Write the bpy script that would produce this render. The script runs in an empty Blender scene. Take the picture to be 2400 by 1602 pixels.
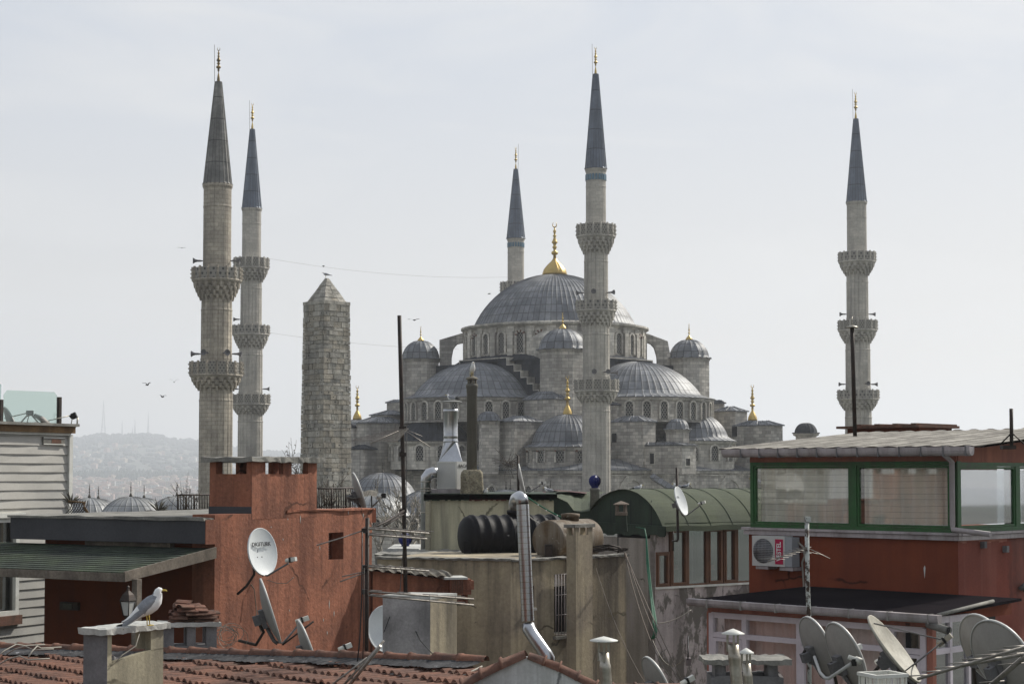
import bpy, bmesh, math, random
from mathutils import Vector, Matrix
R = math.radians
random.seed(7)
rnd = random.random
def ru(a, b): return a + (b - a) * random.random()
C = bpy.context.scene.collection
SC = bpy.context.scene

# ------------------------------------------------------------------ camera
FPX = 3950.0; TH = math.atan(171 / FPX); PY = 939.0; ZC = 14.0
cam = bpy.data.cameras.new('camera'); camo = bpy.data.objects.new('camera', cam); C.objects.link(camo)
cam.sensor_width = 36; cam.lens = FPX / 2400 * 36; cam.clip_start = 0.5; cam.clip_end = 40000
camo.location = (0, 0, ZC); camo.rotation_euler = (math.pi / 2 + TH, 0, 0); cam.shift_y = (PY - 801) / 2400
SC.camera = camo
cT, sT = math.cos(TH), math.sin(TH)
def ray(px, y):
    u = (px - 1200) / FPX; v = (PY - y) / FPX
    return Vector((u, cT - v * sT, sT + v * cT))
def P(px, y, D):
    r = ray(px, y); return Vector((0, 0, ZC)) + r * (D / r.y)
def Z(y, D): return P(0, y, D).z
def fr(o, ang):
    """frame with its x axis at ang degrees; y axis points away from the viewer; z is world height"""
    return Matrix.Translation(Vector((o[0], o[1], 0))) @ Matrix.Rotation(R(ang), 4, 'Z')
def hit(M, px, y, off=0):
    Mi = M.inverted(); o = Mi @ Vector((0, 0, ZC)); d = Mi.to_3x3() @ ray(px, y)
    t = (off - o.y) / d.y; p = o + d * t
    return p.x, p.z
def slen(c, d, px, y=1110):
    r = ray(px, y); k = r.x / r.y
    return (k * c[1] - c[0]) / (d[0] - k * d[1])

# ------------------------------------------------------------------ things
MATX = {}
def thing(name, label, cat, loc=(0, 0, 0), group=None, kind=None):
    o = bpy.data.objects.new(name, None); C.objects.link(o)
    o.empty_display_size = 0.3
    o.location = loc; o['label'] = label; o['category'] = cat
    if group: o['group'] = group
    if kind: o['kind'] = kind
    MATX[o.name] = Vector(loc)
    return o
def tag(o, label=None, cat=None, group=None, kind=None):
    if label: o['label'] = label
    if cat: o['category'] = cat
    if group: o['group'] = group
    if kind: o['kind'] = kind
    return o

class MB:
    def __init__(s, M=None):
        s.v = []; s.f = []; s.u = []; s.m = []; s.s = []; s.M = M or Matrix.Identity(4)
    def T(s, p): return s.M @ Vector(p)
    def poly(s, pts, m=0, uv=None, sm=False):
        i = len(s.v); s.v += [s.T(p) for p in pts]
        s.f.append(list(range(i, i + len(pts)))); s.u.append(uv); s.m.append(m); s.s.append(sm)
    def grid(s, rows, m=0, sm=True, close=False, uv=None):
        i = len(s.v); nr = len(rows); nc = len(rows[0])
        for r in rows: s.v += [s.T(p) for p in r]
        for a in range(nr - 1):
            for b in range(nc if close else nc - 1):
                b2 = (b + 1) % nc
                s.f.append([i + a * nc + b, i + a * nc + b2, i + (a + 1) * nc + b2, i + (a + 1) * nc + b])
                s.m.append(m(a, b) if callable(m) else m); s.s.append(sm)
                s.u.append([uv(a, b), uv(a, b + 1), uv(a + 1, b + 1), uv(a + 1, b)] if uv else None)
    def box(s, x0, x1, y0, y1, z0, z1, m=0, j=0):
        if x0 > x1: x0, x1 = x1, x0
        if y0 > y1: y0, y1 = y1, y0
        if z0 > z1: z0, z1 = z1, z0
        c = [Vector((x, y, z)) + Vector((ru(-j, j), ru(-j, j), ru(-j, j))) for z in (z0, z1) for y in (y0, y1) for x in (x0, x1)]
        for q in ((0, 1, 5, 4), (1, 3, 7, 5), (3, 2, 6, 7), (2, 0, 4, 6), (4, 5, 7, 6), (1, 0, 2, 3)):
            s.poly([c[k] for k in q], m)
    def prism(s, pts, z0, z1, m=0, mt=None, bottom=True):
        n = len(pts); z0f = z0 if callable(z0) else (lambda i: z0); z1f = z1 if callable(z1) else (lambda i: z1)
        for i in range(n):
            a, b = pts[i], pts[(i + 1) % n]; k = (i + 1) % n
            s.poly([(a[0], a[1], z0f(i)), (b[0], b[1], z0f(k)), (b[0], b[1], z1f(k)), (a[0], a[1], z1f(i))], m)
        s.poly([(p[0], p[1], z1f(i)) for i, p in enumerate(pts)], m if mt is None else mt)
        if bottom: s.poly([(p[0], p[1], z0f(i)) for i, p in reversed(list(enumerate(pts)))], m)
    def xprism(s, pts, y0, y1, m=0):
        """polygon in the x-z plane, extruded along y (pts counter-clockwise seen from -y)"""
        n = len(pts)
        for i in range(n):
            a, b = pts[i], pts[(i + 1) % n]
            s.poly([(a[0], y0, a[1]), (a[0], y1, a[1]), (b[0], y1, b[1]), (b[0], y0, b[1])], m)
        s.poly([(p[0], y0, p[1]) for p in pts], m); s.poly([(p[0], y1, p[1]) for p in reversed(pts)], m)
    def lathe(s, prof, n=24, c=(0, 0, 0), m=0, sm=True, ph=0, a0=0, a1=360, ribs=0, rib=0.05, rw=.12, usc=None, capt=True):
        """ribs>0: n is ignored, thin raised seams"""
        full = abs(a1 - a0) >= 359.9
        if ribs:
            st = a1 - a0; angs = []
            for k in range(ribs):
                for q, o in ((0, 1), (rw, 0), (rw + .09, 0), (.91 - rw, 0), (1 - rw, 0)): angs.append((a0 + st * (k + q) / ribs, o))
            if not full: angs.append((a1, 1))
        else:
            angs = [(a0 + (a1 - a0) * k / n, 0) for k in range(n if full else n + 1)]
        rows = []; arc = 0; arcs = []
        for k, (r, z) in enumerate(prof):
            if k: arc += math.hypot(r - prof[k - 1][0], z - prof[k - 1][1])
            arcs.append(arc)
            k0 = max(0, k - 1); k1 = min(len(prof) - 1, k + 1)
            dr = prof[k1][0] - prof[k0][0]; dz = prof[k1][1] - prof[k0][1]; L = math.hypot(dr, dz) or 1
            nr, nz = dz / L, -dr / L
            f = min(1, r / 1.0) if ribs else 0
            rows.append([(c[0] + (r + rib * o * nr * f) * math.cos(R(a + ph)), c[1] + (r + rib * o * nr * f) * math.sin(R(a + ph)), c[2] + z + rib * o * nz * f) for a, o in angs])
        rm = max(p[0] for p in prof)
        us = usc if usc else R(1) * rm
        zs = usc == 'z'
        def uv(a, b):
            an = angs[b][0] if b < len(angs) else angs[0][0] + 360
            if ribs and usc: return (((an - a0) / (a1 - a0) * ribs) * usc, arcs[a])
            return (an * R(1) * rm, arcs[a] if ribs else c[2] + prof[a][1])
        s.grid(rows, m, sm, full, uv)
        for k, flip in ((0, True), (-1, False)):
            if capt and prof[k][0] > 1e-4:
                pts = rows[k] if not flip else list(reversed(rows[k]))
                s.poly(pts, m if not callable(m) else 0)
    def tube(s, pts, r, n=6, m=0, sm=True, caps=True):
        pts = [Vector(p) for p in pts]; rr = r if isinstance(r, (list, tuple)) else [r] * len(pts); rows = []; prev = None
        for i, p in enumerate(pts):
            d = (pts[min(i + 1, len(pts) - 1)] - pts[max(i - 1, 0)]).normalized()
            a = d.cross(Vector((0, 0, 1)))
            if a.length < .05: a = d.cross(Vector((1, 0, 0)))
            a.normalize()
            if prev is not None:
                a = (prev - d * prev.dot(d)).normalized() if (prev - d * prev.dot(d)).length > .01 else a
            prev = a; b = a.cross(d)
            rows.append([p + a * (rr[i] * math.cos(2 * math.pi * k / n)) + b * (rr[i] * math.sin(2 * math.pi * k / n)) for k in range(n)])
        s.grid(rows, m, sm, True)
        if caps: s.poly(rows[0], m); s.poly(list(reversed(rows[-1])), m)
    def build(s, name, mats, parent=None, at=None, recalc=True):
        if not isinstance(mats, (list, tuple)): mats = [mats]
        me = bpy.data.meshes.new(name)
        org = Vector(at) if at is not None else (MATX.get(root(parent).name, Vector()) if parent else Vector())
        key = {}; nv = []; ix = []
        for v in s.v:
            k = (round(v.x, 4), round(v.y, 4), round(v.z, 4))
            if k not in key: key[k] = len(nv); nv.append(v)
            ix.append(key[k])
        F_, U_0, M_0, S_0 = [], [], [], []
        for f, u, m_, s_ in zip(s.f, s.u, s.m, s.s):
            g = []; gu = []
            for q, i in enumerate(f):
                if ix[i] not in g: g.append(ix[i]); gu.append(u[q] if u else None)
            if len(g) > 2: F_.append(g); U_0.append(gu if u else None); M_0.append(m_); S_0.append(s_)
        s.v, s.f, s.u, s.m, s.s = nv, F_, U_0, M_0, S_0
        me.from_pydata([v - org for v in s.v], [], s.f); me.update()
        for m in mats: me.materials.append(m)
        uvl = me.uv_layers.new(name='UV')
        for i, p in enumerate(me.polygons):
            p.material_index = s.m[i]; p.use_smooth = s.s[i]; u = s.u[i]
            if u:
                for k, li in enumerate(p.loop_indices): uvl.data[li].uv = u[k]
            else:
                nn = p.normal
                if abs(nn.z) > .75:
                    for li, vi in zip(p.loop_indices, p.vertices): uvl.data[li].uv = (s.v[vi].x, s.v[vi].y)
                else:
                    t = Vector((-nn.y, nn.x, 0)); t = t.normalized() if t.length > 1e-6 else Vector((1, 0, 0))
                    for li, vi in zip(p.loop_indices, p.vertices): uvl.data[li].uv = (s.v[vi].dot(t), s.v[vi].z)
        if recalc:
            bm = bmesh.new(); bm.from_mesh(me); bmesh.ops.recalc_face_normals(bm, faces=bm.faces); bm.to_mesh(me); bm.free()
        o = bpy.data.objects.new(name, me); C.objects.link(o)
        if parent: o.parent = parent; o.location = (0, 0, 0)
        else: o.location = org; MATX[o.name] = org
        return o
def root(o):
    while o.parent: o = o.parent
    return o
def one(mb, name, mats, label, cat, at, group=None, kind=None):
    return tag(mb.build(name, mats, None, at), label, cat, group, kind)
def struct(mb, name, mats):
    o = mb.build(name, mats, None, (0, 0, 0)); o['kind'] = 'structure'; return o

# ------------------------------------------------------------------ materials
def lin(c): return tuple(((x / 255) / 12.92 if x / 255 <= .04045 else ((x / 255 + .055) / 1.055) ** 2.4) for x in c)
class NT:
    def __init__(s, name):
        s.mat = bpy.data.materials.new(name); s.mat.use_nodes = True; s.t = s.mat.node_tree
        s.t.nodes.clear(); s.out = s.n('ShaderNodeOutputMaterial'); s.b = s.n('ShaderNodeBsdfPrincipled')
        s.l(s.b.outputs[0], s.out.inputs[0])
    def n(s, ty, **k):
        x = s.t.nodes.new(ty)
        for a, v in k.items():
            if a.startswith('i_'):
                key = a[2:]; key = int(key) if key.isdigit() else key.replace('_', ' ')
                s.set(x.inputs[key], v)
            else: setattr(x, a, v)
        return x
    def set(s, inp, v):
        if isinstance(v, bpy.types.NodeSocket): s.l(v, inp)
        else:
            if isinstance(v, tuple) and len(v) == 3 and inp.type == 'RGBA': v = (*v, 1)
            inp.default_value = v
    def l(s, a, b): s.t.links.new(a, b)
    def mix(s, f, a, b, mode='MIX'):
        x = s.n('ShaderNodeMix', data_type='RGBA', blend_type=mode)
        s.set(x.inputs[0], f); s.set(x.inputs[6], a); s.set(x.inputs[7], b); return x.outputs[2]
    def math(s, op, a, b=0, c=0):
        x = s.n('ShaderNodeMath', operation=op); s.set(x.inputs[0], a); s.set(x.inputs[1], b); s.set(x.inputs[2], c); return x.outputs[0]
    def ramp(s, f, lo, hi, a=0., b=1.):
        x = s.n('ShaderNodeMapRange'); s.set(x.inputs[0], f); s.set(x.inputs[1], lo); s.set(x.inputs[2], hi); s.set(x.inputs[3], a); s.set(x.inputs[4], b); x.clamp = True
        return x.outputs[0]
    def co(s, which='Object', sc=(1, 1, 1), loc=(0, 0, 0)):
        t = s.n('ShaderNodeTexCoord'); m = s.n('ShaderNodeMapping'); s.l(t.outputs[which], m.inputs[0])
        m.inputs[3].default_value = sc; m.inputs[1].default_value = loc; return m.outputs[0]
    def noise(s, co, sc, det=4, ro=.55):
        x = s.n('ShaderNodeTexNoise'); s.l(co, x.inputs['Vector']); x.inputs['Scale'].default_value = sc; x.inputs['Detail'].default_value = det; x.inputs['Roughness'].default_value = ro
        return x.outputs[0]

def surf(name, col, rough=.85, metal=0, c2=None, ns=1.5, amt=(.35, .65), streak=None, fine=.18, fs=25, spots=None, brick=None, bump=.15, bsc=18, bdist=.02, spec=.3, peel=None, big=.12, crack=None):
    """col, c2: sRGB-free linear colours.  streak=(colour, strength, horizontal scale)  spots=(colour, scale, threshold)
    brick=(w,h,mortar,c1mul,c2mul,mortarmul)  peel=(colour, scale, lo, hi)"""
    t = NT(name); co = t.co()
    c = col if not c2 else t.mix(t.ramp(t.noise(co, ns), *amt), col, c2)
    hgt = t.noise(co, bsc, 6, .65)
    if fine: c = t.mix(1, c, t.mix(t.ramp(t.noise(t.co(loc=(3, 1, 2)), fs, 3, .7), .3, .7), (1 - fine,) * 3, (1 + fine,) * 3), 'MULTIPLY')
    if big: c = t.mix(1, c, t.mix(t.ramp(t.noise(t.co(loc=(5, 8, 1)), .45, 5, .6), .35, .65), (1 - big,) * 3, (1 + big * .8,) * 3), 'MULTIPLY')
    if brick:
        w, h, mo, m1, m2, mm, *off_ = brick
        b = t.n('ShaderNodeTexBrick'); t.l(t.co('UV'), b.inputs['Vector'])
        b.inputs['Scale'].default_value = 1; b.inputs['Brick Width'].default_value = w; b.inputs['Row Height'].default_value = h
        b.inputs['Mortar Size'].default_value = mo; b.inputs['Mortar Smooth'].default_value = .3; b.inputs['Bias'].default_value = 0
        if off_: b.offset = off_[0]
        for k, v in (('Color1', m1), ('Color2', m2), ('Mortar', mm)): b.inputs[k].default_value = (*((v,) * 3 if not isinstance(v, tuple) else v), 1)
        c = t.mix(1, c, b.outputs[0], 'MULTIPLY')
        hgt = t.math('ADD', t.math('MULTIPLY', hgt, .4), t.math('SUBTRACT', 1, b.outputs[1]))
    if peel:
        pc, ps, lo, hi = peel
        f = t.ramp(t.math('ADD', t.math('MULTIPLY', t.noise(t.co(sc=(1, 1, .5)), ps, 8, .7), 1), 0), lo, hi)
        c = t.mix(f, c, pc)
    if streak:
        sc_, st, hs = streak
        f = t.ramp(t.noise(t.co(sc=(hs, hs, hs * .09)), 1, 5, .6), .45, .68, 0, st)
        c = t.mix(f, c, sc_)
        f = t.ramp(t.noise(t.co(sc=(hs * 3.1, hs * 3.1, hs * .13), loc=(4, 2, 8)), 1, 3, .6), .55, .7, 0, st * .6)
        c = t.mix(f, c, sc_)
    if crack:
        v = t.n('ShaderNodeTexVoronoi', feature='DISTANCE_TO_EDGE'); wv = t.n('ShaderNodeMix', data_type='VECTOR'); wv.inputs[0].default_value = .25
        nz = t.n('ShaderNodeTexNoise'); t.l(t.co(), nz.inputs['Vector']); nz.inputs['Scale'].default_value = 2.5; nz.inputs['Detail'].default_value = 5
        t.l(t.co(), wv.inputs[4]); t.l(nz.outputs[1], wv.inputs[5]); t.l(wv.outputs[1], v.inputs['Vector']); v.inputs['Scale'].default_value = crack
        f = t.math('MULTIPLY', t.ramp(v.outputs[0], .004, .012, 1, 0), t.ramp(t.noise(t.co(loc=(7, 7, 7)), .9), .5, .56))
        c = t.mix(f, c, tuple(x * .3 for x in col))
    if spots:
        f = t.ramp(t.noise(t.co(loc=(9, 4, 7)), spots[1], 5, .7), spots[2], spots[2] + .06)
        c = t.mix(f, c, spots[0])
    t.set(t.b.inputs['Base Color'], c); t.set(t.b.inputs['Roughness'], rough); t.set(t.b.inputs['Metallic'], metal)
    t.set(t.b.inputs['Specular IOR Level'], spec)
    if bump:
        bp = t.n('ShaderNodeBump'); t.l(hgt, bp.inputs['Height']); bp.inputs['Strength'].default_value = bump; bp.inputs['Distance'].default_value = bdist
        t.l(bp.outputs[0], t.b.inputs['Normal'])
    return t.mat

SB = (1.0, .42, .024, .66, 1.2, .5)
stone = surf('mosque_stone', (0.5656, 0.5325, 0.4743), c2=(0.4243, 0.3994, 0.3604), ns=.25, streak=((.14, .135, .13), .7, .35), brick=SB, fine=.1, fs=3, bump=.4, bdist=.04, bsc=3)
stone_lt = surf('pale_stone', (0.6608, 0.626, 0.5511), c2=(0.5083, 0.4821, 0.4288), ns=.4, streak=((.15, .14, .13), .8, .45), brick=(.9, .45, .022, .7, 1.14, .6), fine=.1, fs=3, bump=.3, bdist=.04, bsc=3)
stone_min = surf('minaret_stone', (0.5242, 0.4918, 0.4308), c2=(0.4119, 0.3873, 0.3398), ns=.3, streak=((.17, .16, .15), .6, .6), brick=(1.0, .42, .02, .9, 1.08, .8), fine=.12, fs=4, bump=.4, bdist=.03, bsc=4)
stone_old = surf('weathered_minaret_stone', (0.4855, 0.4325, 0.3504), c2=(0.3552, 0.3171, 0.2614), ns=.5, streak=((.14, .125, .105), .7, .6), brick=(.85, .4, .024, .85, 1.12, .62), fine=.16, fs=4, bump=.5, bdist=.04, bsc=4)
lead = surf('lead_sheet', (0.1296, 0.1378, 0.153), rough=.56, metal=.15, c2=(0.2376, 0.2438, 0.2499), ns=.5, amt=(.4, .75), fine=.15, fs=2, brick=(1.0, 1.35, .06, .78, 1.2, .35, 0), bump=.3, bdist=.03, bsc=1.5, spec=.5)
lead_dk = surf('dark_lead_sheet', (.03, .033, .04), rough=.8, c2=(.055, .06, .068), ns=.4, amt=(.4, .75), fine=.15, fs=2, brick=(.75, 2.2, .03, .8, 1.2, .5), bump=.2, bdist=.03, bsc=1.5, spec=.2)
lead_sp = surf('spire_lead', (0.1047, 0.1252, 0.1624), rough=.5, metal=.25, c2=(0.1428, 0.1662, 0.2038), ns=.4, fine=.1, fs=2, brick=(1.0, 2.4, .06, .88, 1.12, .4, 0), bump=.3, bdist=.02, bsc=1.5, spec=.45)
lead_sp2 = surf('weathered_spire_lead', (.14, .138, .132), rough=.6, metal=.15, c2=(.22, .215, .2), ns=.7, fine=.2, fs=3, brick=(1.0, 2.2, .06, .8, 1.2, .4, 0), bump=.3, bdist=.02, bsc=1.5)
lead_pale = surf('pale_lead_sheet', (0.32, 0.328, 0.328), rough=.5, metal=.2, c2=(0.208, 0.216, 0.224), ns=.6, fine=.12, fs=2, brick=(1.0, 1.6, .05, .85, 1.12, .35, 0), bump=.3, bdist=.02, bsc=1.5, spec=.5)
gold = surf('gilded_metal', (.56, .41, .15), rough=.42, metal=.8, c2=(.45, .32, .12), ns=1.5, fine=.1, bump=0)
gold_old = surf('tarnished_gold', (.3, .2, .07), rough=.45, metal=.8, c2=(.1, .08, .05), ns=2, fine=.1, bump=0)
dkmetal = surf('dark_finial_metal', (.06, .055, .045), rough=.5, metal=.6, bump=0)
dark = surf('dark_interior', (.012, .012, .013), rough=.9, bump=0, fine=0)
tile_blue = surf('turquoise_tile', (.12, .2, .26), rough=.35, bump=0, fine=.3, fs=6)

def grille_mat(name, base, s=.3, rad=.36, hole=(.015, .016, .018)):
    t = NT(name)
    ds = []
    for o in ((0, 0, 0), (.5, .5, 0)):
        v = t.n('ShaderNodeVectorMath', operation='FRACTION'); t.l(t.co('UV', (1 / s, 1 / s * .62, 1), o), v.inputs[0])
        q = t.n('ShaderNodeVectorMath', operation='SUBTRACT'); t.l(v.outputs[0], q.inputs[0]); q.inputs[1].default_value = (.5, .5, 0)
        m = t.n('ShaderNodeVectorMath', operation='MULTIPLY'); t.l(q.outputs[0], m.inputs[0]); m.inputs[1].default_value = (1, 1.5, 0)
        g = t.n('ShaderNodeVectorMath', operation='LENGTH'); t.l(m.outputs[0], g.inputs[0]); ds.append(g.outputs['Value'])
    f = t.ramp(t.math('MINIMUM', ds[0], ds[1]), rad - .05, rad + .03)
    t.set(t.b.inputs['Base Color'], t.mix(f, hole, base)); t.set(t.b.inputs['Roughness'], .8)
    return t.mat
grille = grille_mat('window_lattice', (.25, .24, .215), .36, .36)
para_a = grille_mat('parapet_square_pierced', (.26, .245, .215), .55, .22, (.05, .048, .045))
para_b = grille_mat('parapet_fine_pierced', (.25, .235, .2), .34, .24, (.07, .065, .06))

def glass_mat(name, tint=(.97, .98, .97), gl=.12, tr=.75):
    t = NT(name); t.t.nodes.remove(t.b)
    lw = t.n('ShaderNodeLayerWeight'); lw.inputs[0].default_value = .12
    a = t.n('ShaderNodeBsdfTransparent'); a.inputs[0].default_value = (*tint, 1)
    g = t.n('ShaderNodeBsdfGlossy'); g.inputs['Roughness'].default_value = .03; g.inputs[0].default_value = (.9, .9, .9, 1)
    m = t.n('ShaderNodeMixShader'); t.l(t.ramp(lw.outputs[0], 0, 1, gl, 1), m.inputs[0]); t.l(a.outputs[0], m.inputs[1]); t.l(g.outputs[0], m.inputs[2])
    t.l(m.outputs[0], t.out.inputs[0]); return t.mat
glass = glass_mat('window_glass'); glass_dk = glass_mat('reflecting_glass', (.6, .65, .68), .4)
glass_rail = glass_mat('green_tinted_glass', (.8, .87, .84), .05)

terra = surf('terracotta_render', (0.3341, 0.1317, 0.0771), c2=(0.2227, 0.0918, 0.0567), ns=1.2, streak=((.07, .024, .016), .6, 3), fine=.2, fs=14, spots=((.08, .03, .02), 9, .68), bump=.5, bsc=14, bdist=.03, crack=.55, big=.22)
terra_dk = surf('shaded_terracotta_render', (0.1183, 0.0258, 0.0064), c2=(0.091, 0.0201, 0.0054), ns=1, fine=.12, streak=((.07, .02, .012), .4, 3), bump=.2)  # darker copy of terra, the shade of unlit faces put into its colour
brick_red = surf('brick_red_paint', (.2, .047, .019), c2=(.165, .038, .017), ns=.8, fine=.06, bump=.1, streak=((.1, .025, .014), .35, 2), crack=.4)
pink = surf('salmon_paint', (.4, .16, .11), c2=(.3, .12, .09), ns=1.2, fine=.1, streak=((.15, .07, .05), .5, 3), bump=.1)
greyband = surf('charcoal_paint', (.055, .055, .062), c2=(.075, .075, .08), ns=.8, fine=.1, bump=.1)
conc = surf('weathered_concrete', (0.255, 0.2465, 0.221), c2=(0.1445, 0.1403, 0.1275), ns=2.5, fine=.2, fs=30, spots=((.05, .05, .045), 8, .66), bump=.5, bsc=12)
conc_lt = surf('pale_concrete', (.5, .5, .47), c2=(.35, .35, .33), ns=3, fine=.15, fs=30, spots=((.12, .12, .1), 12, .66), bump=.5, bsc=14)
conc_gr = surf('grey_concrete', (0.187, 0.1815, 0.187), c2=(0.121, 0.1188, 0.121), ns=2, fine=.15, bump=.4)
beige = surf('stained_beige_render', (0.4247, 0.3623, 0.2495), c2=(0.2832, 0.2416, 0.1834), ns=.8, streak=((.06, .052, .045), .75, 1.6), fine=.15, fs=12, spots=((.09, .08, .07), 5, .66), bump=.35, crack=.55, big=.2)
cream = surf('cream_render', (0.529, 0.4945, 0.345), c2=(0.391, 0.368, 0.2645), ns=.7, streak=((.15, .145, .12), .7, 1.8), fine=.1, spots=((.15, .14, .12), 5, .7), bump=.2, crack=.55)
olive = surf('olive_grey_render', (0.391, 0.3565, 0.253), c2=(0.2875, 0.2645, 0.1955), ns=1.5, streak=((.1, .09, .07), .5, 4), fine=.15, bump=.3, crack=.55)
peelw = surf('peeling_render', (0.496, 0.432, 0.416), c2=(0.384, 0.336, 0.328), ns=.6, streak=((.1, .085, .075), .6, 1.5), fine=.12, fs=14, peel=((.15, .135, .118), .9, .5, .54), spots=((.06, .055, .05), 6, .66), bump=.3, crack=.55)
peelg = surf('grey_peeling_render', (0.2828, 0.2545, 0.2262), c2=(0.3582, 0.3205, 0.2922), ns=.7, peel=((.33, .29, .28), 1.1, .58, .62), streak=((.08, .07, .06), .5, 1.5), fine=.12, bump=.3, crack=.55)
white_wall = surf('whitewashed_wall', (.6, .61, .6), c2=(.42, .43, .42), ns=1.5, streak=((.2, .19, .17), .5, 4), fine=.1, bump=.3, crack=.55)
felt_dk = surf('dark_green_felt', (0.04, 0.06, 0.0425), c2=(0.0275, 0.04, 0.03), ns=.8, fine=.15, bump=.3, streak=((.02, .025, .02), .5, 2))
felt = surf('green_roofing_felt', (0.0682, 0.0818, 0.0477), c2=(0.0512, 0.0627, 0.0396), ns=1, fine=.3, fs=40, spots=((.17, .17, .12), 20, .68), bump=.5, bsc=30)
shingle = surf('green_shingles', (0.051, 0.0701, 0.0382), c2=(0.0298, 0.0382, 0.0319), ns=.9, fine=.25, fs=30, brick=(.3, .16, .008, .7, 1.35, .25), bump=.6, bdist=.02)
wood = surf('grey_weathered_wood', (.22, .185, .15), c2=(.13, .11, .09), ns=3, fine=.25, fs=20, streak=((.06, .05, .04), .5, 2), bump=.3)
wood_br = surf('brown_wood', (.2, .125, .06), c2=(.12, .075, .04), ns=3, fine=.2, bump=.2)
brownframe = surf('brown_window_frame', (0.16, 0.072, 0.0352), c2=(0.12, 0.056, 0.032), ns=3, rough=.5, fine=.1, bump=0)
greenframe = surf('green_painted_frame', (0.0272, 0.1142, 0.0326), c2=(0.0326, 0.0925, 0.0326), ns=3, rough=.45, fine=.1, streak=((.04, .05, .03), .5, 5), bump=0)
pvc = surf('white_pvc', (0.6479, 0.5852, 0.627), rough=.4, c2=(0.5434, 0.4912, 0.5225), ns=2, fine=.05, bump=0)
gutterm = surf('grey_white_gutter', (0.425, 0.3825, 0.391), rough=.5, c2=(0.323, 0.289, 0.289), ns=2, streak=((.15, .13, .12), .5, 4), fine=.08, bump=0)
whitep = surf('white_paint', (.68, .68, .64), rough=.5, c2=(.55, .55, .5), ns=3, fine=.06, bump=0)
siding = surf('cream_vinyl_siding', (0.4237, 0.4093, 0.3732), rough=.6, c2=(0.3632, 0.3552, 0.3326), ns=.9, fine=.04, bump=0)
tarroof = surf('black_roof_felt', (.014, .012, .014), rough=1, c2=(.02, .017, .019), ns=.6, fine=.12, spots=((.08, .07, .07), 14, .74), bump=.1, spec=0)
claytile = surf('clay_tile', (0.1892, 0.0909, 0.0604), c2=(0.1073, 0.0619, 0.0483), ns=2.5, fine=.25, fs=16, spots=((.1, .075, .05), 7, .62), bump=.3, bsc=30)
clayold = surf('old_clay_tile', (.17, .08, .055), c2=(.09, .055, .04), ns=5, fine=.3, fs=30, bump=.4)
flash = surf('flaking_flashing', (0.05, 0.05, 0.0525), rough=.95, c2=(0.075, 0.075, 0.0775), ns=4, amt=(.45, .55), fine=.2, fs=30, spots=((.36, .36, .38), 6, .64), bump=.5, bsc=12, bdist=.03, spec=.05)
zinc = surf('corrugated_sheet', (.2, .19, .165), rough=.85, c2=(.12, .11, .095), ns=1.5, streak=((.05, .04, .03), .6, 3), fine=.2, bump=.1, spec=.08)
steel = surf('galvanised_steel', (.55, .56, .58), rough=.28, metal=.95, c2=(.42, .43, .45), ns=2, fine=.08, bump=.05)
steel_dull = surf('dull_steel_flue', (.42, .4, .35), rough=.4, metal=.8, c2=(.25, .22, .17), ns=4, fine=.15, spots=((.1, .07, .05), 10, .72), bump=.05)
dishm = surf('dish_enamel', (0.4675, 0.4675, 0.4505), rough=.45, c2=(0.3995, 0.3995, 0.3825), ns=3, fine=.04, bump=0)
dishb = surf('dish_back', (.3, .285, .265), rough=.6, c2=(.25, .235, .22), ns=3, fine=.05, bump=0)
dish_wht = surf('white_dish_face', (.7, .73, .73), rough=.4, c2=(.62, .65, .66), ns=2, fine=.03, bump=0)
dish_old = surf('weathered_dish_face', (.45, .43, .36), rough=.6, c2=(.33, .31, .26), ns=4, fine=.15, streak=((.22, .2, .15), .6, 6), bump=0)
iron = surf('dark_iron', (.03, .026, .024), rough=.6, metal=.3, c2=(.05, .035, .028), ns=6, fine=.2, bump=.1)
rustpole = surf('rusty_painted_pole', (.42, .44, .42), rough=.6, spots=((.05, .03, .022), 9, .5), fine=.1, bump=.1)
alu = surf('weathered_aluminium', (.32, .3, .27), rough=.5, metal=.5, c2=(.2, .18, .16), ns=8, fine=.2, bump=0)
blackplastic = surf('black_plastic', (.009, .009, .011), rough=.6, spots=((.4, .4, .4), 5, .68), fine=.2, bump=.05, spec=.15)
blk = surf('black_rubber', (.012, .012, .012), rough=.5, fine=0, bump=0)
blue = surf('blue_ventilator_paint', (.006, .012, .12), rough=.35, fine=.1, bump=0)
rusttank = surf('rusty_tank', (0.1296, 0.0942, 0.0589), rough=.7, c2=(0.0707, 0.0412, 0.0177), ns=2, fine=.2, streak=((.28, .26, .22), .6, 4), spots=((.3, .27, .22), 4, .6), bump=.2)
curtain = surf('cream_curtain', (0.9211, 0.882, 0.7969), c2=(0.8354, 0.8159, 0.7728), ns=1, fine=.04, bump=0)
curtain_p = surf('pinkish_curtain', (0.625, 0.5, 0.4625), c2=(0.725, 0.5875, 0.5375), ns=1, fine=.05, bump=0)
reddish = surf('maroon_wall', (.09, .035, .035), c2=(.07, .03, .03), ns=1, fine=.1, bump=.1)
acgrey = surf('ac_casing', (.5, .5, .48), rough=.5, fine=.05, bump=0); acdark = surf('ac_side_panel', (.3, .32, .34), rough=.5, fine=.05, bump=0)
signred = surf('crimson_label', (.4, .01, .06), rough=.5, fine=0, bump=0)
lettering_w = surf('white_lettering', (.75, .75, .75), rough=.5, fine=0, bump=0)
lettering_k = surf('black_lettering', (.03, .03, .035), rough=.5, fine=0, bump=0)
lettering_g = surf('grey_lettering', (.3, .32, .34), rough=.5, fine=0, bump=0)
greencable = surf('green_cable', (.02, .13, .07), rough=.5, fine=.2, bump=0)
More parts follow.
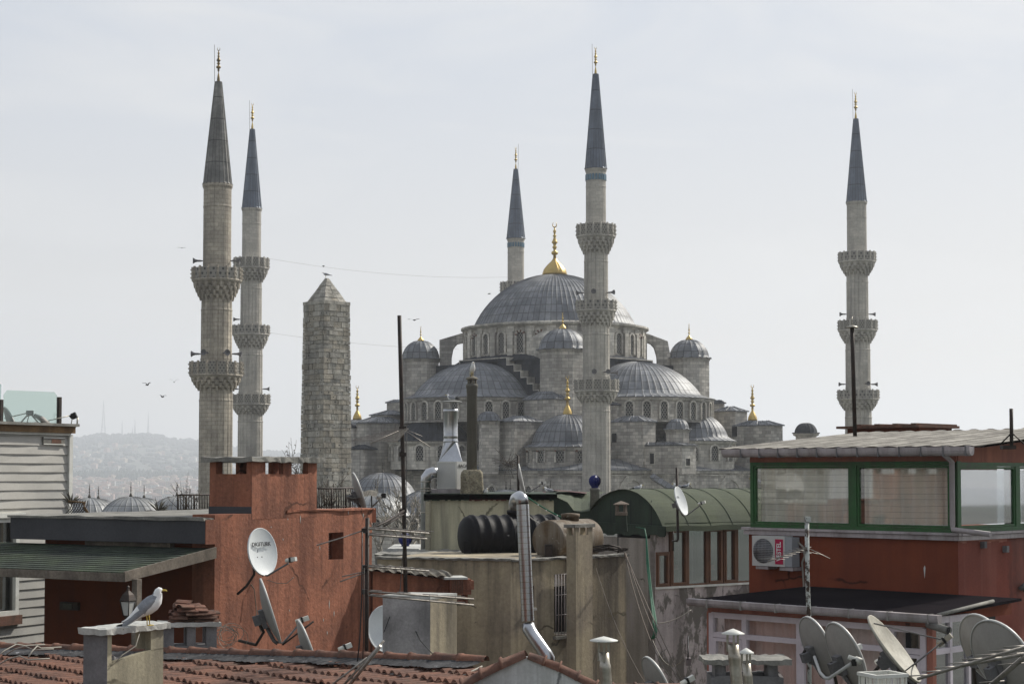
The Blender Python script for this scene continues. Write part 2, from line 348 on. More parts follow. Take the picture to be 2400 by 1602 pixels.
wire = surf('grey_cable', (.3, .28, .24), rough=.6, fine=0, bump=0); wiredk = surf('brown_cable', (.09, .065, .045), rough=.6, fine=0, bump=0)
bark = surf('bare_branch', (.2, .18, .15), c2=(.4, .37, .32), ns=6, fine=.2, bump=.2); twig = surf('dark_twig', (.06, .045, .03), fine=.2, bump=0)
agave = surf('dried_leaf', (.07, .065, .055), c2=(.12, .11, .08), ns=5, fine=.2, bump=0)
g_white = surf('white_feathers', (.75, .75, .74), rough=.8, fine=.06, bump=0); g_grey = surf('grey_feathers', (.2, .21, .235), rough=.8, c2=(.27, .28, .3), ns=14, fine=.15, fs=60, bump=0)
g_black = surf('black_feathers', (.015, .015, .017), rough=.7, fine=.1, bump=0); g_yel = surf('yellow_bill', (.5, .36, .06), rough=.5, fine=.1, bump=0)

sheet_shade = surf('shaded_sheet_trough', (.075, .07, .06), rough=.9, c2=(.04, .037, .03), ns=1.5, fine=.2, bump=0, spec=.05)  # darker sheet colour standing in for shade in the corrugation troughs
# ------------------------------------------------------------------ world, sun
SUN_AZ, SUN_EL = 52, 40
HAZE = .00021
w = bpy.data.worlds.new("World"); SC.world = w; w.use_nodes = True; wt = w.node_tree; wt.nodes.clear()
def wn(ty, **k):
    x = wt.nodes.new(ty)
    for a, v in k.items(): setattr(x, a, v)
    return x
wo = wn('ShaderNodeOutputWorld'); bg = wn('ShaderNodeBackground'); wt.links.new(bg.outputs[0], wo.inputs[0])
sky = wn('ShaderNodeTexSky', sky_type='NISHITA', sun_disc=False, sun_elevation=R(SUN_EL), sun_rotation=R(SUN_AZ), air_density=1.2, dust_density=6, ozone_density=1.5, altitude=50)
tc = wn('ShaderNodeTexCoord')
mp = wn('ShaderNodeMapping'); wt.links.new(tc.outputs['Generated'], mp.inputs[0]); mp.inputs[3].default_value = (2.2, 2.2, 9); mp.inputs[1].default_value = (.6, 0, .3)
ns = wn('ShaderNodeTexNoise'); wt.links.new(mp.outputs[0], ns.inputs['Vector']); ns.inputs['Scale'].default_value = 1.6; ns.inputs['Detail'].default_value = 7; ns.inputs['Roughness'].default_value = .5; ns.inputs['Distortion'].default_value = .6
mr = wn('ShaderNodeMapRange'); wt.links.new(ns.outputs[0], mr.inputs[0]); mr.inputs[1].default_value = .46; mr.inputs[2].default_value = .66
sep = wn('ShaderNodeSeparateXYZ'); wt.links.new(tc.outputs['Generated'], sep.inputs[0])
mz = wn('ShaderNodeMapRange'); wt.links.new(sep.outputs[2], mz.inputs[0]); mz.inputs[1].default_value = .0; mz.inputs[2].default_value = .3
veil = wn('ShaderNodeMix', data_type='RGBA'); wt.links.new(mz.outputs[0], veil.inputs[0])
veil.inputs[6].default_value = (8.75, 8.5, 8.05, 1); veil.inputs[7].default_value = (6.1, 6.7, 7.7, 1)
cl = wn('ShaderNodeMix', data_type='RGBA'); wt.links.new(mr.outputs[0], cl.inputs[0]); wt.links.new(veil.outputs[2], cl.inputs[6]); cl.inputs[7].default_value = (8.1, 8.2, 8.35, 1)
mx = wn('ShaderNodeMix', data_type='RGBA'); mx.inputs[0].default_value = .9; wt.links.new(sky.outputs[0], mx.inputs[6]); wt.links.new(cl.outputs[2], mx.inputs[7])
vd = wn('ShaderNodeVectorMath', operation='DOT_PRODUCT'); wt.links.new(tc.outputs['Generated'], vd.inputs[0]); vd.inputs[1].default_value = (.5, .85, .15)
md = wn('ShaderNodeMapRange'); wt.links.new(vd.outputs['Value'], md.inputs[0]); md.inputs[1].default_value = -.7; md.inputs[2].default_value = .75; md.inputs[3].default_value = .75; md.inputs[4].default_value = 1.0
ml_ = wn('ShaderNodeVectorMath', operation='SCALE'); wt.links.new(mx.outputs[2], ml_.inputs[0]); wt.links.new(md.outputs[0], ml_.inputs['Scale'])
wt.links.new(ml_.outputs[0], bg.inputs[0]); bg.inputs[1].default_value = .1
sl = bpy.data.lights.new('sun', 'SUN'); sl.energy = 4.6; sl.angle = R(1.5); sl.color = (1, .95, .86)
so = bpy.data.objects.new('sun', sl); C.objects.link(so)
sd = Vector((math.sin(R(SUN_AZ)) * math.cos(R(SUN_EL)), math.cos(R(SUN_AZ)) * math.cos(R(SUN_EL)), math.sin(R(SUN_EL))))
so.rotation_euler = sd.to_track_quat('Z', 'Y').to_euler(); so.location = sd * 200
SC.view_settings.view_transform = 'Standard'; SC.view_settings.look = 'None'; SC.view_settings.exposure = 0; SC.view_settings.gamma = 1
SC.cycles.volume_bounces = 1; SC.cycles.max_bounces = 6; SC.cycles.transparent_max_bounces = 12

# ------------------------------------------------------------------ ground, far shore, hill
GP = [(-800, 0), (380, 0), (700, -33), (1000, -37.5), (2700, -37.5), (3000, -34), (3500, -21), (4000, -5), (4400, 12), (5400, 80), (6600, 170), (9000, 60), (14000, 0)]
HP = [(-600, 0.7), (60, .8), (163, .9), (230, .97), (300, 1), (370, .96), (400, .9), (470, .82), (560, .66), (650, .58), (760, .5), (1200, .35), (2400, .3), (4000, .2)]
def interp(t, x):
    if x <= t[0][0]: return t[0][1]
    for (a, b), (c, d) in zip(t, t[1:]):
        if x <= c: return b + (d - b) * (x - a) / (c - a)
    return t[-1][1]
def gz(x, y):
    z = interp(GP, y)
    if y > 4000:
        px = 1200 + FPX * x / y
        h = interp(HP, px) + .012 * math.sin(px * .06) + .008 * math.sin(px * .17 + 1)
        z = -5 + (z + 5) * h
    return z
mb = MB(); Ys = [-300, -100, 0, 100, 200, 300, 380, 500, 700, 1000, 1800, 2700] + [2800 + 100 * k for k in range(45)] + [7600, 8500, 9500]
mb.grid([[((Y + 500) * k / 60, Y, gz((Y + 500) * k / 60, Y) + (ru(-3, 3) if 5600 < Y < 7400 else 0)) for k in range(-60, 61)] for Y in Ys], 0, True)
gmat = surf('city_ground', (.1, .1, .09), c2=(.05, .07, .05), ns=.004, fine=.35, fs=.03, spots=((.25, .23, .2), .02, .66), bump=0)
struct(mb, 'ground', gmat)
mb = MB(); mb.poly([(-6000, 650, -36.5), (6000, 650, -36.5), (6000, 2850, -36.5), (-6000, 2850, -36.5)])
struct(mb, 'water', surf('sea_water', (.03, .05, .06), rough=.15, fine=0, bump=0))
# cypress belt: a far-off wood that reads as one mass
mb = MB()
for k in range(900):
    px = ru(60, 760); Y = ru(3980, 4300); X = (px - 1200) / FPX * Y; h = ru(13, 24); r = ru(3.5, 6); z = gz(X, Y)
    mb.lathe([(r * .7, z - 3), (r, z + h * .35), (r * .75, z + h * .7), (0, z + h)], 5, (X, Y, 0), 0, False, ru(0, 70))
one(mb, 'cypress_wood', surf('cypress_foliage', (.035, .06, .04), c2=(.02, .04, .03), ns=.2, fine=.3, fs=1, bump=0), 'dark belt of cypress trees along the far shore', 'wood', (0, 0, 0), None, 'stuff')
mb = MB()
for k in range(1500):
    px = ru(100, 780); Y = ru(5900, 6700) if k % 2 else ru(4500, 6400); X = (px - 1200) / FPX * Y; h = ru(5, 12); r = ru(7, 15); z = gz(X, Y)
    mb.lathe([(r * .8, z - 2), (r, z + h * .4), (r * .6, z + h * .8), (0, z + h)], 5, (X, Y, 0), 0, False, ru(0, 70))
one(mb, 'hill_wood', surf('hill_foliage', (.035, .05, .05), fine=.3, fs=.2, bump=0), 'bushy trees covering the distant hill and its skyline', 'wood', (0, 0, 0), None, 'stuff')
# houses on the far shore, one object each
hw = [surf('far_wall_%s' % n, c, fine=.1, bump=0) for n, c in (('white', (.62, .6, .56)), ('ochre', (.45, .38, .3)), ('rose', (.42, .3, .26)))]
hr = surf('far_roof', (.22, .15, .12), fine=.1, bump=0); hg = surf('far_windows', (.08, .08, .09), bump=0)
hm = []
for v in range(6):
    mb = MB(); W, L, H = ru(12, 20), ru(10, 15), ru(8, 15)
    mb.box(-W / 2, W / 2, -L / 2, L / 2, -6, H, 0)
    if v < 4: mb.lathe([(max(W, L) * .72, H), (0.6, H + 3)], 4, (0, 0, 0), 1, False, 45)
    else: mb.box(-W / 2 + 2, W / 2 - 5, -L / 2 + 2, L / 2 - 3, H, H + 2.5, 0)
    for s in range(int(H // 3)):
        for q in range(int(W // 3.5)): mb.box(-W / 2 + 1.2 + q * 3.5, -W / 2 + 2.7 + q * 3.5, -L / 2 - .1, -L / 2, s * 3 + .8, s * 3 + 2.2, 2)
    o = mb.build('far_house', [hw[v % 3], hr, hg], None, (0, 0, 0)); hm.append(o)
k = 0
for i in range(250):
    px = ru(160, 478) if i % 8 else ru(535, 700)
    Y = ru(2950, 4000) if i % 4 else ru(4400, 5900); X = (px - 1200) / FPX * Y
    o = hm[i] if i < 6 else hm[i % 6].copy()
    if i >= 6: C.objects.link(o)
    o.location = (X, Y, gz(X, Y)); o.rotation_euler = (0, 0, ru(-.6, .6)); o.scale = (1, 1, ru(.8, 1.2))
    tag(o, 'small hazy house on the far shore among many alike', 'house', 'hazy houses on the far shore')
# radio masts on the hill
mastm = surf('mast_steel', (.2, .2, .21), bump=0, fine=0)
for px, yb, yt, wb, lab in ((242, 1018, 937, 10, 'tallest lattice radio mast on the hill, with wide splayed legs'), (286, 1018, 984, 2.5, 'slim radio mast next right of the tallest lattice one'),
                       (310, 1016, 1001, 2, 'shortest thin radio mast on the hill'), (316, 1016, 981, 2.5, 'needle radio mast just right of the shortest one'), (347, 1014, 964, 4, 'rightmost radio mast on the hill, with tapering lattice legs')):
    Y = 6500; q = Y / FPX; X = (px - 1200) * q; zb = gz(X, Y) - 3; zt = Z(yt, Y); wd = wb * q / 2; mb = MB(); N = 9
    for sx in (-1, 1):
        for sy in (-1, 1): mb.tube([(X + sx * wd, Y + sy * wd, zb), (X + sx * wd * .35, Y + sy * wd * .35, zb + (zt - zb) * .55), (X, Y, zt)], [.9, .7, .5], 4)
    for j in range(1, N):
        f = j / N * .8; ww = wd * (1 - f * 1.1); zz = zb + (zt - zb) * f
        mb.box(X - ww, X + ww, Y - .4, Y + .4, zz, zz + .8)
    one(mb, 'radio_mast', mastm, lab, 'mast', (X, Y, zb), 'radio masts on the hill')

# ------------------------------------------------------------------ mosque helpers
FINP = [(125, 620), (118, 590), (108, 560), (85, 530), (60, 500), (40, 480), (25, 460), (16, 440), (14, 405), (30, 400), (36, 385), (30, 368), (14, 362), (14, 340), (27, 325), (14, 310), (17, 290), (33, 275), (25, 262), (12, 225), (12, 215), (22, 205), (10, 195), (10, 175), (18, 158), (8, 140), (5, 112)]
def finial(parent, c, H, bw=1, m=gold, flute=0, slim=1, big=1, crescent=True):
    mb = MB(); sc = H / 560
    pr = [((r * (bw if i < 7 else slim)) * sc, (620 - y) * sc) for i, (r, y) in enumerate(FINP)]
    if flute:
        mb.lathe(pr[:8], 0, c, 0, True, 0, 0, 360, flute, .10, .25); mb.lathe(pr[7:], 14, c, 0)
    else: mb.lathe(pr, 14, c)
    if crescent:
        cz = c[2] + 532 * sc; rr = 21 * sc; n = 14
        mb.tube([(c[0] + rr * math.sin(R(-150 + 300 * k / n + 180)), c[1], cz + rr * 1.25 * math.cos(R(-150 + 300 * k / n + 180))) for k in range(n + 1)],
                [sc * (1.2 + 5.5 * math.sin(math.pi * k / n)) * big for k in range(n + 1)], 6)
    return mb.build('finial', m, parent)
def capprof(r, h, n=10, z0=0, flare=0, fz=0, top=0.0):
    """spherical cap profile from rim to apex, with an optional flared skirt (flare=outer radius, fz=drop)"""
    Rr = (r * r + h * h) / (2 * h); a0 = math.asin(min(1, r / Rr)) if h < r else math.pi - math.asin(r / Rr) if h > r else math.pi / 2
    pr = [(Rr * math.sin(a0 * (1 - k / n)), z0 + Rr * math.cos(a0 * (1 - k / n)) - (Rr - h)) for k in range(n + 1)]
    pr[-1] = (max(top, .02), pr[-1][1])
    if flare: pr = [(flare, z0 - fz), ((flare + r) / 2 + .03, z0 - fz * .62)] + pr
    return pr
def arch_pts(w, h, n=8, pointed=0.0):
    """arch outline, base at z=0, total height h"""
    r = w / 2; z0 = h - r * (1 + pointed)
    return [(-r, 0), (r, 0)] + [(r * math.cos(R(180 * k / n)), z0 + r * (1 + pointed * math.sin(R(180 * k / n))) * math.sin(R(180 * k / n))) for k in range(n + 1)]
def arch_window(parent, c, az, w_, h_, rim=.18, mats=None, vous=False, name='window', deep=.25, pointed=0.):
    """pierced arched window; az = outward direction in degrees (plan)"""
    M = Matrix.Translation(Vector(c)) @ Matrix.Rotation(R(az + 90), 4, 'Z'); mb = MB(M)
    a = arch_pts(w_, h_, 8, pointed); mb.poly([(x, -.03, z) for x, z in a], 0, [(x, z) for x, z in a])
    if rim:
        b = arch_pts(w_ + 2 * rim, h_ + rim, 8, pointed); a2 = a[1:] + a[:1]; b2 = b[1:] + b[:1]
        for k in range(len(a2) - 1):
            m = 1 if not vous or k < 1 or k > 8 or k % 2 else 2
            p, q, r_, s_ = a2[k], a2[k + 1], b2[k + 1], b2[k]
            mb.poly([(p[0], -deep, p[1]), (q[0], -deep, q[1]), (r_[0], -deep, r_[1]), (s_[0], -deep, s_[1])], m)
            mb.poly([(p[0], -deep, p[1]), (q[0], -deep, q[1]), (q[0], -.03, q[1]), (p[0], -.03, p[1])], m)
            mb.poly([(r_[0], -deep, r_[1]), (s_[0], -deep, s_[1]), (s_[0], 0, s_[1]), (r_[0], 0, r_[1])], m)
    return mb.build(name, mats or [grille, stone_lt, clayold], parent)

MO = Vector((6.1, 240, 0))
mosque = thing('mosque', 'great grey stone mosque with cascading lead domes behind the rooftops', 'mosque', MO)
S = .70711
def mdir(a): return math.cos(R(a)), math.sin(R(a))
# main dome
mb = MB(); mb.lathe(capprof(11.5, 7.5, 14, 34.9, 12.9, .35, 1.6), 0, MO, 0, True, 0, 0, 360, 88, .09, .13, 1.0)
dome = mb.build('main_dome', lead, mosque)
finial(dome, (MO.x, MO.y, 42.3), 7.7, 1, gold, 14)
mb = MB(); mb.lathe([(11.6, 29.5), (12.75, 29.9), (12.75, 33.9), (13.0, 34.1), (13.4, 34.35), (13.4, 34.6), (12.8, 34.62), (11.4, 34.9)], 112, MO, lambda a, b: 0, False)
for k in range(28):
    a = -90 - 10 + 6.43 + 12.857 * k; M = Matrix.Translation(MO) @ Matrix.Rotation(R(a), 4, 'Z'); mb.M = M
    if math.sin(R(a)) < .35:
        mb.box(12.6, 13.12, -.42, .42, 29.9, 33.3); mb.box(12.6, 12.98, -.62, .62, 33.3, 34.05)
mb.M = Matrix.Identity(4)
drum = mb.build('drum', stone_lt, mosque)
for k in range(28):
    a = -90 - 10 + 12.857 * k
    if math.sin(R(a)) < .3:
        x, y = mdir(a); arch_window(drum, (MO.x + 12.75 * x, MO.y + 12.75 * y, 30.45), a, .95, 2.8, .3, None, k % 3 == 0)
mb = MB(); mb.lathe([(14.6, 29.2), (13.3, 30.0), (12.6, 30.3)], 0, MO, 0, True, 0, 0, 360, 80, .06, .15, 1.0); mb.build('drum_skirt', lead_dk, mosque)

# square core with stepped gables over the half domes
F45 = Matrix.Translation(MO) @ Matrix.Rotation(R(45), 4, 'Z')
def dia(h): return [tuple((F45 @ Vector(p)).xy) for p in ((-h, -h, 0), (h, -h, 0), (h, h, 0), (-h, h, 0))]
mb = MB(); mb.prism(dia(12.9), 20, 29.3); mb.build('core_roof', lead_dk, mosque)
steps = [(4.6, 29.6), (6.0, 28.6), (7.3, 27.7), (8.5, 26.8), (9.6, 25.9), (10.6, 25.0), (11.5, 24.2), (12.3, 23.5), (13.2, 23.0)]
for ang in (225, 315, 45, 135):
    M = Matrix.Translation(MO) @ Matrix.Rotation(R(ang + 90), 4, 'Z'); mb = MB(M); prev = -0.0; out = []; 
    right = []; px0 = 0
    pts = [(-13.2, 21), (13.2, 21)]
    up = []
    for i, (t, z) in enumerate(steps): up.append((t, z, steps[i - 1][0] if i else 0))
    r_ = []
    for i in range(len(steps) - 1, -1, -1):
        t, z = steps[i]; r_.append((t, z)); r_.append((steps[i - 1][0] if i else 0, z))
    pts = [(-13.2, 21), (13.2, 21)] + r_[:-1] + [(-a, b) for a, b in reversed(r_[:-1])]
    mb.xprism(pts, -14.2, -12.7, 0)
    for i, (t, z) in enumerate(steps):
        t0 = steps[i - 1][0] if i else 0
        for sg in (-1, 1):
            mb.box(sg * t0 if i else 0, sg * (t + .1), -14.32, -12.6, z, z + .13, 1)
            if i < len(steps) - 1: mb.box(sg * (t - .02), sg * (t + .1), -14.32, -12.6, steps[i + 1][1] + .13, z, 1)
    mb.build('stepped_gable', [lead_dk, stone_lt], mosque)

# semi domes: centre on the axes, drum with arched windows
def half(label_c, dist, ang, r, h, zr, rd, ze, zb, n, a_first, astep, ww, wh, wz, ribs=56, m=lead, name='half_dome', px=None, D=None, dm=stone, vous=False, recess=True, afrom=-400, ato=400):
    x, y = mdir(ang); c = Vector((MO.x + dist * x, MO.y + dist * y, 0)) if px is None else Vector(((px - 1200) / FPX * D, D, 0))
    mb = MB(); mb.lathe(capprof(r, h, 10, zr, rd + .25, zr - ze), 0, c, 0, True, 0, 0, 360, ribs, .08, .14, 1.0)
    d = mb.build(name, m, mosque)
    mb = MB(); mb.lathe([(rd - .25, zb), (rd - .25, ze - .5), (rd, ze - .35), (rd + .12, ze - .12), (rd + .2, ze), (rd - .4, ze + .02)], max(32, n * 4), c, 0, False)
    dr = mb.build('drum', dm, mosque)
    for k in range(n):
        a = a_first + astep * k
        if math.sin(R(a)) > .15: continue
        x, y = mdir(a); arch_window(dr, (c.x + (rd - .25) * x, c.y + (rd - .25) * y, wz), a, ww, wh, .22 if recess else .15, None, vous)
    return d, dr, c
half('l', 15.5, 225, 8.5, 4.5, 24.6, 10.1, 24.0, 20.8, 13, -90 - 68 - 13, 13.1, .95, 2.3, 21.15)
half('r', 15.5, 315, 8.6, 4.6, 24.6, 10.3, 24.0, 20.8, 13, -90 - 36, 12.9, .95, 2.3, 21.15)
for a in (45, 135): half('b', 15.5, a, 8.5, 4.5, 24.6, 10.1, 24.0, 20.8, 0, 0, 1, 1, 1, 1)
# exedrae
half('el', 0, 0, 4.9, 2.9, 18.6, 6.0, 18.25, 14.6, 9, -90 - 71, 28, 1.05, 2.0, 15.7, 40, lead_dk, 'exedra_dome', 1016, 225, stone_lt)
half('er', 0, 0, 4.3, 3.2, 18.9, 5.4, 18.3, 14.6, 9, -90 - 40, 31, 1.05, 2.0, 15.7, 34, lead, 'exedra_dome', 1630, 226, stone_lt)
half('er2', 0, 0, 4.2, 3.0, 19.4, 5.3, 18.8, 14.6, 0, 0, 1, 1, 1, 1, 34, lead, 'exedra_dome', 1655, 236, stone_lt)
# corner dome with big gilded finial
d, dr, c = half('c', 0, 0, 4.55, 3.75, 17.75, 5.3, 17.3, 14.4, 12, -90 - 70, 29, 1.0, 1.75, 15.45, 38, lead, 'corner_dome', 1330, 212, stone, True)
finial(d, (c.x, c.y, 21.3), 5.1, .55, gold, 0, 1.15)

# weight towers
def tower(px, D, rd, rt, ze, ht, zb, fh, ribs=16, m=stone, lm=lead, name='corner_turret', n=8, ph=22.5, fin=gold, eave=.12):
    X = (px - 1200) / FPX * D; t = MB(); t.lathe([(rt, zb), (rt, ze - .45), (rt + eave, ze - .3), (rt + eave + .1, ze)], n, (X, D, 0), 0, False, ph)
    body = t.build(name, m, mosque)
    t = MB(); t.lathe(capprof(rd, ht, 8, ze + .05, rt + eave + .16, .06), 0, (X, D, 0), 0, True, 0, 0, 360, ribs, .13, .2, 1.0); t.build('dome', lm, body)
    if fh: finial(body, (X, D, ze + ht), fh, 1, fin)
    return body
tower(1319, 220.6, 3.05, 3.2, 30.2, 2.75, 16, 2.3)
tower(985.5, 240, 2.55, 2.75, 30.3, 2.6, 18, 2.2)
tower(1616, 240, 2.75, 2.95, 30.4, 2.65, 18, 2.4)
tower(1300, 260, 2.8, 3, 30.3, 2.7, 18, 2.2)
tower(1145.5, 212, 1.42, 1.5, 20.65, 1.15, 14, 0, 14, stone, lead, 'stair_turret', 4, 45 + 12)
tower(1588, 211, 1.35, 1.5, 19.55, 1.3, 14, 0, 14, stone, lead, 'stair_turret', 8, 22.5)
tower(1889, 250, 1.6, 1.55, 20.0, 1.5, 12, 0, 14, stone, lead_dk, 'stair_turret', 8, 22.5, gold, .35)
# buttress piers of the drum
for s, pts_ in (('l', [(1030, 870), (1058, 870), (1058, 838), (1062, 817), (1071, 806), (1085, 803), (1094, 803), (1094, 779), (1084, 781), (1030, 797)]),
                ('r', [(1500, 779), (1519, 783), (1565, 800), (1572, 840), (1572, 870), (1541, 870), (1540, 836), (1534, 815), (1526, 806), (1519, 803), (1500, 803)])):
    q = [((a - 1200) / FPX * 240, Z(b, 240)) for a, b in pts_]
    if s == 'l': q = list(reversed(q))
    mb = MB(); mb.xprism(q, 239.3, 240.9); mb.build('flying_buttress', stone, mosque)
for px, sg in ((1285, -1), (1345, 1)):
    c = P(px, 790, 226.5); mb = MB(Matrix.Translation(c) @ Matrix.Rotation(R(-45 * sg), 4, 'Z')); mb.xprism([(-1.1, -3), (1.1, -3), (1.1, 0), (0, .9), (-1.1, 0)], -1, 3); mb.build('flying_buttress', stone_lt, mosque)

# lead-roofed masses between the domes
def hiproof(mb, pts, ze, hr_, over=.35, inset=1.9, m=0):
    cx = sum(p[0] for p in pts) / len(pts); cy = sum(p[1] for p in pts) / len(pts)
    def off(p, d):
        v = Vector((p[0] - cx, p[1] - cy)); L = v.length; return (cx + v.x * max(.02, (L + d)) / L, cy + v.y * max(.02, (L + d)) / L)
    o = [off(p, over) for p in pts]; i_ = [off(p, -inset) for p in pts]; n = len(pts)
    for a in range(n):
        b = (a + 1) % n
        mb.poly([(*o[a], ze), (*o[b], ze), (*i_[b], ze + hr_), (*i_[a], ze + hr_)], m)
        mb.poly([(*o[a], ze - .16), (*o[b], ze - .16), (*o[b], ze), (*o[a], ze)], m)
        L = (Vector(o[a]) - Vector(o[b])).length; k = max(1, int(L / .8))      # raised seams
        for j in range(1, k):
            f = j / k; p = Vector((*o[a], ze)).lerp(Vector((*o[b], ze)), f); q = Vector((*i_[a], ze + hr_)).lerp(Vector((*i_[b], ze + hr_)), f)
            mb.tube([p + Vector((0, 0, .03)), q + Vector((0, 0, .03))], .05, 4, m, False, False)
    mb.poly([(*p, ze + hr_) for p in i_], m); mb.poly([(*p, ze - .16) for p in o], m)
def mass(xc, xl, xr, ye, D, zb, hr_=.6, m=stone, lm=lead, name='side_block', yaw=0):
    c = P(xc, ye, D); a, b = mdir(135 + yaw), mdir(45 + yaw)
    wl = max(.3, slen(c, a, xl)); wr = max(.3, slen(c, b, xr)); ze = c.z
    pts = [(c.x, c.y), (c.x + b[0] * wr, c.y + b[1] * wr), (c.x + b[0] * wr + a[0] * wl, c.y + b[1] * wr + a[1] * wl), (c.x + a[0] * wl, c.y + a[1] * wl)]
    mb = MB(); mb.prism(pts, zb, ze - .1); o = mb.build(name, m, mosque)
    mb = MB(); hiproof(mb, pts, ze, hr_, .3, min(wl, wr) * .55 + .25); mb.build('roof', lm, o)
    return o
mass(1205, 1172, 1268, 985, 211, 14, .65)
mass(1301, 1229, 1335, 932, 216, 14, .95)
mass(1507, 1432, 1537, 985, 212, 14, .65)
mass(1446, 1425, 1452, 947, 219, 14, .3)
mass(870, 834, 948, 988, 224, 14, .75)
mass(908, 869, 960, 970, 231, 14, .6)
mass(946, 906, 962, 940, 233, 14, .3)
mass(828, 800, 838, 1000, 226, 12, .5, stone, lead_dk)
mass(1807, 1721, 1835, 994, 224, 12, .55)
mass(1723, 1674, 1752, 961, 230, 12, .6)
mass(1695, 1660, 1699, 943, 235, 12, .4)
mass(1598, 1420, 1632, 1041, 208, 14, .35)
mass(852, 815, 880, 1050, 222, 13, .5, stone, lead_dk)
mb = MB(); mb.prism(dia(19), 12, 21.0, 0, 1); mb.build('inner_block', [stone, lead_dk], mosque)
mb = MB(); mb.prism(dia(22.6), 10, 17.0, 0, 1); mb.build('inner_block', [stone, lead_dk], mosque)
for x0, x1, y0, y1, D in ((1434, 1444, 1016, 1035, 212), (862, 870, 1055, 1078, 224)):
    pass
# lower sloping roofs and outer walls
OC = Vector((8.6, 240.6, 0)); FO = Matrix.Translation(OC) @ Matrix.Rotation(R(45), 4, 'Z')
def dio(h): return [tuple((FO @ Vector(p)).xy) for p in ((-h, -h, 0), (h, -h, 0), (h, h, 0), (-h, h, 0))]
mb = MB(); mb.prism(dio(26.4), 0, 14.3); ow = mb.build('outer_wall', stone, mosque)
mb = MB(); a, b = dio(26.9), dio(21.5)
for i in range(4):
    j = (i + 1) % 4; mb.poly([(*a[i], 14.55), (*a[j], 14.55), (*b[j], 15.9), (*b[i], 15.9)]); mb.poly([(*a[i], 14.4), (*a[j], 14.4), (*a[j], 14.55), (*a[i], 14.55)])
mb.build('lower_roof', lead, mosque)
mb = MB()
for h, z0, z1 in ((26.75, 14.1, 14.4), (26.58, 13.75, 13.9)):
    q = dio(h); mb.prism(q, z0, z1)
mb.build('cornice', stone_lt, mosque)
# big blind arches on the outer walls
def outer_arch(px, side, w_, h_, ytop, rim, vous=True):
    M = Matrix.Translation(OC) @ Matrix.Rotation(R(-45 if side < 0 else 45), 4, 'Z')
    M = Matrix.Translation(OC) @ Matrix.Rotation(R(-45 if side < 0 else 45), 4, 'Z')
    lx, lz = hit(M, px, ytop, -26.4); p = M @ Vector((lx, -26.4, lz - h_))
    az = (225 if side < 0 else 315)
    arch_window(ow, p, az, w_, h_, rim, [stone if rim > .5 else grille, stone_lt, clayold], False, 'blind_arch' if rim > .5 else 'window', .18, .25)
    if rim > .5: arch_window(ow, p + Vector((math.cos(R(az)) * .06, math.sin(R(az)) * .06, -.6)), az, w_ * .3, h_ * .75, .35, None, vous, 'window', .1)
for px in (1482, 1712, 1600): outer_arch(px, 1, 4.6, 5.0, 1124, .9)
for px in (1128, 1154, 1240, 1285): outer_arch(px, -1, 1.2, 2.4, 1138, .3)
for px, y in ((940, 1140), (1030, 1140)): outer_arch(px, -1, 1.2, 2.2, 1112, .3)
# sloping buttress strut and small dark openings
def opening(px0, px1, y0, y1, D, name='doorway', yaw=0):
    c0, c1 = P(px0, y0, D), P(px1, y1, D); mb = MB(); mb.box(c0.x, c1.x, D - .15, D + .4, c1.z, c0.z); return mb.build(name, dark, mosque)
c = P(1609, 1072, 206.5)
for xc, y0, y1, wd, M_ in ((1438, 1016, 1035, .5, None),):
    pass
mb = MB(); p0, p1 = P(1530, 1117, 203), P(1580, 1148, 198); mb.tube([p0, p1], .45, 4, 0, False); mb.build('sloping_strut', lead, mosque)
def wall_op(M, off, px, y0, y1, wd, name='window', frame_=True):
    lx, z0 = hit(M, px, y1, off); _, z1 = hit(M, px, y0, off); mb = MB(M)
    if frame_: mb.box(lx - wd / 2 - .18, lx + wd / 2 + .18, off - .05, off + .3, z0 - .15, z1 + .15, 1)
    mb.box(lx - wd / 2, lx + wd / 2, off - .09, off + .3, z0, z1, 0); mb.build(name, [dark, stone_lt], mosque)
cm = P(1598, 1041, 208); M1 = Matrix.Translation((cm.x, cm.y, 0)) @ Matrix.Rotation(R(-45), 4, 'Z'); M2 = Matrix.Translation((cm.x, cm.y, 0)) @ Matrix.Rotation(R(45), 4, 'Z')
wall_op(M2, 0, 1612, 1074, 1090, .75); wall_op(M1, 0, 1529, 1062, 1086, .6)
cm = P(1507, 985, 212); wall_op(Matrix.Translation((cm.x, cm.y, 0)) @ Matrix.Rotation(R(-45), 4, 'Z'), 0, 1440, 1015, 1036, .7, 'window', False)
cm = P(870, 988, 224); wall_op(Matrix.Translation((cm.x, cm.y, 0)) @ Matrix.Rotation(R(-45), 4, 'Z'), 0, 866, 1055, 1076, .8, 'window', False)
cm = P(1807, 994, 224); wall_op(Matrix.Translation((cm.x, cm.y, 0)) @ Matrix.Rotation(R(-45), 4, 'Z'), 0, 1722, 999, 1022, .8, 'window', False)
# free finials of the two side corner domes, standing on low domes behind the blocks
for px, D, yb, yt in ((837, 238, 983, 901), (1764, 242, 985, 899)):
    X = (px - 1200) / FPX * D; zb = Z(yb, D); mb = MB(); mb.lathe(capprof(4.4, 3.4, 8, zb - 3.4, 5.2, .4), 0, (X, D, 0), 0, True, 0, 0, 360, 36, .08, .14, 1.0)
    d = mb.build('corner_dome', lead, mosque); finial(d, (X, D, zb - .05), Z(yt, D) - zb, .6, gold, 0, 1.15)
    mb = MB(); mb.lathe([(5.1, 8), (5.1, zb - 3.8)], 16, (X, D, 0), 0, False); mb.build('drum', stone, mosque)
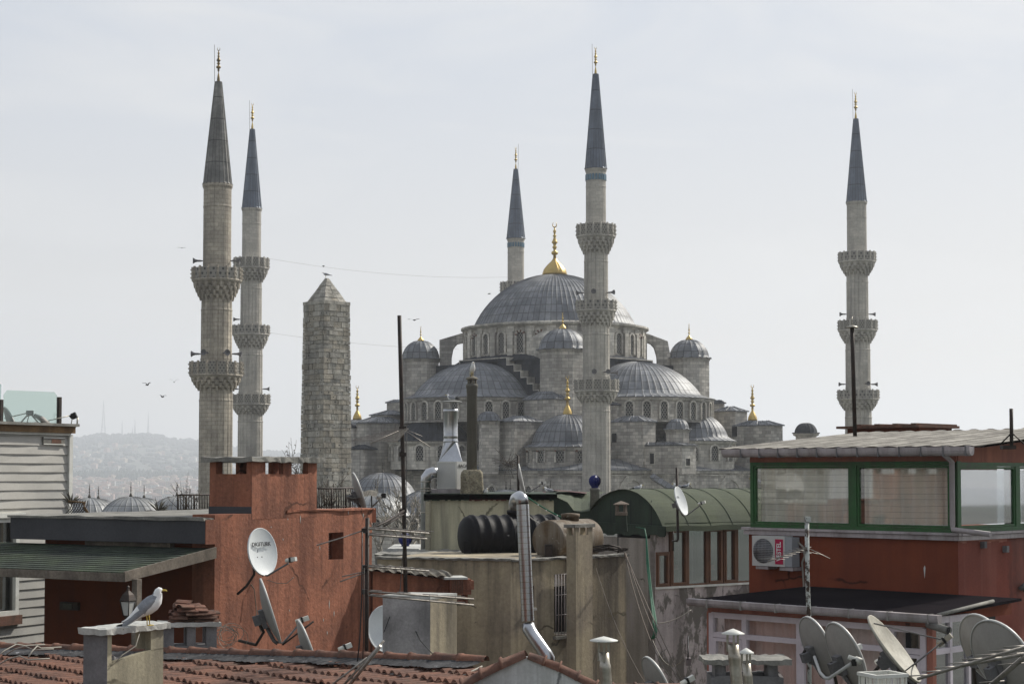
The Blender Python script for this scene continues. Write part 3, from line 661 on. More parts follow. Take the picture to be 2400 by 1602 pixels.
# shrub growing out of the masonry
mb = MB(); c0 = P(1190, 1090, 205)
for k in range(60):
    p = c0 + Vector((ru(-.3, .3), ru(-.2, .2), ru(-.2, .3))); pts = [p]
    d = Vector((ru(-1, 1.6), ru(-.6, .3), ru(-.6, 1.2)))
    for j in range(4): d += Vector((ru(-.5, .5), ru(-.3, .3), ru(-.5, .5))); pts.append(pts[-1] + d * .33)
    mb.tube(pts, [.05, .04, .03, .02, .02], 3)
one(mb, 'wall_shrub', twig, 'tangled leafless shrub rooted in the mosque wall beside the stair turret', 'shrub', c0)

# ------------------------------------------------------------------ minarets
def horn(parent, c, az, s=1.0, name='loudspeaker'):
    M = Matrix.Translation(c) @ Matrix.Rotation(R(az), 4, 'Z') @ Matrix.Rotation(R(90), 4, 'Y'); mb = MB(M)
    mb.lathe([(.05 * s, -.5 * s), (.13 * s, -.1 * s), (.14 * s, .25 * s), (.2 * s, .5 * s), (.42 * s, .85 * s), (.4 * s, .84 * s), (.1 * s, .5 * s)], 12, (0, 0, 0)); return mb.build(name, conc_gr, parent)
def minaret(label, D, px, ytip, yfin, ycone, rcone, yband, segs, ybot, sm_, lm, finm, horns=(), tiles=False, rod=1):
    """segs: list of (shaft radius px, balcony top y, balcony rim bottom y, muqarnas bottom y, balcony radius px, x) then last (radius, None)"""
    k = D / FPX; c0 = P(px, 1100, D); X = c0.x
    t = thing('minaret', label, 'minaret', (X, D, 0), 'minarets of the mosque')
    def z(y): return Z(y, D)
    mb = MB(); mb.lathe([(rcone * k, z(ycone) - .05), (rcone * k * .93, z(ycone) + .15), (.3 + .05, z(yfin))], 0, (X, D, 0), 0, False, 0, 0, 360, 20, .07, .14, 1.0)
    sp = mb.build('spire', lm, t)
    finial(sp, (X, D, z(yfin)), z(ytip + 3) - z(yfin), .2, finm, 0, 1.1, 1.0)
    mb = MB(); mb.tube([(X - .38 * rod, D, z(yfin)), (X - .42 * rod, D, z(ytip - 3))], .022, 4); mb.build('lightning_rod', iron, sp)
    ys = ycone
    for i, s in enumerate(segs):
        r = s[0] * k; last = s[1] is None; yb = ybot if last else s[1]
        mb = MB(); ztop = z(ys); zbt = z(yb) - (0 if last else .3)
        if i == 0: prof = [(r * 1.07, ztop + .02), (r * 1.09, ztop - .2), (r * 1.01, ztop - .45), (r, ztop - .5), (r, ztop - 2.1), (r * 1.03, ztop - 2.2), (r, ztop - 2.4), (r * 1.01, zbt)]
        else: prof = [(r * .99, ztop), (r, ztop - 1.0), (r * 1.035, ztop - 1.1), (r * 1.01, ztop - 1.25), (r * 1.015, zbt + .8), (r * 1.04, zbt + .7), (r * 1.02, zbt)]
        mb.lathe(prof, 0, (X, D, 0), 0, False, 5, 0, 360, 18, .07 if i else .02, .16)
        sh = mb.build('shaft', sm_, t)
        if i == 0 and tiles:
            mb = MB()
            for q in range(20):
                M = Matrix.Translation((X, D, z(ycone) - 1.45)) @ Matrix.Rotation(R(18 * q), 4, 'Z') @ Matrix.Rotation(R(90), 4, 'Z') @ Matrix.Translation((0, -r * 1.02, 0)); mb.M = M
                mb.xprism(arch_pts(.3, .75, 6), -.05, .05)
            mb.M = Matrix.Identity(4); mb.build('tile_band', tile_blue, sh)
        for (yh, az) in horns:
            if ys < yh < yb: horn(sh, Vector((X + (r + .35) * math.cos(R(az)), D + (r + .35) * math.sin(R(az)), z(yh))), az, .75)
        if not last:
            rb = s[4] * k; n = 16; zt, zr, zm = z(s[1]), z(s[2]), z(s[3])
            mb = MB(); ang = [11.25 + 22.5 * q for q in range(n)]
            for q in range(n):
                a0, a1 = R(ang[q]), R(ang[q] + 22.5); L = 2 * rb * math.sin(R(11.25))
                p0 = (X + rb * math.cos(a0), D + rb * math.sin(a0)); p1 = (X + rb * math.cos(a1), D + rb * math.sin(a1))
                mb.poly([(*p0, zr), (*p1, zr), (*p1, zt), (*p0, zt)], 1, [(.0, 0), (L, 0), (L, zt - zr), (0, zt - zr)])
                i0 = (X + (rb - .2) * math.cos(a0), D + (rb - .2) * math.sin(a0)); i1 = (X + (rb - .2) * math.cos(a1), D + (rb - .2) * math.sin(a1))
                mb.poly([(*i0, zr), (*i1, zr), (*i1, zt), (*i0, zt)], 1, [(.0, 0), (L, 0), (L, zt - zr), (0, zt - zr)])
                mb.poly([(*p0, zt), (*p1, zt), (*i1, zt), (*i0, zt)], 0)
                mb.lathe([(.13, zr - .05), (.13, zt + .12)], 5, (*p0, 0), 0, False)
                for hh in (.15, .5, .85):                        # stone bosses along the panel joints
                    mb.lathe([(.02, -.08), (.09, 0), (.02, .08)], 5, (X + (rb + .16) * math.cos(a0), D + (rb + .16) * math.sin(a0), zr + (zt - zr) * hh), 0, False)
            mb.lathe([(r, zr), (rb + .05, zr), (rb + .1, zr - .12), (rb, zr - .25), (rb * .97, zr - .32)], 32, (X, D, 0), 0, False, 0, 0, 360, 0, 0, 0, None, False)
            tiers = 4; N = 72; r0 = rb * .965; r1 = segs[i + 1][0] * k * 1.02; z0 = zr - .3; H = (z0 - zm)
            for q in range(tiers):
                ra = r0 + (r1 - r0) * (q / tiers) ** 1.15; rb2 = r0 + (r1 - r0) * ((q + 1) / tiers) ** 1.15; za = z0 - H * q / tiers; zb_ = z0 - H * (q + 1) / tiers
                rows = []
                for rr_, zz, df in ((ra, za, 0), (ra, za - H / tiers * .4, .35), (rb2 + (ra - rb2) * .55, zb_ - .06, 1)):
                    rows.append([(X + (rr_ - (df * (.3 if (j + 2 * (q % 2)) % 4 < 2 else 0))) * math.cos(R(360 * j / N)), D + (rr_ - (df * (.3 if (j + 2 * (q % 2)) % 4 < 2 else 0))) * math.sin(R(360 * j / N)), zz - (df * .12 if (j + 2 * (q % 2)) % 4 >= 2 else -df * .1)) for j in range(N)])
                rows.append([(X + (rb2 - .12) * math.cos(R(360 * j / N)), D + (rb2 - .12) * math.sin(R(360 * j / N)), zb_) for j in range(N)])
                mb.grid(rows, 0, False, True)
            mb.build('balcony', [sm_, para_a if (i + int(px)) % 2 else para_b], t)
            ys = s[3]
    return t
minaret('minaret with two balconies in view, nearest, leftmost and widest of the six', 166, 505, 108, 192, 433, 35, 0,
        [(32.5, 630, 656, 701, 56.5), (35.7, 850, 878, 912, 60), (38.6, None)], 1400, stone_old, lead_sp2, gold_old, ((612, 190), (612, -10), (829, 180), (829, 0), (829, 250), (829, 305)))
minaret('slim minaret just right of the widest one, its third balcony above the red chimney', 236, 586, 238, 303, 488.6, 24, 0,
        [(22, 606, 628, 658, 40), (24.6, 763.6, 783, 813.6, 42), (27.3, 925, 946, 969, 44), (28.8, None)], 1400, stone_min, lead_sp, gold, ((748, 180), (911, 180), (911, 0)))
minaret('tall minaret in front of the great dome with blue tiles under its spire', 202, 1398, 106, 174, 396, 26.4, 0,
        [(23.6, 528, 554, 592.4, 44.7), (27.9, 706, 727, 762.6, 46), (31.5, 891, 915, 941.6, 51), (32.8, None)], 1400, stone_min, lead_sp, gold, ((687, 260), (687, 330), (687, 190), (873, 262), (873, 300), (873, 350)), True)
minaret('far minaret rising behind the left of the great dome, blue tiles under its spire', 272, 1209, 341, 396.5, 559, 22.5, 0,
        [(19.3, 662.5, 684, 712, 36), (22, 800, 825, 850, 38), (24, None)], 1300, stone_min, lead_sp, gold, (), True, -1)
minaret('rightmost minaret, alone against the sky above the corrugated roof', 234, 2013, 212, 279, 473.5, 24.7, 0,
        [(22.8, 592.5, 613, 643.5, 42), (25, 752, 773.5, 801.5, 44), (28.5, 915, 934, 959, 46.5), (30.6, None)], 1400, stone_min, lead_sp, gold, ((736, 180), (736, 0), (900, 180), (900, 0), (900, 290)))
# wires strung between minarets
for p, q, sag, lab in ((P(604, 601, 236), P(1190, 649, 272), 1.0, 'upper thin cable strung from the second minaret to the far one'), (P(604, 775, 236), P(1075, 818, 250), .5, 'lower thin cable strung from the second minaret to the domes')):
    mb = MB(); mb.tube([p.lerp(q, k / 30) - Vector((0, 0, sag * 4 * (k / 30) * (1 - k / 30))) for k in range(31)], .016, 3, 0, True, False)
    one(mb, 'overhead_cable', wire, lab, 'cable', p)

# ------------------------------------------------------------------ courtyard arcade with its domes
arc = thing('courtyard_arcade', 'stone courtyard arcade roofed with a row of pale lead domes', 'arcade', (-29, 164, 0))
ad = MB()
def cdome(px, ytop, yrim, rpx, D, yfin, m=lead_pale, ribs=24, fm=dkmetal, fw=1):
    X = (px - 1200) / FPX * D; zt, zr = Z(ytop, D), Z(yrim, D); r = rpx * D / FPX
    mb = MB(); mb.lathe(capprof(r, zt - zr, 9, zr, r + .3, .25), 0, (X, D, 0), 0, True, 0, 0, 360, ribs, .07, .1, 1.0); d = mb.build('dome', m, arc)
    mb = MB(); mb.lathe([(r + .1, zr - 1.6), (r + .1, zr - .35), (r + .4, zr - .25)], 8, (X, D, 0), 0, False, 22.5); mb.build('drum', stone, d)
    finial(d, (X, D, zt - .05), Z(yfin, D) - zt, .55, fm, 0, .9)
for a in ((211, 1166, 1203, 62, 172, 1130), (232, 1168, 1203, 50, 178, 1136), (308, 1163, 1207, 70, 168, 1127), (339, 1166, 1204, 55, 178, 1134), (416, 1162, 1206, 68, 171, 1127), (446, 1165, 1203, 52, 180, 1134)): cdome(*a)
for a in ((897, 1107, 1158, 78, 196, 1078, lead, 30), (881, 1154, 1204, 79, 178, 1120, lead_pale, 22), (1000, 1148, 1204, 78, 184, 1112, lead, 24),
          (1186, 1146, 1170, 48, 192, 1118, lead_pale, 22), (1196, 1147, 1170, 40, 196, 1121, lead_pale, 22), (1290, 1158, 1185, 45, 192, 1122, lead_pale, 22)): cdome(*a)
def adir(px, D): return ((px - 1200) / FPX * D, D)
mb = MB()
pl = [adir(120, 167), adir(560, 167), adir(1450, 190), adir(1450, 204), adir(560, 184), adir(120, 184)]
mb.prism(pl, 0, Z(1212, 175)); mb.prism([(x, y - .3) for x, y in pl[:3]] + [(x, y + .3) for x, y in pl[3:]], Z(1212, 175), Z(1209, 175), 1); mb.build('wall', [stone, lead_dk], arc)
for k in range(9):
    px = 860 + k * 22; D = 174.2 + (px - 860) / 590 * 15.5; c = P(px, 1240, D - .4)
    arch_window(arc, c, -100, .9, 1.1, .12)

# ------------------------------------------------------------------ built obelisk
ob = thing('obelisk', 'tall obelisk of rough grey stone blocks with a pointed top and a gull on it', 'obelisk', ((764 - 1200) / FPX * 150, 150, 0))
obm = [surf('obelisk_stone_%s' % n, c, c2=c2, ns=1.2, fine=.25, fs=6, streak=((.08, .075, .065), .6, 1.2), spots=((.05, .047, .04), 2.2, .66), bump=.8, bsc=4, bdist=.08) for n, c, c2 in
       (('pale', (.48, .45, .39), (.36, .34, .295)), ('grey', (.37, .35, .31), (.25, .24, .21)), ('warm', (.42, .38, .31), (.3, .27, .22)), ('dull', (.27, .26, .225), (.37, .345, .29)))]
OX = (764 - 1200) / FPX * 150; mb = MB(Matrix.Translation((OX, 150, 0)) @ Matrix.Rotation(R(45), 4, 'Z'))
zt = Z(716, 150); ztip = Z(652, 150); zz = 0.0
hw_ = lambda z: (2.05 + (zt - z) * .0145) * S
while zz < zt - .3:
    ch = ru(.28, .58); 
    if zz + ch > zt - .3: ch = zt - zz
    h = hw_(zz); q0 = zz + .02; q1 = zz + ch - .02
    mb.box(-h + .1, h - .1, -h + .1, h - .1, zz - .02, zz + ch, 3)
    for f in range(4):
        B = mb.M; mb.M = B @ Matrix.Rotation(R(90 * f), 4, 'Z'); x = -h
        while x < h - .3:
            L = ru(.45, 1.15)
            if x + L > h - .35: L = h - x
            e = ru(-.02, .07); mb.box(x + .015, x + L - .015, -h - e, -h + .3, q0, q1, random.choice((0, 0, 1, 2, 2, 3)), .012)
            if rnd() < .25: xx = x + L / 2; mb.box(xx - .05, xx + .05, -h - e - .005, -h, q0 + ch * .4, q0 + ch * .4 + .1, 4)
            x += L
        mb.M = B
    zz += ch
h = hw_(zt); mb.box(-h - .05, h + .05, -h - .05, h + .05, zt, zt + .3, 0); shaft_ = mb; mb.build('shaft', obm + [dark], ob)
mb = MB(Matrix.Translation((OX, 150, 0)) @ Matrix.Rotation(R(45), 4, 'Z')); n = 6
for i in range(n):
    za = zt + .3 + (ztip - zt - .3) * i / n; zb_ = zt + .3 + (ztip - zt - .3) * (i + 1) / n; ha = h * (.86 - .78 * i / n); hb = h * (.86 - .78 * (i + 1) / n)
    for f in range(4):
        B = mb.M; mb.M = B @ Matrix.Rotation(R(90 * f), 4, 'Z'); k = max(1, 3 - i // 2)
        for j in range(k):
            a0, a1 = -1 + 2 * j / k, -1 + 2 * (j + 1) / k; e = ru(-.01, .04)
            mb.poly([(a0 * ha, -ha - e, za), (a1 * ha, -ha - e, za), (a1 * hb, -hb - e, zb_ - .02), (a0 * hb, -hb - e, zb_ - .02)], random.choice((0, 0, 1, 2)))
        mb.M = B
mb.box(-h * .08, h * .08, -h * .08, h * .08, ztip - .1, ztip, 0)
mb.build('pyramid_top', obm, ob)
# ================================================================== rooftops: helpers
def holewall(mb, x0, x1, z0, z1, holes, y0=0, y1=.2, m=0):
    xs = sorted({x0, x1, *[v for h in holes for v in h[:2]]}); zs = sorted({z0, z1, *[v for h in holes for v in h[2:]]})
    for a, b in zip(xs, xs[1:]):
        for c, d in zip(zs, zs[1:]):
            cx, cz = (a + b) / 2, (c + d) / 2
            if any(h[0] < cx < h[1] and h[2] < cz < h[3] for h in holes): continue
            mb.box(a, b, y0, y1, c, d, m)
def frame_mb(mb, x0, x1, z0, z1, t, y0, y1, m=0):
    mb.box(x0, x0 + t, y0, y1, z0, z1, m); mb.box(x1 - t, x1, y0, y1, z0, z1, m); mb.box(x0 + t, x1 - t, y0, y1, z1 - t, z1, m); mb.box(x0 + t, x1 - t, y0, y1, z0, z0 + t, m)
def curtain_mb(mb, x0, x1, z0, z1, y, amp=.035, per=.16, m=0):
    n = int((x1 - x0) / per * 6) + 2; pts = [(x0 + (x1 - x0) * k / n, y + amp * math.sin(2 * math.pi * k / 6 + .8 * math.sin(k * .31))) for k in range(n + 1)]
    mb.grid([[(x, yy, z) for x, yy in pts] for z in (z0, z1)], m, True)
def bumpy(mb, x0, x1, y0, y1, z0, z1, m=0, nx=8, ny=4, j=.01, over=0):
    """slab with slightly uneven edges"""
    top = [[(x0 + (x1 - x0) * a / nx, y0 + (y1 - y0) * b / ny, z1) for a in range(nx + 1)] for b in range(ny + 1)]
    T = [[Vector(p) + Vector((ru(-j, j), ru(-j, j), ru(-j, j))) for p in r] for r in top]; B = [[Vector((p.x + ru(-j, j), p.y + ru(-j, j), z0 + ru(-j, j))) for p in r] for r in T]
    mb.grid(T, m, False); mb.grid(B, m, False)
    for e in ([r[0] for r in T], [r[0] for r in B]), ([r[-1] for r in T], [r[-1] for r in B]), (T[0], B[0]), (T[-1], B[-1]): mb.grid(list(e), m, False)
def dish(label, px, y, D, n, h, ratio=.92, arm=.62, front=dishm, back=dishb, pole=None, arms=1, lnb=whitep, group='satellite dishes on the rooftops', bracket=True, side=0):
    c = P(px, y, D); n = Vector(n).normalized(); t = thing('satellite_dish', label, 'satellite dish', c, group)
    up = Vector((0, 0, 1)); Y = (up - n * up.dot(n)).normalized(); X = Y.cross(n); M = Matrix((( X.x, Y.x, n.x, c.x), (X.y, Y.y, n.y, c.y), (X.z, Y.z, n.z, c.z), (0, 0, 0, 1)))
    mb = MB(M); w2, h2 = h * ratio / 2, h / 2; dp = h * .1; N = 40
    f = [[(w2 * r * math.cos(2 * math.pi * k / N), h2 * r * math.sin(2 * math.pi * k / N), dp * (r * r - 1)) for k in range(N)] for r in (.02, .3, .5, .7, .85, .95, 1)]
    b = [[(x * 1.0, yy * 1.0, z - .018) for x, yy, z in r] for r in f]
    mb.grid(f, 0, True, True); mb.grid(b, 1, True, True); mb.poly(f[0], 0); mb.poly(b[0], 1)
    rim = [[(w2 * s * math.cos(2 * math.pi * k / N), h2 * s * math.sin(2 * math.pi * k / N), z) for k in range(N)] for s, z in ((1, 0), (1.025, .006), (1.03, -.02), (1.0, -.03), (1, -.018))]
    mb.grid(rim, 0, True, True)
    mb.build('reflector', [front, back], t)
    F = Vector((side, -h * .28, arm * h * 1.0)); mb = MB(M)
    if arms == 1: mb.tube([(0, -h2 * .96, -.06), (0, -h2 * 1.04, .03), F + Vector((0, -.05, -.06))], .017, 6)
    else:
        mb.tube([(0, h2 * .8, -.02), F], .01, 5); mb.tube([(w2 * .75, -h2 * .6, -.02), F], .01, 5); mb.tube([(-w2 * .75, -h2 * .6, -.02), F], .01, 5)
    mb.build('feed_arm', conc_gr, t)
    mb = MB(M @ Matrix.Translation(F)); mb.lathe([(.02, -.1), (.035, -.1), (.036, -.02), (.02, .0), (.02, .06)], 10); mb.box(-.03, .03, -.035, .035, .02, .11)
    hrn = mb.build('feed_horn', lnb, t)
    mb = MB(M @ Matrix.Translation(F)); mb.box(-.042, .042, -.045, .045, -.015, .012); mb.build('clamp', blk, hrn)
    if bracket:
        mb = MB(M); mb.box(-.08, .08, -h2 * .45, h2 * .12, -dp - .09, -dp - .015); mb.box(-.05, .05, -h2 * .3, 0, -dp - .2, -dp - .09); mb.tube([(0, -h2 * .25, -dp - .05), (0, -h2 * .9, -.09), (0, -h2, -.05)], .03, 4)
        mb.build('bracket', conc_gr, t)
    if pole:
        mb = MB(); mb.tube([c - n * (dp + .15)] + [Vector(p) for p in pole], .024, 8); mb.build('mounting_pole', iron, t)
    return t
def txt(s, M, size, mat, name, parent, ext=.002, sx=1, bold=0):
    cu = bpy.data.curves.new('lettering', 'FONT'); cu.body = s; cu.size = size; cu.align_x = 'CENTER'; cu.align_y = 'CENTER'; cu.extrude = ext; cu.offset = bold
    o = bpy.data.objects.new('tmp', cu); C.objects.link(o); dg = bpy.context.evaluated_depsgraph_get(); dg.update()
    me = bpy.data.meshes.new_from_object(o.evaluated_get(dg)); bpy.data.objects.remove(o)
    org = MATX[root(parent).name]; me.transform(Matrix.Translation(-org) @ M @ Matrix.Diagonal((sx, 1, 1, 1))); me.materials.clear(); me.materials.append(mat); me.name = name
    ob_ = bpy.data.objects.new(name, me); C.objects.link(ob_); ob_.parent = parent; return ob_
def yagi(mb, p0, p1, el, n, L0, L1, r=.008, rb=.016):
    p0, p1, el = Vector(p0), Vector(p1), Vector(el).normalized(); mb.tube([p0, p1], rb, 4)
    for k in range(n):
        p = p0.lerp(p1, (k + .3) / n); L = L0 + (L1 - L0) * k / max(1, n - 1); mb.tube([p - el * L / 2 + Vector((0, 0, .02)), p + el * L / 2 + Vector((0, 0, .02))], r, 4)
def cable(label, pts, r, mat, name='cable', group=None):
    mb = MB(); mb.tube(pts, r, 5); return one(mb, name, mat, label, 'cable', pts[0], group)
def sagc(p, q, s, n=14): return [Vector(p).lerp(Vector(q), k / n) - Vector((0, 0, s * 4 * (k / n) * (1 - k / n))) for k in range(n + 1)]
def vcap(label, px, ycap, ypt, rcap, rpipe, D, ybot, px2=None, name='flue_pipe'):
    X0 = P(px, ycap, D); q = D / FPX; t = thing(name, label, 'flue', (X0.x, D, Z(ybot, D)), 'metal flues with conical caps'); zc = Z(ycap, D); zt = Z(ypt, D)
    mb = MB(); mb.lathe([(rcap * q, zc - .01), (rcap * q, zc), (rcap * q * .5, zc + (zt - zc) * .55), (.005, zt)], 20, (X0.x, D, 0)); mb.build('cap', whitep, t)
    mb = MB()
    for a in (30, 150, 270): mb.box(X0.x + rpipe * q * math.cos(R(a)) - .012, X0.x + rpipe * q * math.cos(R(a)) + .012, D + rpipe * q * math.sin(R(a)) - .01, D + rpipe * q * math.sin(R(a)) + .01, zc - .22, zc + .01)
    mb.build('cap_bracket', steel_dull, t)
    dx = 0 if px2 is None else (px2 - px) * q; zb = Z(ybot, D); zk = zc - .13; mb = MB()
    prof = [(zk, .93), (zk - .12, .93), (zk - .13, 1.03), (zk - .17, 1.03), (zk - .18, 1)] + [(zk - .18 - (zk - .18 - zb) * k / 4, 1) for k in range(1, 5)]
    mb.grid([[(X0.x + dx * (zk - z) / (zk - zb) + rpipe * q * s * math.cos(2 * math.pi * k / 20), D + rpipe * q * s * math.sin(2 * math.pi * k / 20), z) for k in range(20)] for z, s in prof], 0, True, True)
    mb.grid([[(X0.x + rpipe * q * s * math.cos(2 * math.pi * k / 20), D + rpipe * q * s * math.sin(2 * math.pi * k / 20), zk) for k in range(20)] for s in (.93, .8)], 0, True, True)
    mb.build('pipe', steel_dull, t); return t

# ------------------------------------------------------------------ cream clapboard house, far left
LBo = (-9.95, 37.8); ML = fr(LBo, 62); Li = lambda px, y, o=0: hit(ML, px, y, o)
lb = thing('clapboard_house', 'cream clapboard house with a glass railing on its flat roof at the left edge', 'house', (*LBo, 0))
zt = Li(150, 1020)[1]; wx1 = Li(40, 1300)[0]; wz0, wz1 = Li(30, 1440)[1], Li(30, 1212)[1]; wx0 = wx1 - .9
mb = MB(ML); z = 0; xl = -7
while z < zt - .02:
    z2 = min(z + .195, zt)
    segs_ = [(xl, 0)]
    if z2 > wz0 and z < wz1: segs_ = [(xl, wx0), (wx1, 0)]
    for a, b in segs_:
        n_ = max(1, int((b - a) / .5)); rows_t = [(a + (b - a) * k / n_, .012 + (.006 * math.sin(k * 2.1 + z * 9)), z2) for k in range(n_ + 1)]; rows_b = [(p[0], -.018 + .006 * math.sin(p[0] * 3 + z * 5), z) for p in rows_t]
        mb.grid([rows_b, rows_t], 0, False); mb.grid([rows_b, [(p[0], .012, z) for p in rows_b]], 0, False)
    z = z2
mb.box(xl, wx0, .02, .2, 0, zt); mb.box(wx1, 0, .02, .2, 0, zt); mb.box(wx0, wx1, .02, .2, 0, wz0); mb.box(wx0, wx1, .02, .2, wz1, zt); mb.box(-.2, 0, .2, 5, 0, zt); mb.box(xl, xl + .2, .2, 5, 0, zt); mb.box(xl, 0, 4.8, 5, 0, zt)
mb.build('wall', siding, lb)
mb = MB(ML); mb.box(-.02, .09, -.06, .14, 0, zt + .02); mb.box(xl, .0, -.055, .03, zt, zt + .05); mb.build('corner_trim', whitep, lb)
mb = MB(ML); mb.box(xl - .1, .1, -.12, .2, zt + .05, zt + .2, 0); mb.build('fascia', wood_br, lb)
mb = MB(ML); mb.box(xl - .2, .14, -.2, 5.2, zt + .2, zt + .26); mb.build('roof', conc, lb)
mb = MB(ML); frame_mb(mb, wx0, wx1, wz0, wz1, .1, -.07, .02); mb.box(wx0 - .12, wx1 + .1, -.14, .02, wz1, wz1 + .1); wn_ = mb.build('window', whitep, lb)
mb = MB(ML); mb.box(wx0 + .1, wx1 - .1, .12, .13, wz0 + .1, wz1 - .1); mb.build('pane', glass_dk, wn_)
mb = MB(ML); mb.box(wx0 + .05, wx1 - .05, .3, 1.2, wz0, wz1); mb.build('room', dark, wn_)
mb = MB(ML); mb.box(wx0 - .1, wx1 + .06, -.12, .02, wz0 - .2, wz0 - .002); mb.build('sill', clayold, wn_)
vx0, vz0 = Li(98, 1041); vx1, vz1 = Li(148, 1025); mb = MB(ML); mb.box(vx0, vx1, -.05, .0, vz0, vz1, 0); mb.box(vx0, vx1, -.06, -.05, vz1 - .02, vz1, 1); mb.box(vx0, vx1, -.06, -.05, vz0, vz0 + .02, 1); mb.box(vx0 + .25, vx0 + .55, -.056, -.05, vz0 + .03, vz1 - .04, 2); mb.build('vent', [conc, whitep, clayold], lb)
gr_ = thing('glass_railing', 'green tinted glass railing with dark posts on the clapboard house roof', 'railing', tuple((ML @ Vector((0, .1, zt + .26)))))
zr = zt + .26
for px in (139, 2):
    x, zz = Li(px, 930, .3); mb = MB(ML); mb.box(x - .04, x + .04, .26, .34, zr, Li(px, 930 if px > 50 else 936, .3)[1]); mb.build('post', iron, gr_)
xa, xb = Li(8, 960, .3)[0], Li(133, 960, .3)[0]; za = Li(70, 915, .3)[1]
mb = MB(ML); mb.xprism([(xa, zr), (xb, zr), (xb, za - .08), (xb - .09, za), (xa + .1, za - .02), (xa, za - .12)], .29, .305); mb.build('pane', glass_rail, gr_)
x2 = Li(-120, 960, .3)[0]; mb = MB(ML); mb.xprism([(x2, zr + .1), (xa - .08, zr + .1), (xa - .08, za + .1), (x2, za + .16)], .29, .305); mb.build('pane', glass_rail, gr_)
p0 = ML @ Vector((Li(20, 985, .6)[0], .6, 0))
dish('grey dish behind the green glass railing, its back towards us', 28, 990, 37, (.7, .35, .35), .75, arm=.5)
t = thing('feed_arm_rig', 'black feed horn on a long thin arm overhanging the clapboard house corner', 'antenna', P(165, 990, 38))
mb = MB(); mb.tube([P(60, 998, 37.6), P(170, 972, 38)], .012, 5); mb.tube([P(163, 1016, 38), P(170, 976, 38)], .012, 5); mb.tube([P(163, 1018, 38), P(172, 1008, 38), P(181, 992, 38), P(182, 978, 38)], .02, 5); mb.build('arm', steel_dull, t)
mb = MB(Matrix.Translation(P(174, 973, 38)) @ Matrix.Rotation(R(-25), 4, 'Y')); mb.box(-.06, .05, -.05, .05, -.07, .06); mb.lathe([(.03, 0), (.05, .05), (.05, .09)], 8, (-.06, 0, -.05)); mb.build('feed_horn', blk, t)
t = thing('feed_arm_rig', 'grey feed horn on crossed arms seen through the glass railing', 'antenna', P(70, 985, 37.4))
mb = MB(); mb.tube([P(10, 980, 37.3), P(70, 966, 37.4)], .012, 5); mb.tube([P(45, 994, 37.4), P(62, 975, 37.4), P(74, 972, 37.4), P(92, 992, 37.4)], .018, 5); mb.tube([P(62, 996, 37.4), P(67, 976, 37.4)], .012, 5); mb.tube([P(80, 972, 37.4), P(98, 982, 37.5), P(114, 1000, 37.6)], [.04, .07, .09], 5); mb.build('arm', dishb, t)
mb = MB(Matrix.Translation(P(71, 967, 37.4))); mb.box(-.08, .06, -.05, .05, -.05, .05); mb.build('feed_horn', conc_gr, t)

# ------------------------------------------------------------------ terracotta house
K = (-5.1, 29.0); MT = fr(K, 60); MD = fr(K, -30)
tl = lambda px, y, o=0: hit(MT, px, y, o); tdk = lambda px, y, o=0: hit(MD, px, y, o)
th = thing('terracotta_house', 'terracotta rendered house with a charcoal band and a flat roof terrace', 'house', (*K, 0))
hx0, hz0 = tl(770, 1312); hx1, hz1 = tl(805, 1246)
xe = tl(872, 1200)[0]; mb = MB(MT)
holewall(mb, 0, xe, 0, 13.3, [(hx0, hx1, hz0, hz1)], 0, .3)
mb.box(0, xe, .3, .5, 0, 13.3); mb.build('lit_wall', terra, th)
mb = MB(MT)
for x_, y_, h_ in ((828, 545, 40), (735, 552, 8), (970, 760, 20), (1040, 1170, 50), (1075, 1240, 30), (997, 1290, 14), (1025, 1385, 18), (747, 1222, 8), (612, 610, 6), (1180, 500, 22), (1290, 520, 26), (700, 700, 10)):
    lx, lz = tl(440 + x_ / 3.137, 1040 + y_ / 3.137); L = h_ / 3.137 * .0078; mb.xprism([(lx - .012, lz), (lx, lz - L), (lx + .014, lz), (lx, lz + L * .5 + .01)], -.004, -.0005)
mb.build('plaster_drips', siding, th)
mb = MB(MT); mb.box(hx0, hx1, .28, .29, hz0, hz1, 1)
for k in range(11): z = hz0 + (hz1 - hz0) * (k + .3) / 11; mb.box(hx0, hx0 + (hx1 - hx0) * .62, .2, .27, z, z + .022, 0)
o = mb.build('window', [conc_gr, terra_dk], th); o['label'] = 'small louvred opening'
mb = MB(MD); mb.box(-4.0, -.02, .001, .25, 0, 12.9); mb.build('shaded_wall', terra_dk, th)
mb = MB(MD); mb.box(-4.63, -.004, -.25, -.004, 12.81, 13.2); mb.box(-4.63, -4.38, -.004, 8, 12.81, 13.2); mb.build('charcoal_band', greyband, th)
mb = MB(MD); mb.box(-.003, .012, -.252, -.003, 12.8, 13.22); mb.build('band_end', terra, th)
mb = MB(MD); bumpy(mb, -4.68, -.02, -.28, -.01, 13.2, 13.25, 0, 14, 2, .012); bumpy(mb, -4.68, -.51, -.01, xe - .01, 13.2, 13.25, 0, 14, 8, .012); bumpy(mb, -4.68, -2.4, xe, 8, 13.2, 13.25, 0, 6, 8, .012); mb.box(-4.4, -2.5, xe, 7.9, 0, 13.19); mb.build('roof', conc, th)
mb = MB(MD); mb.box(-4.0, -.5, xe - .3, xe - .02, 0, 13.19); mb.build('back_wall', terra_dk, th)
mb = MB(MT); bumpy(mb, 2.0, xe + .05, -.03, .5, 13.3, 13.335, 0, 10, 1, .01); mb.box(xe, xe + .14, -.0, .55, 13.05, 13.33, 1); mb.box(xe + .005, xe + .1, .08, .5, 12, 13.05, 1); mb.build('parapet_coping', [terra, terra_dk], th)
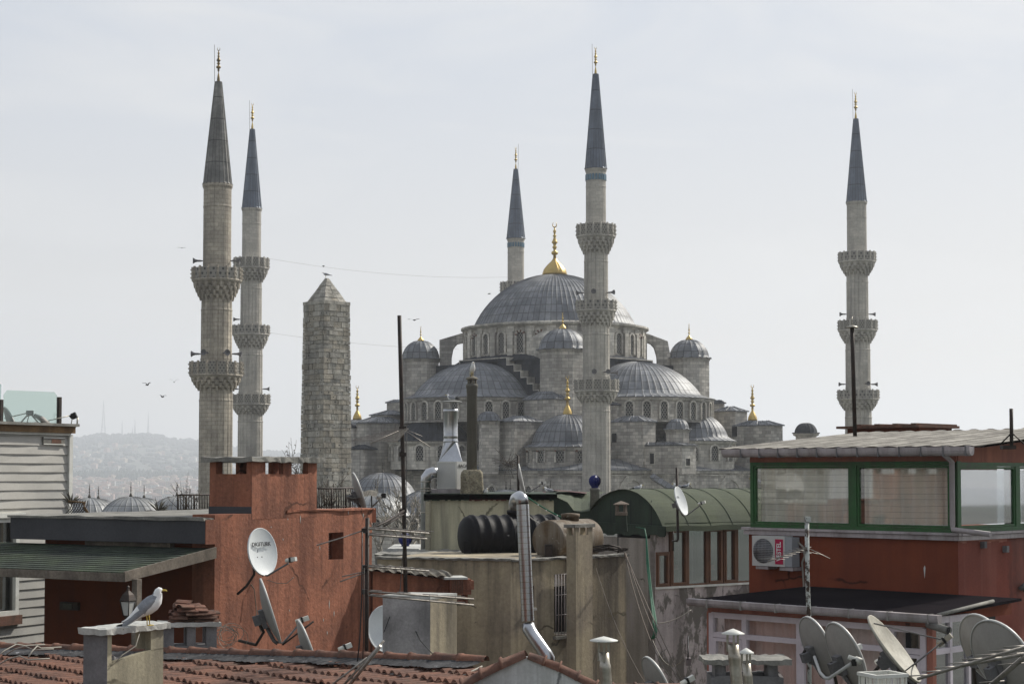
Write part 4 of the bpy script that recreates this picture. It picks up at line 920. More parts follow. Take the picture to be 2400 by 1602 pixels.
# chimney block on the corner
ch = thing('chimney_block', 'big terracotta chimney block with a flat cap and see-through slots', 'chimney', tuple(MT @ Vector((1.9, .4, 13.2))))
cx0, cx1 = tl(590, 1150)[0], tl(742, 1150)[0]; cyL = .96; zc1 = Z(1082, 30.3); zs0 = Z(1110, 30.3)
mb = MB(MT); mb.box(cx0, cx1, -.003, cyL, 13.2, zs0, 0)
for a, b, ya, yb in ((0, .2, -.003, .12), (.47, .6, -.003, .1), (.86, 1.0, -.003, .12), (0, .1, cyL - .14, cyL), (.88, 1, cyL - .1, cyL), (.38, .5, cyL - .1, cyL)):
    mb.box(cx0 + (cx1 - cx0) * a, cx0 + (cx1 - cx0) * b, ya, yb, zs0, zc1)
mb.build('stack', terra, ch)
mb = MB(MT); bumpy(mb, cx0 - .012, cx1 + .01, -.0, cyL + .015, 13.2, 13.2, 0, 2, 2, 0); mb.M = MT; mb.box(cx0 - .012, cx0 - .002, 0, cyL + .01, 13.2, 13.42, 0); mb.build('flashing', greyband, ch)
mb = MB(MT); bumpy(mb, cx0 - .13, cx1 + .12, -.1, cyL + .12, zc1, zc1 + .085, 0, 18, 6, .018); mb.build('cap', conc, ch)
# wing with little sheet roof on the right
wg = thing('lean_to', 'low terracotta wing with a sagging corrugated roof edge', 'lean-to', P(980, 1400, 33.4))
Pw = P(874, 1340, 33.0); Mw = fr((Pw.x, Pw.y), 12); w0, w1 = 0, hit(Mw, 1052, 1370)[0]
mb = MB(Mw); q0 = hit(Mw, 880, 1337)[1]; q1 = hit(Mw, 1050, 1357)[1]; zb_ = hit(Mw, 900, 1425)[1]
mb.xprism([(w0, 0), (w1, 0), (w1, q1), (w0, q0)], 0, 1.0); mb.build('wall', terra, wg)
mb = MB(Mw)
n = 40
mb.grid([[(w0 - .2 + (w1 + .25 - w0) * k / n, yy, q0 + (q1 - q0) * k / n + .05 + (.06 if yy > 0 else 0) + .025 * math.sin(k * 1.3) + ru(-.01, .01)) for k in range(n + 1)] for yy in (-.18, .3, 1.1)], 0, False); mb.build('roof', zinc, wg)
x0 = hit(Mw, 1050, 1380)[0]; zz = hit(Mw, 1060, 1355)[1]; mb = MB(Mw); mb.box(x0, x0 + .42, -.25, .3, zz - .3, zz, 0)
for k in range(7): mb.box(x0 + .03 + k * .035, x0 + .045 + k * .035, -.27, -.25, zz - .28, zz - .02, 1)
mb.box(x0 - .12, x0 + .34, -.3, .35, zz, zz + .04, 2); mb.box(x0 + .32, x0 + .47, -.27, .2, zz - .2, zz - .03, 0); mb.box(x0 + .05, x0 + .35, -.1, .2, zz - .5, zz - .42, 0)
mb.box(x0 + .3, x0 + .38, -.1, .2, zz - .5, zz - .3, 0); mb.build('vent_box', [terra, clayold, conc_lt], wg)
# small louvre tower seen past the parapet end
# green shingle canopy
cn = thing('shingle_canopy', 'green shingled canopy on grey timber posts against the shaded terracotta wall', 'canopy', tuple(MD @ Vector((-1, -2.2, 0))))
zb0 = tdk(515, 1284)[1]; zf0 = tdk(297, 1342, -2.2)[1]; xr = .0; xl_ = -9; mb = MB(MD)
dz = (zf0 - zb0) / 2.2; rows = []
NN = 14
for k in range(NN):
    y0, y1 = -2.2 * k / NN, -2.2 * (k + 1) / NN
    mb.poly([(xl_, y0 - .02, zb0 + dz * (-y0) + .0), (xr, y0 - .02, zb0 + dz * (-y0)), (xr, y1 - .01, zb0 + dz * (-y1) + .012), (xl_, y1 - .01, zb0 + dz * (-y1) + .012)], 0, [(xl_, -y0), (xr, -y0), (xr, -y1), (xl_, -y1)])
    mb.poly([(xl_, y1 - .01, zb0 + dz * (-y1) + .012), (xr, y1 - .01, zb0 + dz * (-y1) + .012), (xr, y1 - .01, zb0 + dz * (-y1) - .01), (xl_, y1 - .01, zb0 + dz * (-y1) - .01)], 0)
mb.build('roof', shingle, cn)
mb = MB(MD); mb.poly([(xl_, 0, zb0 - .05), (xr, 0, zb0 - .05), (xr, -2.15, zf0 - .04), (xl_, -2.15, zf0 - .04)]); mb.box(-2.9, -.9, -.12, .0, zb0 + .0, zb0 + .07, 0); mb.build('underside', wood, cn)
mb = MB(MD); mb.box(xl_, xr + .02, -2.24, -2.19, zf0 - .14, zf0 - .005); mb.build('front_fascia', wood, cn)
mb = MB(MD); mb.poly([(xr, -2.24, zf0 - .14), (xr, 0, zb0 - .17), (xr, 0, zb0 + .02), (xr, -2.24, zf0 + .02)]); mb.poly([(xr + .04, -2.24, zf0 - .14), (xr + .04, 0, zb0 - .17), (xr + .04, 0, zb0 + .02), (xr + .04, -2.24, zf0 + .02)]); mb.poly([(xr, -2.24, zf0 + .02), (xr + .04, -2.24, zf0 + .02), (xr + .04, 0, zb0 + .02), (xr, 0, zb0 + .02)]); mb.poly([(xr, -2.24, zf0 - .14), (xr + .04, -2.24, zf0 - .14), (xr + .04, -2.24, zf0 + .02), (xr, -2.24, zf0 + .02)]); mb.build('barge_board', wood, cn)
xp = tdk(320, 1400, -2.05)[0]; mb = MB(MD); mb.box(xp - .055, xp + .055, -2.1, -1.99, 9, zf0 - .1); mb.build('post', wood, cn)
lt = thing('lantern', 'black and white glass wall lantern on the canopy post behind the gull', 'lantern', P(301, 1415, 26.3))
lc = P(300, 1412, 26.6); mb = MB(Matrix.Translation(lc)); mb.lathe([(.13, .03), (.135, .04), (.09, .13), (.03, .19), (.02, .23), (.03, .25), (.0, .28)], 4, (0, 0, 0), 0, False, 20); mb.lathe([(.07, -.2), (.06, -.22), (.01, -.28)], 4, (0, 0, 0), 0, False, 20)
for k in range(4):
    a = R(20 + 90 * k); mb.tube([(.12 * math.cos(a), .12 * math.sin(a), .03), (.07 * math.cos(a), .07 * math.sin(a), -.2)], .008, 4)
mb.tube([(0, 0, -.25), (.1, 0, -.3), (.16, 0, -.2)], .012, 5); mb.build('casing', iron, lt)
mb = MB(Matrix.Translation(lc)); mb.lathe([(.11, .02), (.065, -.19)], 4, (0, 0, 0), 0, False, 20); mb.build('glass', dishm, lt)
wx, wz = tdk(165, 1419, -.02); mb = MB(MD); mb.box(wx - .22, wx + .22, -.07, -.0, wz - .07, wz + .07, 0); mb.box(wx - .12, wx + .1, -.09, -.07, wz - .04, wz + .04, 1); one(mb, 'wall_lamp', [iron, dkmetal], 'dim oval bulkhead lamp on the dark wall under the canopy', 'lamp', MD @ Vector((wx, -.05, wz)))
# terrace railings
def railing(label, p0, p1, zb, h, n, sp=None):
    t = thing('railing', label, 'railing', p0, 'black railings on the terrace'); p0, p1 = Vector(p0), Vector(p1); mb = MB()
    mb.tube([p0 + Vector((0, 0, h)), p1 + Vector((0, 0, h))], .02, 4); mb.tube([p0 + Vector((0, 0, .04)), p1 + Vector((0, 0, .04))], .012, 4); mb.build('rail', iron, t); mb = MB()
    for k in range(n + 1):
        p = p0.lerp(p1, k / n); mb.tube([p, p + Vector((0, 0, h))], .022 if k % 6 == 0 else .01, 4)
    mb.build('bars', iron, t)
railing('black iron railing left of the chimney block', P(417, 1198, 37), P(492, 1196, 38), 0, .36, 12)
railing('black iron railing right of the chimney block, in front of the obelisk', P(742, 1193, 34), P(832, 1189, 36), 0, .42, 16)
# dry plants
def shrub(label, c, h, n, spread, m=twig, name='bare_shrub', cat='shrub', th_=.008, grp=None, up=1.0):
    mb = MB(); c = Vector(c)
    for k in range(n):
        p = c + Vector((ru(-spread, spread) * .4, ru(-spread, spread) * .3, 0)); d = Vector((ru(-spread, spread), ru(-spread, spread) * .6, h * ru(.5, 1) * up)) * .25; pts = [p]
        for j in range(4): d = d + Vector((ru(-.25, .25), ru(-.2, .2), ru(-.1, .2))) * h * .22; pts.append(pts[-1] + d)
        mb.tube(pts, [th_, th_ * .8, th_ * .6, th_ * .5, th_ * .4], 3)
        for q in (2, 3):
            e = pts[q] + Vector((ru(-.3, .3), ru(-.2, .2), ru(0, .35))) * h * .5; mb.tube([pts[q], e], th_ * .4, 3)
            if rnd() < .6: mb.lathe([(0, -.015), (.014, 0), (0, .015)], 4, e)
    return one(mb, name, m, label, cat, c, grp)
shrub('leafless potted shrub beside the left terrace railing', P(440, 1196, 36.6), .55, 14, .35)
shrub('taller thin bare stem rising over the left terrace railing', P(434, 1196, 37.4), .75, 3, .12)
shrub('thin dry branches behind the right end of the chimney block', P(700, 1112, 33.5), .3, 14, .25)
shrub('dense bare twigs against the obelisk foot behind the right railing', P(772, 1190, 36.5), .7, 22, .5)
shrub('tall dry stalks poking above the chimney block cap', P(682, 1090, 34), .42, 6, .12)
for px, lab in ((372, 'spiky dried agave in front of the courtyard domes'), (168, 'spiky dried agave beside the clapboard house corner')):
    mb = MB(); c = P(px, 1199 if px > 300 else 1180, 36.5)
    for k in range(26):
        a, e = ru(0, 6.28), ru(.15, 1.3); L = ru(.2, .36); d = Vector((math.cos(a) * math.cos(e), math.sin(a) * math.cos(e), math.sin(e))); mb.tube([c, c + d * L * .5, c + d * L + Vector((0, 0, -.02))], [.012, .014, .002], 4)
    one(mb, 'agave', agave, lab, 'plant', c)
t = thing('arched_trellis', 'rusty trellis of curved bars beside the clapboard house', 'trellis', P(185, 1205, 36)); mb = MB()
mb.tube([P(160, 1174, 36), P(201, 1177, 36)], .018, 4)
for k in range(4): mb.tube([P(199 - k * 2, 1177, 36), P(197 + k, 1190, 36), P(205 + k * 2, 1206, 36)], .014, 4)
mb.build('frame', wood_br, t); mb = MB()
for k in range(7): x = 158 + k * 6; mb.tube([P(x + 12, 1172, 36), P(x + 10, 1184, 36), P(x + 3, 1196, 36), P(x - 8, 1206, 36)], .009, 4); mb.tube([P(x - 6, 1176, 36), P(x + 2, 1194, 36), P(x + 16, 1207, 36)], .007, 4)
mb.build('curved_bars', iron, t)

# dishes on the terracotta wall
d1 = dish('white satellite dish with black lettering mounted on the terracotta wall', 616, 1292, 28.9, (.84, -.5, .17), .8, .92, .72, dish_wht, dishb, [tuple(P(596, 1345, 29.0)), tuple(P(578, 1372, 29.0)), tuple(P(556, 1392, 29.0))], 1, whitep)
c = P(616, 1292, 28.9); n = Vector((.84, -.5, .17)).normalized(); Y = (Vector((0, 0, 1)) - n * n.z).normalized(); X = Y.cross(n)
Md = Matrix(((X.x, Y.x, n.x, c.x), (X.y, Y.y, n.y, c.y), (X.z, Y.z, n.z, c.z), (0, 0, 0, 1)))
txt('DIGITURK', Md @ Matrix.Translation((.01, .13, -.018)), .095, lettering_k, 'lettering', d1, .002, 1.15, .002)
mb = MB(Md); mb.tube([(-.06, .0, -.073), (-.035, .04, -.073), (-.02, .07, -.073)], .006, 4); mb.tube([(.02, .19, -.072), (.05, .235, -.07), (.06, .2, -.07), (.05, .17, -.07)], .006, 4); mb.build('swoosh_mark', lettering_g, d1)
mb = MB(Md)
for x, y_ in ((-.07, -.08), (.05, -.08), (-.06, -.36), (.05, -.36)): mb.lathe([(.011, -.09 if y_ > -.2 else -.045), (.011, -.07 if y_ > -.2 else -.03), (0, -.069 if y_ > -.2 else -.029)], 6, (x, y_, 0))
mb.build('bolt', iron, d1)
t = thing('wall_bracket', 'iron strut bracket carrying the lettered dish on the terracotta wall', 'bracket', P(556, 1392, 30)); mb = MB()
mb.tube([P(540, 1345, 29.7), P(580, 1358, 30.1)], .03, 4); mb.tube([P(553, 1398, 29.75), P(556, 1380, 29.9)], .035, 4); mb.tube([P(545, 1346, 29.8), P(527, 1380, 29.6)], .012, 4); mb.tube([P(553, 1395, 29.8), P(530, 1425, 29.6)], .018, 4); mb.build('strut', iron, t)
dish('large grey dish seen edge-on from behind, low on the terracotta wall', 635, 1430, 26, (.93, .2, .3), 1.02, .9, .4, dishm, dishb, [tuple(P(618, 1480, 26)), tuple(P(600, 1510, 26.2)), tuple(P(560, 1500, 26.6))])
dish('beige dish with a twin feed on a dark arm, rising behind the tile ridge', 722, 1512, 25.4, (.86, .25, .33), .82, .9, .62, dishm, dishb, None, 1, whitep)
mb = MB(); mb.tube([P(662, 1510, 26), P(735, 1455, 26)], .015, 5); one(mb, 'slanting_rod', iron, 'dark slanting arm between the two low dishes on the terracotta wall', 'antenna arm', P(662, 1510, 26))
dish('white dish half hidden by the pale concrete stack', 905, 1472, 30.5, (.55, -.8, .1), .82, .9, .5, dish_wht, dishb)
dish('grey dish at the end of the terrace railing, seen from behind', 843, 1152, 34.5, (.92, .22, .32), .82, .9, .5, dishm, dishb)
t = thing('sheet_awning', 'ragged little corrugated awning on thin posts beside the terrace railing', 'awning', P(848, 1190, 34)); mb = MB(); n = 24
mb.grid([[P(812 + 72 * k / n, yy + 3 * math.sin(k * .25) + ru(-1, 1), d) for k in range(n + 1)] for yy, d in ((1164, 34.2), (1157, 34.8), (1151, 35.4))], 0, False); mb.build('roof', zinc, t)
mb = MB()
for px in (820, 845, 871): mb.tube([P(px, 1192, 34.8), P(px, 1156, 34.8)], .014, 4)
mb.build('posts', iron, t)
t = thing('feed_horn_arm', 'small feed horn on a thin arm just above the terracotta parapet end', 'antenna', P(875, 1185, 34.4)); mb = MB(); mb.tube([P(872, 1187, 34.4), P(898, 1164, 34.4)], .012, 4); mb.build('arm', steel_dull, t); mb = MB(Matrix.Translation(P(900, 1161, 34.4))); mb.box(-.04, .04, -.03, .03, -.05, .05); mb.build('feed_horn', blk, t)
# cables on the terracotta wall
cable('loose cable looping from the lettered dish down the terracotta wall', [P(583, 1360, 29.9), P(596, 1380, 29.8), P(600, 1420, 29.8), P(602, 1450, 29.6), P(612, 1480, 29)], .009, wiredk)
cable('thin cable hanging from the lettered dish feed', [P(626, 1358, 29.8), P(650, 1366, 29.7), P(672, 1366, 29.6), P(688, 1352, 29.5)], .006, wire)
mb = MB(); c = P(533, 1498, 26)
for k in range(9):
    a = ru(0, 6.28); r = ru(.1, .24); cc = c + Vector((ru(-.08, .12), 0, ru(.02, .12))); mb.tube([cc + Vector((r * math.cos(a + q * .5), .03 * math.sin(q), r * .8 * math.sin(a + q * .5))) for q in range(11)], .005, 3)
one(mb, 'coiled_wire', wire, 'tangle of coiled wire at the foot of the terracotta wall', 'wire coil', c)

# ------------------------------------------------------------------ tiled roof in the foreground
tr = thing('tiled_roof', 'clay pantile roof with flaking grey ridge flashing across the foreground', 'roof', P(560, 1600, 22))
ca = Vector((.66, -.75, 0)); cc_ = Vector((.75, .66, .09)); o0 = P(560, 1562, 22.5)
nrm = ca.cross(cc_).normalized()
def onplane(px, y, lift=0):
    r = ray(px, y); o = Vector((0, 0, ZC)); return o + r * ((o0 + Vector((0, 0, lift)) - o).dot(nrm) / r.dot(nrm))
RA, RB_ = onplane(-120, 1528), onplane(1135, 1566)
rd_ = (RB_ - RA); rn = Vector((-rd_.y, rd_.x, 0)).normalized()          # points away from the viewer
W_, Lc = .30, .42; mb = MB()
def st(p): q = p - o0; a_ = Vector((ca.x, ca.y)); c_ = Vector((cc_.x, cc_.y)); q2 = Vector((q.x, q.y)); return q2.dot(a_), q2.dot(c_)
corners = [st(onplane(*p)) for p in ((-150, 1515), (1200, 1560), (-150, 1680), (1200, 1680))]
s0, s1 = min(c[0] for c in corners) - 1, max(c[0] for c in corners) + 1; t0, t1 = min(c[1] for c in corners) - 1, max(c[1] for c in corners) + 1
prof = [(0, .0), (.08, .035), (.17, .048), (.27, .04), (.36, .008), (.44, .0), (.52, .006), (.6, .036), (.7, .048), (.8, .04), (.9, .008), (1.0, .0)]
for i in range(int((t1 - t0) / Lc)):
    for j in range(int((s1 - s0) / W_)):
        s_, t_ = s0 + j * W_, t0 + i * Lc; mid = o0 + ca * (s_ + W_ / 2) + cc_ * (t_ + Lc / 2)
        if (mid - RA).dot(rn) > -.05: continue
        if mid.y < 15: continue
        rr = ray(600, 1700); r2 = mid - Vector((0, 0, ZC)); v = PY - FPX * (r2.z * cT - r2.y * sT) / (r2.y * cT + r2.z * sT)
        u_ = 1200 + FPX * r2.x / (r2.y * cT + r2.z * sT)
        if v > 1690 or u_ < -120 or u_ > 1215: continue
        jz = ru(-.006, .01); js = ru(-.012, .012); tilt = ru(-.01, .01); m_ = 0 if rnd() < .85 else 1
        rows = []
        for q, lift in ((-.05, .05), (Lc + .02, .0)):
            rows.append([o0 + ca * (s_ + p * W_ + js) + cc_ * (t_ + q) + Vector((0, 0, h_ + lift + jz + tilt * p)) for p, h_ in prof])
        rows.insert(0, [p - Vector((0, 0, .028)) for p in rows[0]])
        mb.grid(rows, m_, False)
mb.build('tiles', [claytile, clayold], tr)
mb = MB(); mb.poly([RA - Vector((0, 0, .15)) + Vector((0, 0, 0)), RB_ - Vector((0, 0, .15)), RB_ - Vector((3, 5, .5)), RA - Vector((3, 5, .5))])
A1 = RA - rn * 7 - Vector((0, 0, .25)); B1 = RB_ - rn * 7 - Vector((0, 0, .25))
mb.build('underlay', clayold, tr)
n = 260; rows = [[], [], [], []]
for k in range(n + 1):
    f = k / n; p = RA.lerp(RB_, f); w1_ = .18 + .06 * math.sin(k * .16) + .05 * math.sin(k * .41 + 1) + ru(-.015, .015)
    for r_, (off, z) in zip(rows, ((.1, .12), (-.02, .115 + ru(-.006, .006)), (-.16, .085 + ru(-.01, .005)), (-.26 - w1_, .055 + ru(-.008, .008)))): r_.append(p + rn * off + Vector((0, 0, z)))
mb = MB(); mb.grid(rows, 0, False); mb.build('flashing', flash, tr)
mb = MB(); L = rd_.length; nt = int(L / .36); ux = rd_.normalized()
for k in range(nt):
    p = RA + ux * (k * L / nt); q = RA + ux * ((k + 1.1) * L / nt); e = ru(-.01, .01); bb = Vector((0, 0, .09 + e))
    for a_, b_, ra, rb in ((p, q, .085, .07),):
        rows = [[x + rn * (r_ * math.cos(R(an))) + Vector((0, 0, r_ * math.sin(R(an)))) + bb for an in range(0, 181, 20)] for x, r_ in ((a_, ra + .01), (a_ + ux * .05, ra + .01), (a_ + ux * .06, ra), (b_, rb))]
        mb.grid(rows, 0, True); mb.poly(rows[0], 0)
    mb.lathe([(.0, .17), (.035, .155), (.05, .12), (.045, .08)], 8, p + Vector((0, 0, .02)) - rn * .0)
mb.build('ridge_tiles', claytile, tr)
for k, (a, b, lab) in enumerate(((( -10, 1545), (58, 1512), 'pale cable arching over the ridge at the far left'), ((16, 1536), (78, 1522), 'second pale cable curling over the tile ridge'), ((66, 1545), (96, 1518), 'short pale cable draped over the ridge near the clapboard house'), ((0, 1560), (66, 1545), 'cable lying along the top row of tiles'))):
    p, q = onplane(*a, .1), onplane(*b, .2); p.z += .03; cable(lab, [p, p.lerp(q, .3) + Vector((0, 0, .05)), p.lerp(q, .7) + Vector((0, 0, .07)), q, q + Vector((.25, .15, -.0))], .011, wire)

# gull chimney
K2 = P(252, 1500, 19.5); MG = fr((K2.x, K2.y), 60); gc = thing('chimney', 'concrete chimney with a white slab cap where the gull stands', 'chimney', (K2.x, K2.y, 11))
gx = hit(MG, 383, 1500)[0]; gy = .37; zc0 = Z(1487, 19.6); zo = hit(MG, 255, 1555)[1]; zo2 = hit(MG, 378, 1517)[1]
mb = MB(MG); mb.box(0, gx, 0, gy, 8.5, zo - .03, 0); mb.xprism([(0, zo - .03), (gx, zo - .03), (gx, zo2), (gx * .75, zo2 - .01), (.06, zo + .01)], 0, .07, 0); mb.xprism([(0, zo - .03), (gx, zo - .03), (gx, zo2 - .1)], gy - .07, gy, 0)
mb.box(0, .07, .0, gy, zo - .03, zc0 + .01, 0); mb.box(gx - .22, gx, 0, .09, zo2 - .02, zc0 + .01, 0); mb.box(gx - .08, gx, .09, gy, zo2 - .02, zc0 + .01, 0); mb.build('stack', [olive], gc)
mb = MB(MG); mb.box(-.004, .0, 0, gy, 8.5, zc0, 0); mb.build('shaded_side', conc_gr, gc)  # thin grey sheet puts the shade of this face into its colour
mb = MB(MG); bumpy(mb, -.07, gx + .07, -.05, gy + .04, zc0 + .01, zc0 + .08, 0, 16, 5, .008); mb.build('cap', conc_lt, gc); zcap = zc0 + .08
mb = MB(MG); bumpy(mb, .1, gx - .25, .08, gy - .08, zo + .0, zo + .06, 0, 8, 3, .02); mb.build('flue_rim', conc_gr, gc)
cable('pale cable hanging inside the slot of the gull chimney', [MG @ Vector((gx * .55, -.02, zc0 + .02)), MG @ Vector((gx * .45, -.04, zc0 - .15)), MG @ Vector((gx * .2, -.05, zo + .09)), MG @ Vector((.1, -.04, zo + .02))], .007, wire)
# second chimney with a pile of old tiles
K3 = P(432, 1500, 23.8); MC = fr((K3.x, K3.y), 18); sc_ = thing('chimney', 'low grey concrete chimney with open sides, piled with broken tiles', 'chimney', (K3.x, K3.y, 11)); c0 = hit(MC, 384, 1500)[0]; c1 = hit(MC, 508, 1500)[0]; za, zb_ = Z(1468, 23.8), Z(1512, 23.8)
mb = MB(MC); mb.box(c0, c1, 0, .4, 9, zb_)
for a, b in ((0, .19), (.44, .6), (.8, 1)): mb.box(c0 + (c1 - c0) * a, c0 + (c1 - c0) * b, 0, .12, zb_, za); mb.box(c0 + (c1 - c0) * a, c0 + (c1 - c0) * b, .3, .4, zb_, za)
mb.build('stack', conc_gr, sc_); mb = MB(MC); bumpy(mb, c0 - .04, c1 + .05, -.06, .46, za, za + .06, 0, 10, 4, .008); mb.build('cap', conc_lt, sc_)
mb = MB(MC)
for k in range(46):
    lvl = k // 9; x = ru(c0 + .15 + lvl * .04, c1 - .1 - max(0, lvl - 2) * .12); z = za + .07 + lvl * .05; B = mb.M; mb.M = B @ Matrix.Translation((x, ru(.05, .35), z)) @ Matrix.Rotation(ru(-.5, .5), 4, 'Z') @ Matrix.Rotation(ru(-.12, .12), 4, 'Y')
    L = ru(.09, .2); mb.grid([[(-L, -.09, 0), (-L, -.03, .03), (-L, .03, .03), (-L, .09, 0)], [(L, -.09, 0), (L, -.03, .03), (L, .03, .03), (L, .09, 0)]], 0, False); mb.grid([[(-L, -.09, -.015), (-L, -.03, .014), (-L, .03, .014), (-L, .09, -.015)], [(L, -.09, -.015), (L, -.03, .014), (L, .03, .014), (L, .09, -.015)]], 0, False)
    mb.poly([(-L, -.09, -.015), (L, -.09, -.015), (L, -.09, 0), (-L, -.09, 0)]); mb.M = B
one(mb, 'tile_stack', clayold, 'heap of broken old roof tiles on the low grey chimney', 'tile pile', MC @ Vector((0, .2, za)))
# white gable with big verge tiles
gw = thing('gable_wall', 'whitewashed gable wall capped with large clay verge tiles', 'wall', P(1225, 1602, 19))
Ga = P(1080, 1608, 19.3); Gm = fr((Ga.x, Ga.y), -6); gl = lambda px, y: hit(Gm, px, y)
gp = [gl(1085, 1612), gl(1150, 1576), gl(1228, 1540), gl(1262, 1548), gl(1310, 1568), gl(1390, 1612)]
mb = MB(Gm); mb.xprism([(gp[0][0], 8), (gp[-1][0] + .5, 8), (gp[-1][0] + .5, gp[-1][1] - .2)] + list(reversed(gp)), 0, .22); mb.build('wall', white_wall, gw)
mb = MB(Gm)
def verge(x0, z0, x1, z1, r):
    d = Vector((x1 - x0, 0, z1 - z0)); L = d.length; d.normalize(); up_ = Vector((-d.z, 0, d.x)); up_ = up_ if up_.z > 0 else -up_
    rows = [[Vector((x0, .08, z0)) + d * (L * f) + up_ * (rr * math.sin(R(an)) - .01) + Vector((0, rr * 1.25 * math.cos(R(an)), 0)) for an in range(0, 181, 15)] for f, rr in ((0, r + .022), (.1, r + .03), (.13, r), (1.12, r * .86))]
    mb.grid(rows, 0, True); mb.poly(rows[0], 0)
def along(pts, n, r):
    for k in range(n):
        def at(f):
            s = f * (len(pts) - 1); i = min(int(s), len(pts) - 2); return pts[i][0] + (pts[i + 1][0] - pts[i][0]) * (s - i), pts[i][1] + (pts[i + 1][1] - pts[i][1]) * (s - i)
        a, b = at(k / n), at((k + 1) / n); verge(*a, *b, r)
along([gl(1085, 1612), gl(1150, 1576), gl(1228, 1541)], 3, .1); along([gl(1395, 1614), gl(1310, 1570), gl(1240, 1543)], 4, .085); mb.build('verge_tiles', claytile, gw)
cable('thick pale cable between the tiles and the white gable', [P(1010, 1612, 20.4), P(1080, 1585, 20.4), P(1130, 1560, 20.6)], .012, wire)
mb = MB(); a_, b_ = P(1380, 1612, 20.5), P(1590, 1610, 20.5)
for k in range(4):
    p, q = a_.lerp(b_, k / 4), a_.lerp(b_, (k + 1.08) / 4); mb.tube([p, p + (q - p) * .12, p + (q - p) * .14, q], [.075, .075, .055, .05], 10)
one(mb, 'ridge_tile_row', claytile, 'row of clay ridge tiles at the bottom edge right of the white gable', 'ridge tiles', a_)

